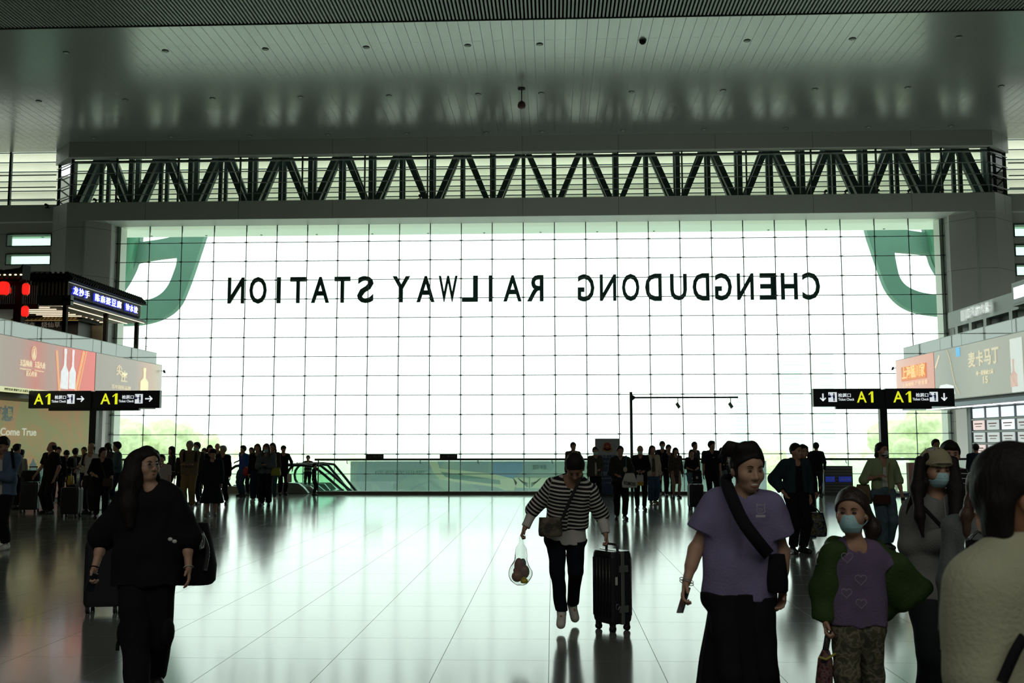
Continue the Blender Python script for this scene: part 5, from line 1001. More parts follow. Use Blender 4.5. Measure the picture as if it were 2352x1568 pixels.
# ------------------------------------------------------------------ right gallery
X = GRx; y0 = ywall(2400, X); yf = ywall(2058, X); y1 = ywall(2147, X)
e, sc = adpanel('billboard', X, y1 + .01, yf, 2.80, 4.24, grad_mat('ad_red_right', [(0, (.50, .20, .14)), (.6, (.52, .25, .19)), (1, (.55, .32, .26))], y1, yf, 1.0), 'red lit billboard with a framed plaque, at the far end of the right gallery edge')
b = MB(); b.box((X - .012, ywall(2128, X), zat(2100, 872, X)), (X - .03, ywall(2072, X), zat(2100, 838, X))); pl = b.build('plaque', mat('plaque_orange', (.62, .22, .08), .5, emit=.9), sc); ytext('上海醬川家', pl, X - .02, 2073, 2126, zat(2100, 868, X), .40, mat('plaque_gold', (.85, .58, .25), .5, emit=.9), .02); ytext('上海锦里·广受喜爱', sc, X, 2073, 2131, zat(2100, 886, X), .13, wt)
e, sc = adpanel('billboard', X, y0, y1, 2.80, 4.24, grad_mat('ad_grey_right', [(0, (.23, .24, .19)), (.55, (.24, .25, .20)), (.8, (.17, .185, .15)), (1, (.22, .23, .19))], y0, y1, 1.0), 'long grey lit billboard with white characters and 15, on the right gallery edge')
for i, ch in enumerate('麦卡马丁'): ytext(ch, sc, X, 2227 + i * 18.2, 2243 + i * 18.2, zat(2235 + i * 18.2, 843 - i * 3.0, X), .40, wt, .02)
ytext('单一麦芽威士忌', sc, X, 2244, 2283, zat(2264, 860, X), .12, wt, .01); ytext('15', sc, X, 2259, 2270, zat(2264, 880, X), .18, wt, .02)
b = MB(); b.box((X - .012, ywall(2208, X), zat(2204, 818, X)), (X - .02, ywall(2199, X), zat(2204, 797, X))); b.build('blue_tag', mat('ad_blue_tag', (.12, .45, .75), .5, emit=.9), sc)
b = MB(); b.tube([(X - .02, ywall(p, X), zat(p, q_, X)) for p, q_ in ((2178, 803), (2184, 822), (2188, 850), (2193, 880), (2203, 905))], .010, 6); b.build('gold_line', wt, sc)
b = MB(); b.box((X - .012, ywall(2352, X), zat(2340, 900, X)), (X - .03, ywall(2325, X), 4.1)); b.build('printed_box', mat('ad_white_box', (.62, .68, .62), .5, emit=.9), sc); bottle(sc, X, 2331, 16, 824, 888, mat('ad_amber_bottle', (.62, .40, .32), .4, emit=.8, noise=.4, nscale=6)); 
b = MB(); b.prism([(ywall(2193, X), zat(2190, 905, X)), (ywall(2155, X), zat(2155, 895, X)), (ywall(2160, X), zat(2160, 885, X)), (ywall(2175, X), zat(2175, 882, X)), (ywall(2190, X), zat(2190, 886, X))], X - .02, X - .012, 'X'); b.build('glass_bowl', bm_, sc)
b = MB(); b.bar((X - .018, ywall(2150, X), zat(2150, 845, X)), (X - .018, ywall(2160, X), zat(2160, 816, X)), .008, .07, (0, 1, 0)); b.build('light_beam', mat('ad_pale_beam', (.75, .62, .45), .5, emit=.9), sc)
# shop on the right gallery
X = 12.5; yA, yB = 27.0, 31.75; e = empty('shop_front', (X, (yA + yB) / 2, 4.2), 'pale metal shop front with white raised characters on the right gallery', 'shop front'); M_pm = mat('pale_metal_panel', (.72, .78, .73), .45)
b = MB(); b.box((X, yA, 5.18), (X + .25, yB, 5.68)); fa = b.build('fascia', M_pm, e)
for px in (2196, 2228, 2262, 2322): yy = float(atX(px if px > 2190 else 2192, 740, X)[1]); b = MB(); b.box((X, yy - .1, 4.2), (X + .15, yy + .1, 5.18)); b.build('pilaster', M_pm, e)
b = MB(); b.box((X + .3, yA, 4.2), (X + .35, yB, 5.2)); b.build('shop_interior', mat('shop_dark', (.02, .024, .03), .5), e); 
for i, ch in enumerate('重天府文殿'): pa = 2224 + i * 11.8; ya_, yb_ = float(atX(pa + 10.4, 700, X)[1]), float(atX(pa, 700, X)[1]); text(ch, 'letter', mat('letter_white_metal', (.85, .9, .86), .4, emit=.35), fa, (X - .06, yb_, 5.30), (X - .06, ya_, 5.30), (0, 0, .30), .06, .03)
b = MB(); ya_, yb_ = float(atX(2220, 700, X)[1]), float(atX(2211, 700, X)[1]); b.box((X - .08, ya_, 5.28), (X, yb_, 5.6)); b.build('logo_block', mat('letter_white_metal', (.85, .9, .86), .4), fa)
Xb = 12.2; ya_ = float(atX(2390, 670, Xb)[1]); yb_ = float(atX(2324, 670, Xb)[1]); e = empty('light_box_sign', (Xb, (ya_ + yb_) / 2, 5.2), 'lit shop sign box with metal frame at the right edge above the gallery', 'sign'); b = MB(); b.box((Xb, ya_, 5.20), (Xb + .3, yb_, 5.82)); b.build('frame', M_pm, e); b = MB(); b.box((Xb - .01, ya_, 5.26), (Xb, yb_ - .07, 5.76)); b.build('dark_panel', mat('dark_green_panel', (.08, .10, .09), .3), e); b = MB(); b.box((Xb - .03, ya_, 5.38), (Xb - .01, yb_ - .16, 5.68)); b.build('lit_face', mat('lit_white', (.9, .95, 1), .5, emit=1.8), e)
# lit poster grid of the shop under the right gallery
X = GRx + 1.2; e = empty('poster_wall', (X, 28.8, 0), 'wall of small lit posters under the right gallery', 'poster wall'); b = MB(); yT = float(atX(2236, 1000, X)[1]); yR = float(atX(2400, 1000, X)[1]); b.box((X, yR, 1.0), (X + .06, yT, 2.72)); b.build('backing', mat('poster_back', (.03, .05, .07), .4), e); M_ps = [mat('poster_lit_%d' % i, c, .5, emit=em) for i, (c, em) in enumerate((((.78, .86, .9), 1.05), ((.75, .60, .56), .9), ((.55, .60, .58), .8)))]
rr = random.Random(3)
for r_ in range(5):
    zc = 2.46 - r_ * .345
    b = MB(); b.box((X - .05, yR, zc - .205), (X, yT, zc - .165)); b.build('shelf_rail', M_pm, e)
    for c_ in range(5):
        ya = yT - .12 - c_ * .92; b = MB(); b.box((X - .045, ya - .72, zc - .14), (X - .02, ya, zc + .13)); k = 0 if r_ == 0 or (r_, c_) in ((1, 2),) else rr.choice((1, 2, 2)); o = b.build('poster', M_ps[k], e)
        if r_ > 0: b = MB(); b.box((X - .052, ya - .62, zc + .02), (X - .045, ya - .1, zc + .05)); b.box((X - .052, ya - .55, zc - .05), (X - .045, ya - .17, zc - .03)); b.build('print', mat('poster_red_print', (.45, .16, .13), .6), o)
b = MB(); b.box((X - .06, yT, .0), (X + .3, yT + .16, 2.74)); b.build('fluted_post', mat('fluted_metal', (.22, .26, .25), .4, .5, bump=.6, bscale=60, stretch=(1, 8, .01)), e)
b = MB(); b.box((GRx - .0, 20, 2.62), (GRx + 1.3, 32.0, 2.72)); struct('trim_gallery_soffit', b, mat('soffit_blue_metal', (.05, .075, .10), .3, .6)); b = MB()
for k in range(7): b.box((GRx + .3, 23.0 + k * 1.15, 2.60), (GRx + .5, 23.9 + k * 1.15, 2.62))
thing('linear_lamp', b, mat('linear_lamp', (.9, .95, 1), .5, emit=2.0), 'row of white strip lamps under the right gallery edge', 'lamp')
# small cameras at the billboard ends
for px, py, Yc, lb in ((376, 853, 32.5, 'tiny dark camera at the end of the left billboard'), (2052, 846, 32.1, 'tiny dark camera at the end of the right billboard')):
    a = at(px, py, Yc); m = MB(); s = 1 if px < 1000 else -1; m.bar(a + V3(-s * .08, 0, .02), a, .02); m.obox(a + V3(s * .02, 0, 0), (.02, 0, .0), (0, .05, 0), (-.015 * s, 0, .05)); thing('wall_camera', m, M_dark, lb, 'camera')
# ------------------------------------------------------------------ luggage and bags
M_case = mat('case_shell', (.012, .014, .016), .35, bump=.2); M_zip = mat('case_trim', (.03, .03, .034), .4); M_alu = mat('case_aluminium', (.42, .44, .43), .3, .9); M_wheel = mat('wheel_black', (.01, .01, .01), .5)
def rot2(c, a):
    ca, sa = math.cos(a), math.sin(a); return lambda x, y, z: V3(c[0] + x * ca - y * sa, c[1] + x * sa + y * ca, z)
def suitcase(x, y, w, d, h, ang, label, m=M_case, handle=0.0, fine=False, tilt=0, group=None):
    e = empty('suitcase', (x, y, 0), label, 'suitcase', group); R = rot2((x, y), ang); zb = .07
    def rbox(hw, hd, z0, z1, r):
        out = []
        for cx, cy_, a0 in ((hw - r, hd - r, 0), (-hw + r, hd - r, 90), (-hw + r, -hd + r, 180), (hw - r, -hd + r, 270)):
            for t in (0, 30, 60, 90): a = math.radians(a0 + t); out.append((cx + r * math.cos(a), cy_ + r * math.sin(a)))
        return out
    P = rbox(w / 2, d / 2, 0, 0, .045); n = len(P); mb = MB(); lv = [(zb, .90), (zb + .02, .97), (zb + .05, 1), (h - .05, 1), (h - .02, .97), (h, .90)]
    V = [R(p[0] * s, p[1] * s, z) for z, s in lv for p in P]; Fc = [(i * n + k, i * n + (k + 1) % n, (i + 1) * n + (k + 1) % n, (i + 1) * n + k) for i in range(len(lv) - 1) for k in range(n)]
    mb.add(V, Fc + [tuple(range(n - 1, -1, -1)), tuple((len(lv) - 1) * n + k for k in range(n))])
    if fine:
        for s in (-1, 1):
            for k in range(6): xx = -w / 2 + w * (k + .8) / 6.6; mb.tube([R(xx, s * (d / 2 + .001), zb + .06), R(xx, s * (d / 2 + .001), h - .06)], .009, 6)
    mb.build('shell', m, e)
    mb = MB(); Q = rbox(w / 2 + .004, .016 if not fine else .02, 0, 0, .006)
    for z0, z1 in ((zb - .004, h + .004),):
        V = [R(p[0], p[1], z) for z in (z0, z1) for p in Q]; nn = len(Q); mb.add(V, [tuple(range(nn - 1, -1, -1)), tuple(range(nn, 2 * nn))] + [(k, (k + 1) % nn, (k + 1) % nn + nn, k + nn) for k in range(nn)])
    mb.build('frame', M_alu if fine else M_zip, e)
    for sx in (-1, 1):
        for sy in (-1, 1):
            wx, wy = sx * (w / 2 - .05), sy * (d / 2 - .04); mb = MB(); c = R(wx, wy, .028); dv = R(1, 0, 0) - R(0, 0, 0); dn = R(0, 1, 0) - R(0, 0, 0)
            for o in (-.011, .011): mb.tube([c + dv * (o - .007), c + dv * (o + .007)], .028, 14)
            wh = mb.build('wheel', M_wheel, e); mb = MB(); mb.obox(R(wx, wy, .058), dv * .02, dn * .02, V3(0, 0, .018)); mb.build('caster', M_zip, wh)
    mb = MB(); mb.tube([R(-.08, 0, h - .01), R(-.075, 0, h + .045), R(-.05, 0, h + .055), R(.05, 0, h + .055), R(.075, 0, h + .045), R(.08, 0, h - .01)], .012, 8); mb.build('carry_handle', M_zip, e)
    if handle:
        mb = MB(); [mb.tube([R(s * .08, d * .35, h - .02), R(s * .08, d * .35, h + handle)], .007, 6) for s in (-1, 1)]; hd = mb.build('telescopic_handle', M_alu, e); mb = MB(); mb.tube([R(-.1, d * .35, h + handle), R(.1, d * .35, h + handle)], .014, 8); mb.build('grip', M_zip, hd)
    if fine:
        for z in (zb + .13, h - .15):
            mb = MB(); mb.obox(R(w / 2 + .008, 0, z), dvx(R) * .008, dvy(R) * .05, V3(0, 0, .03)); mb.build('latch', M_alu, e)
        mb = MB(); mb.obox(R(w / 2 + .004, -d * .32, h * .64), dvx(R) * .003, dvy(R) * .012, V3(0, 0, .035)); mb.build('tag', SHOE_W, e)
        mb = MB(); mb.tube([R(w / 2 + .006, -d * .28 + .016 * math.cos(a), h * .32 + .026 * math.sin(a)) for a in np.linspace(0, 6.283, 15)], .003, 5); mb.build('badge', M_alu, e)
    return e
def dvx(R): return R(1, 0, 0) - R(0, 0, 0)
def dvy(R): return R(0, 1, 0) - R(0, 0, 0)
def bag(name, c, w, d, h, m, label, cat='bag', handles=None, hm=None, flare=0.9, ang=0, group=None, extra=None, rnd=.5):
    """soft bag with its top centre at c; handles = point the two loops meet at"""
    c = V3(*c); e = empty(name, (c[0], c[1], c[2] - h), label, cat, group); R = rot2((c[0], c[1]), ang); mb = MB(); n = 16; lv = [(0, .86), (.05, .98), (.3, 1.02), (.7, (1 + flare) / 2), (1, flare)]; V = []
    for t, s in lv:
        for k in range(n):
            a = 2 * math.pi * k / n; ca, sa = math.cos(a), math.sin(a); q = abs(ca) ** rnd * np.sign(ca), abs(sa) ** rnd * np.sign(sa); V.append(R(q[0] * w / 2 * s, q[1] * d / 2 * (s if t < .9 else .5), c[2] - h + h * t))
    mb.add(V, [(i * n + k, i * n + (k + 1) % n, (i + 1) * n + (k + 1) % n, (i + 1) * n + k) for i in range(len(lv) - 1) for k in range(n)] + [tuple(range(n - 1, -1, -1)), tuple((len(lv) - 1) * n + k for k in range(n))], True); mb.build('body', m, e)
    if handles is not None:
        hpnt = V3(*handles); mb = MB()
        for s in (-1, 1):
            a = R(-w * .24, s * d * .2, c[2] - .01); b = R(w * .24, s * d * .2, c[2] - .01); L_ = hpnt - V3(.02, 0, .01); R_ = hpnt + V3(.02, 0, -.01); mb.tube([a, a * .5 + L_ * .5 + V3(-.012, 0, 0), L_, hpnt + V3(0, 0, .004), R_, b * .5 + R_ * .5 + V3(.012, 0, 0), b], .006, 6)
        mb.build('handle', hm or m, e)
    if extra: extra(e, R, c)
    return e
def strap(pts, wd, m, e, name='strap', th=.004):
    pts = [V3(*p) for p in pts]; out = []
    for i in range(len(pts) - 1):
        p0, p1, p2, p3 = pts[max(i - 1, 0)], pts[i], pts[i + 1], pts[min(i + 2, len(pts) - 1)]
        for t in np.linspace(0, 1, 6, endpoint=False): out.append(.5 * ((2 * p1) + (-p0 + p2) * t + (2 * p0 - 5 * p1 + 4 * p2 - p3) * t * t + (-p0 + 3 * p1 - 3 * p2 + p3) * t ** 3))
    out.append(pts[-1]); mb = MB(); V = []
    for i, p in enumerate(out):
        d = nrm(out[min(i + 1, len(out) - 1)] - out[max(i - 1, 0)]); n_ = V3(0, -1, 0); x = nrm(np.cross(d, n_)); y = np.cross(x, d)
        V += [p + x * wd / 2 + y * th, p - x * wd / 2 + y * th, p - x * wd / 2 - y * th, p + x * wd / 2 - y * th]
    mb.add(V, [(i * 4 + k, i * 4 + (k + 1) % 4, (i + 1) * 4 + (k + 1) % 4, (i + 1) * 4 + k) for i in range(len(out) - 1) for k in range(4)] + [(0, 1, 2, 3), (len(V) - 4, len(V) - 1, len(V) - 2, len(V) - 3)], True)
    return mb.build(name, m, e)
def pose(Y, H, yaw, pts, hy=0, hp=0, x=None, lean=0., **k):
    """skeleton whose joints stand where the photo shows them; each entry (px, py, depth offset)"""
    J = skel(H, yaw, lean, hy=hy, hp=hp, **k); pos = V3(at(*(x or pts['pel'][:2]), Y)[0], Y, 0)
    for n_, p in pts.items():
        q = at(p[0], p[1], Y + p[2]) - pos
        if n_[-1] in '01': J[n_[:-1]][int(n_[-1])] = q
        else: J[n_] = q
    J['up'] = nrm(J['neck'] - J['pel'])
    for i in (0, 1):
        J['hd'][i] = nrm(J['wr'][i] - J['el'][i])
        if 'ank%d' % i in pts and 'toe%d' % i not in pts: J['toe'][i] = J['ank'][i] + J['F'] * .1 * H + V3(0, 0, -.02 * H)
    return J, pos
def phone(c, d, n_, label, w=.037, l=.075):
    c, d, n_ = V3(*c), nrm(d), nrm(n_); s = nrm(np.cross(d, n_)); n_ = np.cross(s, d); e = empty('phone', c, label, 'phone'); mb = MB(); mb.obox(c, d * l, s * w, n_ * .004); mb.build('case', M_zip, e); mb = MB(); mb.obox(c + n_ * .0045, d * l * .94, s * w * .9, n_ * .0006); mb.build('screen', mat('phone_glass', (.02, .03, .04), .08), e); return e
# ================================================================== the people in front
# --- woman in black at the left
Y = 6.75; J, pos = pose(Y, 1.62, .10, dict(kn0=(312, 1475, -.10), kn1=(362, 1470, .05), ank0=(316, 1592, -.22), ank1=(356, 1548, .28), toe0=(312, 1612, -.36), toe1=(362, 1566, .18), pel=(338, 1298, 0), neck=(345, 1118, .02), head=(337, 1068, 0), sh0=(296, 1152, .02), sh1=(392, 1152, .02), el0=(238, 1232, .05), el1=(430, 1232, .06), wr0=(218, 1303, -.05), wr1=(433, 1302, -.02)), hy=.85, hp=-.05, walk=.16)
def ex(J, e, eo, h):
    for px, py in ((391, 1238), (401, 1243)): mb = MB(); a = at(px, py, Y - .17); mb.ball(a, (.017, .009, .013), 10, 6); mb.build('button_badge', mat('badge_white', (.62, .64, .62), .4), e)
    for s, px, y0_, y1_ in ((1, 386, 1398, 1488), (-1, 279, 1462, 1494)): a, c = at(px, y0_, Y), at(px - (10 if s > 0 else 9), y1_, Y - .02); strap([a, (a + c) / 2 + V3(.01 * s, 0, 0), c], .024, BLACK, e, 'dangling_strap')
    for px in (286, 384): a = at(px, 1452, Y); mb = MB(); mb.ball(a, (.045, .07, .10), 12, 8); mb.build('cargo_pocket', BLACK, e)
    A = lambda px, py, dy=0: at(px, py, Y + dy) - eo
    P = [cap(A(308, 1060, -.03), A(300, 1105, -.07), .062, .075, .03), cap(A(300, 1105, -.07), A(296, 1160, -.10), .075, .066, .03), cap(A(296, 1160, -.10), A(300, 1205, -.13), .066, .03, .03), cap(A(322, 1045, -.03), A(312, 1085, -.06), .05, .045, .03), cap(A(318, 1100, .05), A(330, 1180, .09), .09, .06, .04)]
    link_solid('hair_length', P, h, HAIR, e, (.003, 70, 1.))
    for i, m_ in ((1, mat('bracelet_pale', (.5, .5, .45), .4)), (0, BLACK)):
        w_ = eo + J['wr'][i]; d_ = J['hd'][i]; a_ = nrm(np.cross(d_, V3(0, 1, 0))); b_ = np.cross(d_, a_); mb = MB(); mb.tube([w_ + (a_ * math.cos(t) + b_ * math.sin(t)) * .031 for t in np.linspace(0, 6.283, 17)], .0035, 6); mb.build('bracelet', m_, e)
Jk = person('woman in a baggy black top and black cargo trousers, glasses, long black hair, looking right', 338, 1018, Y=Y, pos=pos, J=J, hair='long', bw=1.12, top=dict(m=BLACK, sl=1.15, hem=-.13, r=1.28, th=.028, slr=1.42, wr=.009, neckr=.07), legs=dict(m=BLACK, wide=1.45, thick=.022, ankle=1.0), skin=SKIN_PALE, glasses=True, curl=(.9, .35), extra=ex, hs=1.02)
def ex(e, R, c):
    a = at(468, 1250, Y + .12); b_ = at(474, 1300, Y + .12); strap([at(462, 1222, Y + .1), at(476, 1262, Y + .11), at(470, 1310, Y + .1)], .03, M_zip, e, 'webbing'); text('NEO', 'print', mat('bag_print', (.5, .55, .52), .6), e, at(459, 1262, Y + .06), at(470, 1258, Y + .06), at(459, 1226, Y + .06) - at(459, 1262, Y + .06), .004)
bag('backpack', at(448, 1200, Y + .22), .30, .22, .42, BLACK, 'black backpack bulging behind the right arm of the woman in black', handles=None, extra=ex, flare=.6, rnd=.7)
phone(Jk['pos'] + Jk['wr'][0] + Jk['hd'][0] * .09 + V3(.01, -.02, -.01), (-.25, -.1, -1), (1, -.6, 0), 'dark phone held low by the woman in black at the left', .033, .06)
suitcase(at(243, 1300, 9.9)[0], 9.9, .36, .24, .70, .15, 'black suitcase on four wheels, behind the left arm of the woman in black')
# --- woman bending over in the striped top
Y = 9.15; J, pos = pose(Y, 1.62, .0, dict(pel=(1299, 1228, 0), neck=(1312, 1098, -.16), head=(1321, 1074, -.26), sh0=(1268, 1116, -.12), sh1=(1356, 1130, -.12), el0=(1224, 1172, -.05), el1=(1382, 1185, -.05), wr0=(1206, 1211, -.10), wr1=(1391, 1226, -.10),
    hip0=(1277, 1236, 0), hip1=(1321, 1236, 0), kn0=(1281, 1318, -.07), kn1=(1322, 1312, .02), ank0=(1290, 1408, -.02), ank1=(1315, 1388, .30), toe0=(1288, 1424, -.14), toe1=(1322, 1412, .20)), hy=-.1, hp=.85)
ST = stripe_mat('striped_jersey', (.015, .015, .018), (.62, .62, .57), .0345, .42)
J['flatfeet'] = True
def ex(J, e, eo, h):
    u = J['H'] / 1.7; q = top_prims(J, sl=1.95, hem=-.055, r=1.07, th=.013, flare=.03, slr=.98, bw=1.04, neckr=.075); link_solid('white_shirt', q, h, WHITEC, e, (.005, 26, 2.))
Js = person('woman in a black and white striped top bending forward, head down, pulling a suitcase', 1299, 1033, Y=Y, pos=pos, J=J, hair='pony', bw=1.04, top=dict(m=ST, sl=1.0, hem=.115, r=1.12, th=.024, slr=1.08, stripes=True, wr=.006, neckr=.072), legs=dict(m=cloth('ink_blue', (.008, .010, .016)), wide=1.18, thick=.009, ankle=.93, top=-.02), shoes=SHOE_W, curl=(1.3, 1.2), extra=ex, h=.0075)
e = bag('crossbody_bag', at(1264, 1188, Y - .21), .21, .09, .165, patch_mat('bag_brown_patch', [(.05, .045, .035), (.10, .085, .06), (.15, .13, .10)], 14), 'brown crossbody bag hanging at the hip of the woman in stripes', flare=.95)
strap([at(1336, 1086, Y - .14), at(1334, 1096, Y - .27), at(1318, 1130, Y - .29), at(1302, 1165, Y - .26), at(1291, 1193, Y - .24)], .028, CHAR, e)
hd = Js['pos'] + Js['wr'][0] + Js['hd'][0] * .085 + V3(0, -.015, -.01); e = empty('plastic_bag', hd - V3(0, 0, .42), 'clear plastic bag of snacks and fruit held by the woman in stripes', 'bag')
g_ = glass_mat('plastic_film', (.95, .97, .96)); nt = g_.node_tree; df = nt.nodes.new('ShaderNodeBsdfDiffuse'); df.inputs[0].default_value = (.8, .82, .8, 1); m2 = nt.nodes.new('ShaderNodeMixShader'); m2.inputs[0].default_value = .14; [setattr(nd.inputs[0], 'default_value', 1.08) for nd in nt.nodes if nd.type == 'FRESNEL']; old = nt.nodes['Material Output'].inputs[0].links[0].from_socket; nt.links.new(old, m2.inputs[1]); nt.links.new(df.outputs[0], m2.inputs[2]); nt.links.new(m2.outputs[0], nt.nodes['Material Output'].inputs[0])
P = [cap(V3(0, 0, .42), V3(0, 0, .28), .008, .03, .02), cap(V3(0, 0, .30), V3(-.01, 0, .10), .035, .095, .05), ell(V3(-.005, 0, .105), (.10, .075, .10), None, .03), cap(V3(0, 0, .42), V3(.045, 0, .26), .006, .012, .02), cap(V3(0, 0, .42), V3(-.05, 0, .25), .006, .012, .02)]; link_solid('film', P, .006, g_, e, (.004, 60, 1.))
for i, (nm, o, r_, col) in enumerate((('snack_packet', (-.02, 0, .17), (.042, .035, .07), (.22, .05, .03)), ('snack_packet', (.015, .01, .19), (.03, .03, .045), (.05, .06, .09)), ('bread_roll', (-.035, -.01, .08), (.05, .045, .05), (.28, .12, .05)), ('bread_roll', (.03, .0, .12), (.045, .04, .06), (.18, .09, .045)), ('fruit', (-.045, 0, .13), (.026, .026, .028), (.30, .04, .02)))):
    mb = MB(); mb.ball(hd + V3(0, 0, -.42) + V3(*o), r_, 12, 8); o_ = mb.build(nm, mat('snack_%d' % i, col, .4, noise=.5, nscale=25)); tag(o_, ['dark red snack packet in the clear plastic bag', 'dark blue snack packet at the top of the clear plastic bag', 'large brown bun at the bottom left of the clear plastic bag', 'darker brown bun at the right of the clear plastic bag', 'small red fruit at the left of the clear plastic bag'][i], ['snack', 'snack', 'bread', 'bread', 'fruit'][i])
mb = MB(); mb.lathe(hd + V3(.028, -.055, -.395), [(.01, 0), (.03, .005), (.034, .02), (.03, .035), (.018, .045), (.016, .055), (.002, .058)], 14); tag(mb.build('juice_bottle', mat('juice_yellow', (.55, .48, .03), .25)), 'small yellow bottle at the bottom of the clear plastic bag', 'bottle')
hw = Js['pos'] + Js['wr'][1] + Js['hd'][1] * .085
suitcase(float(atZ(1401, 1425, 0)[0]), 9.16, .30, .24, .70, -.95, 'black hard shell suitcase with silver frame, held by the woman in stripes', fine=True)
# --- woman in the purple shirt
Y = 5.55; J, pos = pose(Y, 1.66, .14, dict(pel=(1698, 1343, .02), neck=(1706, 1135, .03), head=(1717, 1076, -.02), sh0=(1648, 1164, .03), sh1=(1764, 1168, .03), el0=(1598, 1262, .03), el1=(1797, 1268, .05), wr0=(1577, 1335, -.04), wr1=(1798, 1345, .0)), hy=.15, hp=.14)
J['hd'][1] = nrm(V3(-.12, -.15, -1))
PUR = cloth('lilac', (.20, .18, .32)); 
def ex(J, e, eo, h):
    m_ = mat('print_pale', (.42, .42, .44), .7); mb = MB(); c = at(1747, 1170, Y - .155); L_ = [(-.020, .03), (-.012, .022), (.0, .026), (.012, .022), (.022, .03), (.02, .01), (.024, -.01), (.012, -.02), (-.014, -.02), (-.022, -.006), (-.018, .012), (-.020, .03)]
    mb.tube([c + V3(a, -.001 + .02 * abs(a), b) for a, b in L_], .0018, 5); mb.tube([c + V3(a, -.001, b) for a, b in ((-.01, .0), (.0, .006), (.01, .0), (.004, -.008), (-.006, -.008))], .0014, 5); mb.box(c + V3(-.026, .0, -.040), c + V3(.024, .003, -.028)); mb.build('shirt_print', m_, e)
    for k in range(2):
        w_ = eo + J['wr'][0] + V3(0, 0, .006 - .012 * k); a_ = V3(1, .2, .25 - .4 * k); a_ = nrm(a_ - J['hd'][0] * (a_ @ J['hd'][0])); b_ = np.cross(J['hd'][0], a_); mb = MB(); mb.tube([w_ + (a_ * math.cos(t) + b_ * math.sin(t)) * .038 for t in np.linspace(0, 6.283, 21)], .0022, 6); mb.build('bangle', M_alu, e)
Jp = person('smiling woman in a lilac T-shirt and wide black trousers, hair in a bun', 1710, 1003, Y=Y, pos=pos, J=J, hair='bunleft', bw=1.16, top=dict(m=PUR, sl=.62, hem=-.065, r=1.10, th=.026, slr=1.34, wr=.007, neckr=.072), skirt=dict(m=cloth('soft_black', (.009, .009, .011)), z1=.10, r0=.16, r1=.27, flat=.8, sway=(-.02, 0), name='wide_trousers', ztop=-.055), legs=dict(m=BLACK, top=-.05, thick=.008), skin=SKIN_PALE, face='smile', curl=(.75, .6), extra=ex, hs=1.12)
e = bag('shoulder_bag', at(1783, 1272, Y - .06), .115, .10, .20, BLACK, 'small black shoulder bag at the hip of the woman in lilac', flare=.8, rnd=.8)
strap([at(1676, 1106, Y + .06), at(1668, 1104, Y - .02), at(1680, 1140, Y - .155), at(1706, 1196, Y - .19), at(1738, 1240, Y - .185), at(1766, 1274, Y - .12)], .068, cloth('strap_black', (.012, .012, .016)), e)
hw = Jp['pos'] + Jp['wr'][0] + Jp['hd'][0] * .10; phone(at(1570, 1378, Y - .08), at(1566, 1392, Y - .09) - at(1575, 1362, Y - .07), (-1, -.35, 0), 'slim phone held edge-on by the smiling woman in lilac', .034, .07)
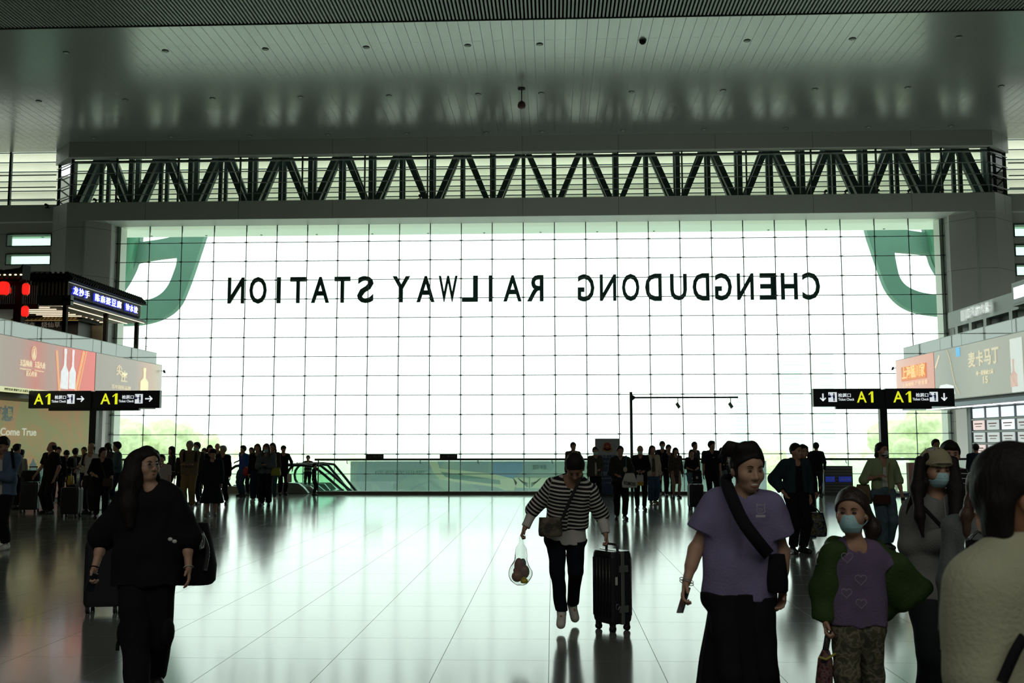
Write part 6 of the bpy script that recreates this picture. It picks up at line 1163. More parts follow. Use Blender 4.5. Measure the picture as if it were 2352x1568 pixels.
# --- girl in the green jacket
Y = 5.15; J, pos = pose(Y, 1.38, -.05, dict(hip0=(1945, 1440, 0), hip1=(1995, 1440, 0), kn0=(1944, 1545, -.05), kn1=(2002, 1545, .03), pel=(1968, 1432, 0), neck=(1963, 1247, .02), head=(1957, 1178, 0), sh0=(1926, 1274, .02), sh1=(2002, 1272, .02), el0=(1895, 1355, .04), el1=(2042, 1312, .02), wr0=(1897, 1425, -.03), wr1=(2062, 1342, .04)), hy=-.45, hp=-.05)
GREEN = mat('cloth_parka_green', (.030, .062, .014), .75, spec=.25, bump=.4, bscale=60, noise=.2, nscale=8)
def ex(J, e, eo, h):
    A = lambda px, py, dy=0: at(px, py, Y + dy) - eo
    P = [cap(A(1920, 1266), A(1888, 1350, .03), .056, .060, .03), cap(A(1888, 1350, .03), A(1888, 1412, 0), .060, .050, .03, clip=((A(1892, 1420), V3(0, 0, -1)),)), cap(A(1908, 1280, .0), A(1905, 1410, -.0), .042, .045, .05), cap(A(1922, 1262, .08), A(1935, 1420, .10), .07, .08, .06, (V3(0, 1, 0), .6)), cap(A(2000, 1262, .09), A(1990, 1420, .12), .07, .07, .06, (V3(0, 1, 0), .6)), cap(A(1905, 1262, .03), A(1930, 1252, .08), .035, .04, .03)]
    Fl = (V3(0, 1, 0), .85)
    P += [cap(A(2006, 1262, .05), A(2060, 1296, .02), .045, .05, .05), cap(A(2058, 1300, .02), A(2128, 1348, .03), .055, .030, .05, Fl), cap(A(2040, 1320, .03), A(2100, 1362, .03), .075, .05, .05, Fl), cap(A(2036, 1345, .05), A(2072, 1378, .04), .07, .055, .05, Fl), cap(A(2030, 1350, .06), A(2028, 1398, .07), .055, .05, .05, Fl), cap(A(2128, 1347, .03), A(2136, 1352, .03), .022, .008, .03, Fl), cap(A(2008, 1275, .09), A(2022, 1400, .10), .05, .055, .05, Fl)]
    link_solid('jacket', P, h, GREEN, e, (.006, 40, 3.))
    m_ = mat('heart_outline', (.30, .28, .34), .6)
    for i, (px, py, r) in enumerate(((1947, 1280, .028), (1979, 1331, .028), (1946, 1362, .026), (1980, 1386, .026))):
        mb = MB(); c = at(px, py, Y - .125); c = c + V3(0, abs(px - 1962) * .0007, 0); mb.tube([c + V3(r * .062 * 16 * math.sin(t) ** 3, 0, r * .062 * (13 * math.cos(t) - 5 * math.cos(2 * t) - 2 * math.cos(3 * t) - math.cos(4 * t))) for t in np.linspace(0, 6.283, 25)], .0016, 5); mb.build('heart_print', m_, e)
    mb = MB(); mb.obox(at(2086, 1373, Y + .03), (.008, 0, .014), (0, .003, 0), (.006, 0, -.003)); mb.build('jacket_tab', mat('tab_white', (.6, .6, .55), .5), e); strap([at(1908, 1255, Y + .02), at(1879, 1268, Y + .0), at(1874, 1292, Y - .01), at(1877, 1296, Y)], .006, mat('cord_grey', (.2, .2, .2), .6), e, 'drawcord', .003)
Jg = person('girl with a pale blue mask, green parka, lilac top and camouflage trousers', 1957, 1130, Y=Y, pos=pos, J=J, hair='ponyright', hairm=mat('hair_dark_brown', (.022, .013, .010), .5, bump=.6, bscale=120, stretch=(1, 1, .15)), bw=.90, top=dict(m=cloth('lilac_dark', (.125, .095, .165)), sl=.75, hem=.0, r=1.10, th=.02, slr=1.35, neckr=.06, wr=.006), legs=dict(m=patch_mat('camouflage', [(.045, .05, .03), (.10, .095, .06), (.16, .145, .10), (.07, .07, .04)], 22, dist=1), wide=1.12, thick=.016, ankle=1.), mask=True, curl=(1.3, .6), extra=ex, hs=1.20)
hw = at(1896, 1450, Y - .04); e = empty('umbrella', hw - V3(0, 0, .45), 'folded dark umbrella in a floral sleeve, hanging from the hand of the girl', 'umbrella'); mb = MB(); a, c = at(1903, 1452, Y - .05), at(1895, 1500, Y - .05); mb.tube([a, c], .016, 10); mb.build('grip', M_zip, e); mb = MB(); a, c = at(1897, 1492, Y - .05), at(1889, 1640, Y - .04); mb.tube([a, a * .85 + c * .15, a * .5 + c * .5, c], [.018, .036, .042, .030], 14); mb.build('canopy', patch_mat('umbrella_print', [(.05, .02, .025), (.12, .05, .05), (.16, .09, .07), (.04, .03, .05)], 30), e); mb = MB(); mb.tube([at(1880, 1508, Y - .09), at(1897, 1514, Y - .10), at(1910, 1506, Y - .07), at(1921, 1500, Y - .05)], .006, 6); mb.build('tie', mat('tie_yellow', (.35, .33, .06), .6), e)
# --- woman with the beige cap
Y = 6.05; J, pos = pose(Y, 1.64, .12, dict(pel=(2152, 1324, 0), neck=(2152, 1145, .03), head=(2150, 1078, 0), sh0=(2104, 1172, .03), sh1=(2204, 1174, .03), el0=(2098, 1250, -.01), el1=(2238, 1250, .0), wr0=(2185, 1236, -.19), wr1=(2200, 1245, -.10)), hy=.0, hp=.10)
GJ = cloth('grey_hoodie', (.17, .18, .17))
def ex(J, e, eo, h):
    text('femme', 'embroidery', M_zip, e, at(2125, 1037, Y - .155), at(2149, 1033, Y - .155), V3(0, .01, .022), .004)
    strap([at(2108, 1152, Y - .11), at(2140, 1185, Y - .165), at(2178, 1225, Y - .17)], .022, BLACK, e, 'bag_strap'); strap([at(2200, 1262, Y - .19), at(2222, 1290, Y - .16)], .022, BLACK, e, 'bag_strap'); mb = MB(); mb.tube([at(2168, 1140, Y - .10), at(2173, 1190, Y - .165), at(2178, 1370, Y - .16)], .0018, 5); mb.build('zip', mat('zip_grey', (.25, .26, .25), .4), e)
    A = lambda px, py, dy=0: at(px, py, Y + dy) - eo
    P = [cap(A(2113, 1058, -.02), A(2106, 1120, -.09), .030, .034, .03), cap(A(2106, 1120, -.09), A(2112, 1185, -.15), .034, .028, .03), cap(A(2112, 1185, -.15), A(2120, 1232, -.17), .028, .008, .03), cap(A(2100, 1130, -.04), A(2082, 1180, -.04), .022, .006, .03), cap(A(2188, 1060, -.02), A(2196, 1125, -.09), .034, .044, .03), cap(A(2196, 1125, -.09), A(2194, 1200, -.16), .044, .034, .03), cap(A(2194, 1200, -.16), A(2190, 1228, -.20), .034, .015, .03)]
    link_solid('hair_length', P, h, HAIR, e, (.0015, 60, 2.))
person('woman in a beige cap, pale blue mask and grey jacket, very long dark hair', 2150, 1012, Y=Y, pos=pos, J=J, hair='long', hairm=HAIR, bw=1.03, top=dict(m=GJ, sl=2, hem=-.15, r=1.16, th=.028, slr=1.3, wr=.007, name='jacket'), legs=dict(m=cloth('dark_slate', (.018, .024, .026)), wide=1.5, thick=.02, ankle=1.), mask=True, capm=dict(m=cloth('cap_beige', (.34, .31, .20))), curl=(1.1, 1.1), extra=ex, hs=1.02)
# --- big figure at the right edge, seen from behind
Y = 2.45; J, pos = pose(Y, 1.62, 2.35, dict(pel=(2400, 1800, 0), neck=(2378, 1245, .02), head=(2345, 1138, 0), sh0=(2252, 1352, -.02), sh1=(2520, 1330, .10), el0=(2258, 1560, -.05), el1=(2560, 1600, .1), wr0=(2290, 1760, -.1), wr1=(2540, 1780, .1)), hy=.25)
J['F'] = V3(.72, .69, 0); J['R'] = V3(.69, -.72, 0) * -1
J['R'] = nrm(J['sh'][1] - J['sh'][0]); J['R'][2] = 0; J['F'] = nrm(np.cross(V3(0, 0, 1), J['R'])) ; hyw = 1.42; J['hf'] = V3(math.sin(hyw), -math.cos(hyw), 0); J['hu'] = V3(0, 0, 1.); J['hr'] = np.cross(J['hu'], J['hf'])
def ex(J, e, eo, h): strap([at(2352, 1462, Y - .14), at(2330, 1500, Y - .155), at(2300, 1568, Y - .16)], .022, BLACK, e, 'bag_strap')
person('person in a cream sweater with dark hair, cut off by the right edge', 2345, 1038, Y=Y, pos=pos, J=J, hair='nape', bw=1.02, top=dict(m=cloth('sweater_cream', (.40, .41, .29)), sl=2, hem=-.16, r=1.1, th=.03, slr=1.25, wr=.004, neckr=.058), legs=dict(m=BLACK), skin=mat('skin_warm_shade', (.36, .17, .09), .6), face='none', extra=ex, hs=1.0, h=.0065)
# ================================================================== middle distance
ck = dict(r=1.02, th=.018)
J1 = person('man in an open dark teal bomber jacket holding a patterned bag', 1825, 1015, 1270, yaw=.35, hy=.25, arms=('pocket', (.03, .02, -.30)), hair='crop', bw=1.08, under=dict(m=BLACK, sl=0, hem=-.02, r=1.0), top=dict(m=cloth('bomber_teal', (.022, .040, .045)), sl=1.85, hem=.02, open_=.075, name='jacket', r=1.1, th=.03, slr=1.25), legs=dict(m=BLACK, wide=1.3))
hw = J1['pos'] + J1['wr'][1] + V3(0, 0, -.09); bag('travel_bag', hw + V3(.06, .0, -.13), .34, .20, .36, patch_mat('bag_print_dark', [(.012, .016, .03), (.03, .045, .07), (.15, .14, .04), (.02, .02, .03), (.10, .10, .11)], 13, .35), 'shiny dark patterned bag hanging from the hand of the man in the bomber jacket', handles=hw, hm=M_zip, flare=.75)
Jc = person('woman in an open sage cardigan, spotted white mask and ripped jeans, holding a phone', 2024, 1014, 1262, yaw=.12, hy=.35, hp=-.12, walk=.12, arms=((-.02, .09, -.12), (.07, .03, -.30)), hair='pony', bw=1.04, under=dict(m=WHITEC, sl=0, hem=.02, neckr=.085), top=dict(m=SAGE, sl=1.25, hem=.06, open_=.055, name='cardigan', th=.02, slr=1.2), legs=dict(m=mat('cloth_ripped_denim', (.075, .125, .15), .9, noise=.7, nscale=7, bump=.4), wide=1.5), skin=SKIN, mask=patch_mat('mask_spotted', [(.6, .62, .62), (.58, .6, .6), (.02, .02, .02)], 14), curl=(.6, 1.0))
Yc = Jc['pos'][1]; e = bag('clutch_bag', at(2026, 1136, Yc - .20), .25, .06, .145, cloth('bag_oxblood', (.055, .028, .022)), 'small dark brown crossbody bag at the waist of the woman in the sage cardigan', rnd=.35, flare=1); strap([at(2043, 1062, Yc - .12), at(2040, 1100, Yc - .19), at(2043, 1132, Yc - .20)], .014, TAN, e)
bag('tote_bag', at(1982, 1112, Yc + .05), .26, .14, .30, KHAKI, 'olive tote bag under the arm of the woman in the sage cardigan', flare=.7)
phone(Jc['pos'] + Jc['wr'][1] + V3(.0, -.05, -.10), (.1, -.1, -1), (-.8, -.6, 0), 'dark phone in the lowered hand of the woman in the sage cardigan')
Jd = person('man in an open denim shirt over white, looking at a phone, at the left edge', 14, 998, 1262, yaw=-.15, hp=.35, arms=('phone', (-.10, .17, -.145)), hair='fringe', bw=1.06, under=dict(m=WHITEC, sl=0, hem=-.10), top=dict(m=cloth('denim_shirt', (.10, .16, .24)), sl=1.8, hem=-.10, open_=.06, r=1.08, th=.026, slr=1.25), legs=dict(m=BLACK, wide=1.35), shoes=SHOE_W, curl=(.9, .9))
phone(Jd['pos'] + (Jd['wr'][0] + Jd['wr'][1]) / 2 + V3(-.02, -.09, .01), (0, -.6, .6), (0, -.6, .7), 'phone held in both hands by the man in the denim shirt')
Yd = Jd['pos'][1]; e = empty('shoulder_strap_bag', at(52, 1190, Yd + .1) * V3(1, 1, 1), 'black bag strap over the shoulder of the man in denim', 'bag'); strap([at(26, 1033, Yd + .02), at(27, 1036, Yd - .16), at(32, 1075, Yd - .19)], .045, BLACK, e); mb = MB(); mb.box(at(35, 1130, Yd + .16), at(55, 1095, Yd + .26)); mb.build('pouch', BLACK, e)
# ================================================================== the crowd, left group
G1 = None
def C(*a, **k): return person(*a, **k)
C('person with short dark hair seen from behind, between the denim shirt and the black polo', 38, 1018, 1170, yaw=2.6, hair='short', top=dict(m=GREYC, sl=2), legs=dict(m=BLACK))
Jx = C('child in a pale grey top carrying a backpack, behind the man in denim', 48, 1031, 1158, yaw=2.9, hair='short', top=dict(m=cloth('pale_grey', (.30, .31, .30)), sl=2), legs=dict(m=BLACK))
bag('yellow_bag', Jx['pos'] + Jx['wr'][0] + V3(0, 0, -.10), .22, .12, .30, mat('bag_yellow', (.42, .30, .02), .6), 'yellow shopping bag beside the man in denim', flare=.8)
Jb = C('balding man in a black polo shirt looking up left, hand on a suitcase', 119, 1012, 1180, yaw=-.45, hy=-.5, hp=-.35, hair='bald', bw=1.12, arms=((.14, .05, -.27), (.03, .03, -.31)), top=dict(m=BLACK, sl=.8, r=1.1, collar=True, slr=1.2), legs=dict(m=BLACK, wide=1.4))
suitcase(at(68, 1180, 23.6)[0], 23.6, .42, .28, .72, .1, 'dark suitcase with a bag strapped on top, beside the man in the black polo', handle=.36)
bag('duffel_bag', (at(70, 1100, 23.5)[0], 23.5, 1.0), .42, .24, .26, cloth('duffel_black', (.012, .013, .016)), 'dark bag lying on the suitcase beside the man in the black polo')
C('person with short dark hair peering from behind the man in the black polo', 134, 1025, 1160, yaw=.6, hair='short', top=dict(m=BLACK, sl=2), legs=dict(m=BLACK))
C('person with short dark hair looking down, right of the man in the black polo', 153, 1030, 1160, yaw=.5, hp=.6, lean=.12, hair='fringe', top=dict(m=BLACK, sl=2), legs=dict(m=BLACK), arms=('phone', 'phone'))
Jx = C('boy seen from behind carrying a grey backpack, left group', 173, 1028, 1160, yaw=3.0, hair='short', top=dict(m=cloth('navy_top', (.015, .02, .035)), sl=1), legs=dict(m=NAVY), arms=('out', 'down'))
bag('backpack', Jx['pos'] + Jx['neck'] + V3(.02, -.27, .0), .34, .20, .44, cloth('backpack_grey', (.13, .14, .13)), 'grey backpack worn by the boy in the left group', rnd=.7)
bag('yellow_bag', at(163, 1092, 25.5), .16, .1, .24, mat('bag_yellow', (.42, .30, .02), .6), 'small yellow bag hanging over the luggage trolley', flare=.8)
C('man with cropped hair and a white collar, behind the trolley handles', 194, 1025, 1155, yaw=.1, hair='crop', top=dict(m=WHITEC, sl=2), legs=dict(m=BLACK))
Jx = C('balding man in a white T-shirt with a dark backpack strap, by the left sign pole', 212, 1015, 1180, yaw=-.2, hair='bald', top=dict(m=WHITEC, sl=.8), legs=dict(m=CHAR), arms=('cart', 'down'))
sp_ = Jx['pos'] + Jx['neck']; strap([sp_ + V3(-.12, .0, .03), sp_ + V3(-.12, -.15, -.05), sp_ + V3(-.14, -.17, -.25)], .05, BLACK, Jx['e'], 'backpack_strap')
Jx = C('woman in black with a ponytail and brown crossbody bag, by the left sign pole', 236, 1026, 1190, yaw=.5, hy=.5, hair='pony', bw=1.08, top=dict(m=BLACK, sl=1.1, r=1.1, slr=1.2), legs=dict(m=BLACK, wide=1.2), arms=('cart', 'down'))
e = bag('crossbody_bag', at(248, 1098, 21.6), .22, .1, .18, BROWN, 'brown crossbody bag of the woman in black with a ponytail'); strap([at(229, 1052, 21.62), at(236, 1075, 21.60), at(243, 1098, 21.58)], .016, BROWN, e)
C('woman with long dark hair seen from behind, between the sign pole and the teal jacket', 248, 1016, 1145, yaw=2.9, hair='long', top=dict(m=cloth('plum', (.05, .04, .06)), sl=2), legs=dict(m=BLACK))
C('man in a teal grey jacket turned to the left, in front of the left trees', 271, 1013, 1165, yaw=-1.0, hy=-.2, hair='short', bw=1.1, top=dict(m=TEAL, sl=2, r=1.12), legs=dict(m=NAVY), arms=('phone', 'phone'))
# luggage trolley and its cases
e = empty('luggage_trolley', (at(200, 1150, 26.3)[0], 26.3, 0), 'steel luggage trolley among the left group', 'trolley'); x0, x1 = at(176, 1150, 26.3)[0], at(210, 1150, 26.3)[0]; mb = MB()
for xx in (x0, x0 + .05, x1): mb.tube([(xx, 26.3, .2), (xx, 26.25, 1.02)], .014, 6)
mb.tube([(x0 - .02, 26.25, 1.02), (x1 + .02, 26.25, 1.02)], .016, 6); mb.build('handle_frame', M_alu, e); mb = MB(); mb.box((x0 - .3, 26.0, .16), (x1, 26.6, .2)); mb.build('deck', M_stain, e)
for sx in (x0 - .25, x1 - .05):
    for sy in (26.05, 26.55): mb = MB(); mb.cyl((sx, sy, .08), .08, .03, 14, 'X'); mb.build('wheel', M_wheel, e)
suitcase(at(163, 1187, 22.2)[0], 22.2, .42, .26, .66, -.05, 'black suitcase with a tall handle, in front of the luggage trolley', handle=.42)
bag('carton', at(160, 1120, 25.2), .5, .3, .16, BLACK, 'dark flat case lying across the luggage trolley', rnd=.2); 
# centre left
C('woman in charcoal with long dark hair, left of the older man in khaki', 396, 1024, 1150, yaw=-.9, hair='long', top=dict(m=CHAR, sl=1.6), legs=dict(m=BLACK), arms=('out', 'front'))
C('person in a pale pinkish T-shirt, mostly hidden behind the woman with glasses', 372, 1042, 1190, yaw=.2, hair='short', bw=1.1, top=dict(m=cloth('pale_pink', (.42, .36, .33)), sl=.8, r=1.1), legs=dict(m=CHAR))
C('person with a round face half hidden left of the older man in khaki', 421, 1031, 1150, yaw=.1, hair='bob', top=dict(m=CHAR, sl=2), legs=dict(m=BLACK))
Jx = C('older grey-haired man in a khaki jacket with arms crossed, backpack straps', 437, 1011, 1168, yaw=.1, hair='grey', hairm=HAIR_GREY, bw=1.1, under=dict(m=stripe_mat('knit_stripe', (.03, .03, .03), (.35, .35, .33), .07, .3, attr=False), sl=0, hem=-.08), top=dict(m=KHAKI, sl=2, hem=-.06, open_=.03, r=1.12, th=.028, slr=1.2, name='jacket'), legs=dict(m=TAN, wide=1.35), arms=('cross', 'cross'), shoes=SHOE_G)
Yx = Jx['pos'][1]
for px in (423, 450): strap([at(px, 1037, Yx + .05), at(px, 1040, Yx - .16), at(px - 1, 1060, Yx - .19)], .05, BLACK, Jx['e'], 'backpack_strap')
C('person with a pale blue mask behind the shoulder of the man in khaki', 454, 1014, 1158, yaw=-.3, hair='short', top=dict(m=CHAR, sl=2), legs=dict(m=NAVY), mask=True)
C('child with dark hair looking over, between the mask wearer and the long coat', 470, 1028, 1140, yaw=0, hair='short', top=dict(m=BLACK, sl=2), legs=dict(m=BLACK))
C('woman with dark hair leaning left behind the long black coat', 482, 1021, 1145, yaw=.6, hair='bob', top=dict(m=BLACK, sl=2), legs=dict(m=BLACK))
C('short person in a long black coat and a black flat cap', 490, 1029, 1185, yaw=.15, hair='short', bw=1.12, top=dict(m=cloth('coat_black', (.014, .016, .022)), sl=2, hem=-.1, r=1.12, slr=1.3, name='coat'), skirt=dict(m=cloth('coat_black2', (.013, .015, .020)), z1=.30, r0=.18, r1=.30, ztop=-.08, name='coat_skirt'), capm=dict(m=BLACK), shoes=SHOE_G)
C('bald man standing tall behind the man in the black suit', 500, 1016, 1140, yaw=.2, hair='bald', top=dict(m=CHAR, sl=2), legs=dict(m=BLACK))
C('grey-haired man in a black suit with a white open shirt, walking', 514, 1022, 1158, yaw=-.1, hy=-.4, hair='grey', hairm=HAIR_GREY, walk=.12, under=dict(m=WHITEC, sl=0), top=dict(m=BLACK, sl=2, open_=.035, hem=-.05, name='jacket', r=1.1), legs=dict(m=BLACK, wide=1.2))
Jx = C('woman in a bright blue T-shirt and jeans turned to the left, arm stretched back', 560, 1022, 1140, yaw=-.7, hair='short', top=dict(m=BLUE, sl=1.3, r=1.08), legs=dict(m=DENIM, wide=1.2), arms=((.16, -.02, -.12), 'down'), bw=1.04)
e = bag('shoulder_bag', at(567, 1075, 30.3), .20, .1, .22, mat('bag_red', (.40, .02, .02), .5), 'bright red shoulder bag of the woman in blue'); strap([at(555, 1045, 30.25), at(558, 1060, 30.2), at(562, 1075, 30.28)], .012, mat('bag_red', (.40, .02, .02), .5), e)
C('person mostly hidden with one arm raised, behind the woman in blue', 578, 1026, 1140, yaw=.0, hair='crop', top=dict(m=CHAR, sl=2), legs=dict(m=BLACK), arms=((.05, .05, .12), 'down'))
Jx = C('woman in a black cardigan with brown hair, left of the denim jacket', 592, 1018, 1152, yaw=.1, hair='long', hairm=HAIR_BROWN, top=dict(m=BLACK, sl=2, r=1.08), legs=dict(m=DENIM_D, wide=1.6), shoes=SHOE_W, arms=('down', 'front'))
Jx = C('woman in a grey denim jacket with a pale blue mask, looking at a phone', 613, 1017, 1162, yaw=.05, hp=.15, hair='longfront', hairm=HAIR_BROWN, bw=1.04, under=dict(m=CHAR, sl=0), top=dict(m=cloth('grey_denim', (.10, .125, .135)), sl=2, hem=-.03, open_=.04, r=1.15, th=.028, slr=1.3, name='jacket'), legs=dict(m=BLACK, wide=1.5), mask=True, arms=('phone', 'phone'))
bag('handbag', at(634, 1074, Jx['pos'][1] - .1), .26, .1, .20, mat('bag_lime', (.28, .30, .02), .6), 'lime yellow handbag at the elbow of the woman in grey denim', flare=.7); phone(Jx['pos'] + (Jx['wr'][0] + Jx['wr'][1]) / 2 + V3(0, -.08, .02), (0, -.6, .6), (0, -.6, .7), 'phone held by the woman in grey denim')
C('woman with brown hair standing right behind the woman in grey denim', 627, 1016, 1150, yaw=.0, hair='long', hairm=HAIR_BROWN, top=dict(m=BROWN, sl=2), legs=dict(m=TEAL), shoes=SHOE_W)
Jx = C('man in a black cap and black shirt, turned to the right, by the escalator', 651, 1022, 1137, yaw=.5, hair='crop', capm=dict(m=BLACK), top=dict(m=cloth('shirt_black_blue', (.012, .014, .02)), sl=2, r=1.08), legs=dict(m=BLACK, wide=1.2), arms=('pull', (.09, .0, -.27)))
bag('paper_bag', at(665, 1088, 31.0), .14, .08, .26, WHITEC, 'pale tote bag carried by the man in the black cap', flare=.95)
C('boy in a black and grey striped T-shirt, by the end of the balustrade', 708, 1045, 1126, yaw=.0, hair='short', top=dict(m=stripe_mat('boy_stripes', (.02, .02, .022), (.40, .41, .38), .13, .4, attr=False), sl=.8, r=1.05), legs=dict(m=BLACK), arms=((.19, .06, -.02), (.15, .0, -.20)), shoes=SHOE_B)
C('person in black at the left end of the balustrade, seen edge on', 722, 1063, 1131, yaw=1.5, hair='short', top=dict(m=BLACK, sl=2), legs=dict(m=BLACK))
# ================================================================== the crowd, right of centre
Jx = C('man with cropped hair in a brown top, standing behind the woman in stripes', 1316, 1014, 1150, yaw=.3, hair='crop', bw=1.05, top=dict(m=cloth('red_brown', (.10, .045, .03)), sl=2), legs=dict(m=CHAR))
Jx = C('woman in an open grey brown blazer over white with a pale blue mask', 1367, 1025, 1156, yaw=.1, hair='pony', under=dict(m=WHITEC, sl=0), top=dict(m=cloth('blazer_taupe', (.075, .072, .06)), sl=2, hem=-.1, open_=.05, name='blazer', r=1.1), legs=dict(m=BLACK), mask=True, arms=('down', 'front'))
Jx = C('man in a dark checked shirt and black trousers carrying a white tote', 1424, 1022, 1193, yaw=.05, hair='crop', bw=1.1, top=dict(m=patch_mat('dark_check', [(.02, .024, .022), (.035, .038, .034)], 30), sl=1.7, r=1.1, th=.025, collar=True, hem=-.04), legs=dict(m=BLACK, wide=1.2), arms=('front', (-.01, .1, -.20)))
Yx = Jx['pos'][1]
def ex(e, R, c):
    text('ROMOSS', 'print', M_zip, e, at(1433, 1112, Yx - .285), at(1460, 1116, Yx - .285), V3(0, 0, .075), .003, .02)
e = bag('tote_bag', at(1446, 1086, Yx - .22), .33, .08, .31, WHITEC, 'white printed tote bag hanging on the arm of the man in the dark check', rnd=.25, flare=.55, extra=ex); strap([at(1438, 1046, Yx - .14), at(1438, 1058, Yx - .2), at(1438, 1080, Yx - .24)], .03, mat('strap_teal', (.02, .12, .14), .6), e)
mb = MB(); mb.ball(at(1436, 1078, Yx - .28), (.045, .03, .06), 12, 8); tag(mb.build('plush_charm', CREAM), 'round cream charm on the teal strap of the white tote', 'charm')
Jx = C('balding man with a lowered pale mask and black jacket over red, holding a paper bag', 1470, 1020, 1172, yaw=-.05, hair='bald', hp=.2, under=dict(m=cloth('dull_red', (.10, .02, .015)), sl=0), top=dict(m=BLACK, sl=2, hem=-.1, open_=.035, name='jacket', r=1.1), legs=dict(m=BLACK), mask=mat('mask_pale', (.45, .55, .54), .8), arms=('front', 'front'))
Yx = Jx['pos'][1]; hw = at(1470, 1082, Yx - .24)
def ex(e, R, c):
    mb = MB(); mb.obox(R(0, -.042, c[2] - .21), V3(.08, 0, 0), V3(0, .003, 0), V3(0, 0, .045)); mb.build('yellow_base', mat('bag_base_yellow', (.50, .30, .02), .6), e)
bag('paper_bag', at(1470, 1090, Yx - .24), .155, .08, .26, mat('paper_white', (.52, .54, .53), .7), 'white paper bag with a yellow bottom, right beside the printed tote', handles=hw + V3(0, 0, .03), rnd=.2, flare=1, extra=ex)
C('woman in an open cream shirt and wide blue jeans, hair loose, looking up', 1498, 1022, 1157, yaw=.25, hp=-.25, walk=.08, hair='long', under=dict(m=cloth('moss', (.07, .075, .055)), sl=0, hem=.04), top=dict(m=CREAM, sl=1.9, hem=-.12, open_=.065, name='open_shirt', r=1.08), legs=dict(m=DENIM, wide=1.75), shoes=mat('shoe_tan', (.25, .18, .1), .7), arms=('down', 'down'))
C('tall young man in a black T-shirt with a pale blue mask and full dark hair', 1521, 1012, 1138, yaw=-.1, hair='fringe', top=dict(m=BLACK, sl=.9, r=1.1), legs=dict(m=BLACK), mask=True, shoes=SHOE_W)
C('person in black peeking over the right shoulder of the tall masked man', 1535, 1020, 1135, yaw=.2, hair='short', top=dict(m=BLACK, sl=2), legs=dict(m=BLACK))
C('woman in a brown checked dress with long dark hair', 1551, 1027, 1137, yaw=.15, hair='long', top=dict(m=patch_mat('brown_check', [(.045, .035, .03), (.08, .06, .05)], 26), sl=2), skirt=dict(m=patch_mat('brown_check', [(.045, .035, .03), (.08, .06, .05)], 26), z1=.42, r0=.14, r1=.19, name='dress_skirt'))
C('man in a charcoal T-shirt looking right, standing behind the man with a suitcase', 1594, 1013, 1140, yaw=.8, hair='crop', bw=1.1, top=dict(m=cloth('slate', (.035, .042, .05)), sl=.8, r=1.1), legs=dict(m=DENIM_D))
Jx = C('short man in a black top and pale jeans with a backpack on his chest', 1588, 1031, 1146, yaw=.1, hair='crop', top=dict(m=BLACK, sl=1.2), legs=dict(m=cloth('pale_denim', (.13, .20, .24))), shoes=SHOE_W, arms=('front', 'front'))
Yx = Jx['pos'][1]; bag('backpack', at(1601, 1080, Yx - .32), .28, .18, .42, cloth('pack_black', (.018, .018, .02)), 'black backpack with a white tag standing on a suitcase', rnd=.7, extra=lambda e, R, c: (lambda mb: (mb.obox(R(-.02, -.1, c[2] - .2), V3(.03, 0, 0), V3(0, .003, 0), V3(0, 0, .035)), mb.build('tag', SHOE_W, e)))(MB()))
suitcase(at(1598, 1170, 24.9)[0], 24.9, .36, .24, .62, .2, 'black suitcase in front of the short man in pale jeans')
Jx = C('tall man in a black T-shirt with a small white chest logo, face turned right', 1633, 1011, 1160, yaw=.15, hy=.55, hair='short', bw=1.14, top=dict(m=BLACK, sl=.9, r=1.12, slr=1.2), legs=dict(m=BLACK))
Yx = Jx['pos'][1]; mb = MB(); c = at(1640, 1050, Yx - .21); mb.add([c + V3(a, 0, b) for a, b in ((-.035, .0), (-.025, -.018), (.04, .018), (-.015, -.003), (-.028, .012))], [(0, 1, 2, 3, 4)]); mb.build('logo', SHOE_W, Jx['e'])
C('woman with folded arms and grey jeans, right of the tall man in black', 1657, 1027, 1140, yaw=.5, hair='bob', top=dict(m=BLACK, sl=2), legs=dict(m=cloth('grey_green_jean', (.10, .14, .13)), wide=1.4), arms=('cross', 'cross'))
C('child in a patterned dark top just left of the woman in lilac', 1668, 1041, 1136, yaw=.2, hair='bob', top=dict(m=patch_mat('dark_check', [(.02, .024, .022), (.035, .038, .034)], 30), sl=2), legs=dict(m=BLACK))
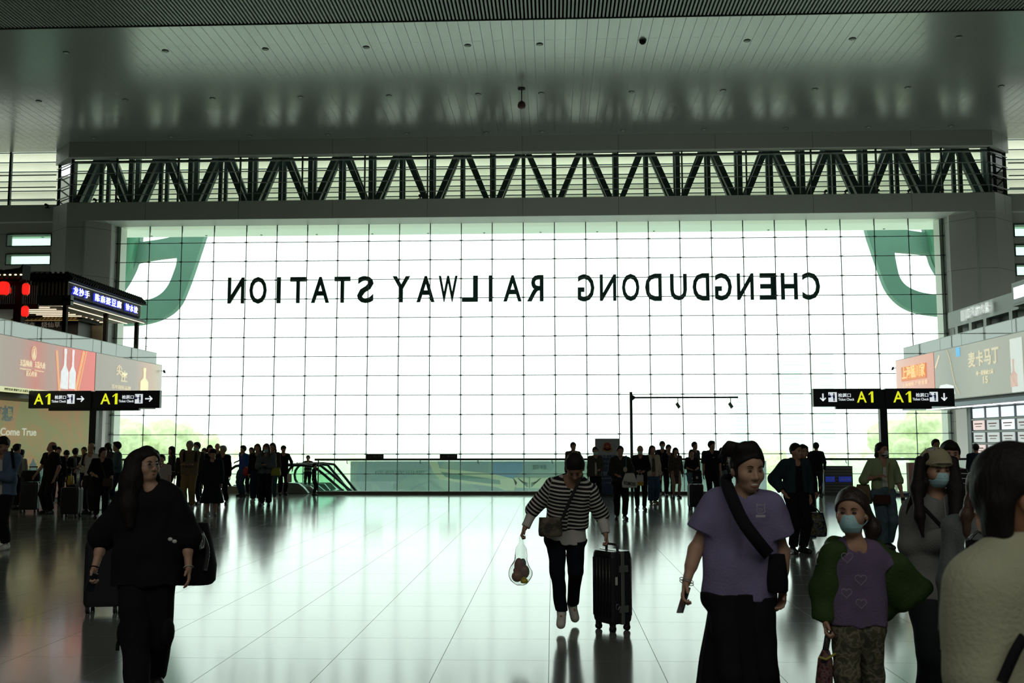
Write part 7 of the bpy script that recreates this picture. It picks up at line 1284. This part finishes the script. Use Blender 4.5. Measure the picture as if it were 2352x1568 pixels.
C('person in a white top hidden behind the head of the woman in lilac', 1716, 1060, 1180, yaw=.1, hair='short', bw=1.15, top=dict(m=cloth('greyish_white', (.38, .40, .38)), sl=2, r=1.2), legs=dict(m=CHAR))
C('woman with long dark hair half hidden behind the man in the bomber jacket', 1843, 1019, 1230, yaw=.2, hair='long', top=dict(m=BLACK, sl=2), legs=dict(m=BLACK))
C('man in a black suit walking away toward the window', 1874, 1015, 1143, yaw=2.9, hair='short', walk=.14, top=dict(m=BLACK, sl=2, hem=-.08, r=1.1, name='jacket'), legs=dict(m=CHAR), arms=('swing', 'swing'))
# far right
C('person with dark hair whose crown shows just above the beige cap', 2148, 1007, 1180, yaw=0, hair='short', top=dict(m=BLACK, sl=2), legs=dict(m=BLACK))
C('man with wavy hair and thin white stripes on black, behind the beige cap', 2180, 1009, Y=9.6, yaw=-.2, hair='fringe', bw=1.05, top=dict(m=stripe_mat('thin_stripes', (.012, .012, .014), (.45, .46, .46), .045, .16), sl=1.8, stripes=True, r=1.08), legs=dict(m=BLACK), arms=('pocket', 'pocket'))
C('man in a dark blue jacket seen from behind, before the lit posters', 2241, 1017, 1165, yaw=3.05, hair='crop', bw=1.12, top=dict(m=cloth('ink', (.015, .025, .04)), sl=2, r=1.12), legs=dict(m=BLACK))
C('person with bobbed dark hair seen from behind, before the lit posters', 2290, 1019, 1178, yaw=3.0, hair='bob', top=dict(m=CHAR, sl=2), legs=dict(m=BLACK))
Jx = C('woman with long brown hair, between the beige cap and the cream sweater', 2262, 1062, Y=5.0, yaw=-.5, hy=-.2, hair='longfront', hairm=mat('hair_auburn', (.07, .035, .02), .5, bump=.6, bscale=120, stretch=(1, 1, .15)), top=dict(m=cloth('mist', (.13, .15, .15)), sl=2, r=1.05), legs=dict(m=BLACK), arms=('down', 'down'), h=.009, hs=.95)
bag('handbag', at(2247, 1240, 4.75), .13, .08, .13, mat('patent_black', (.01, .01, .012), .15), 'small glossy black handbag beside the crossed arms of the woman in the cap', handles=at(2247, 1222, 4.75))
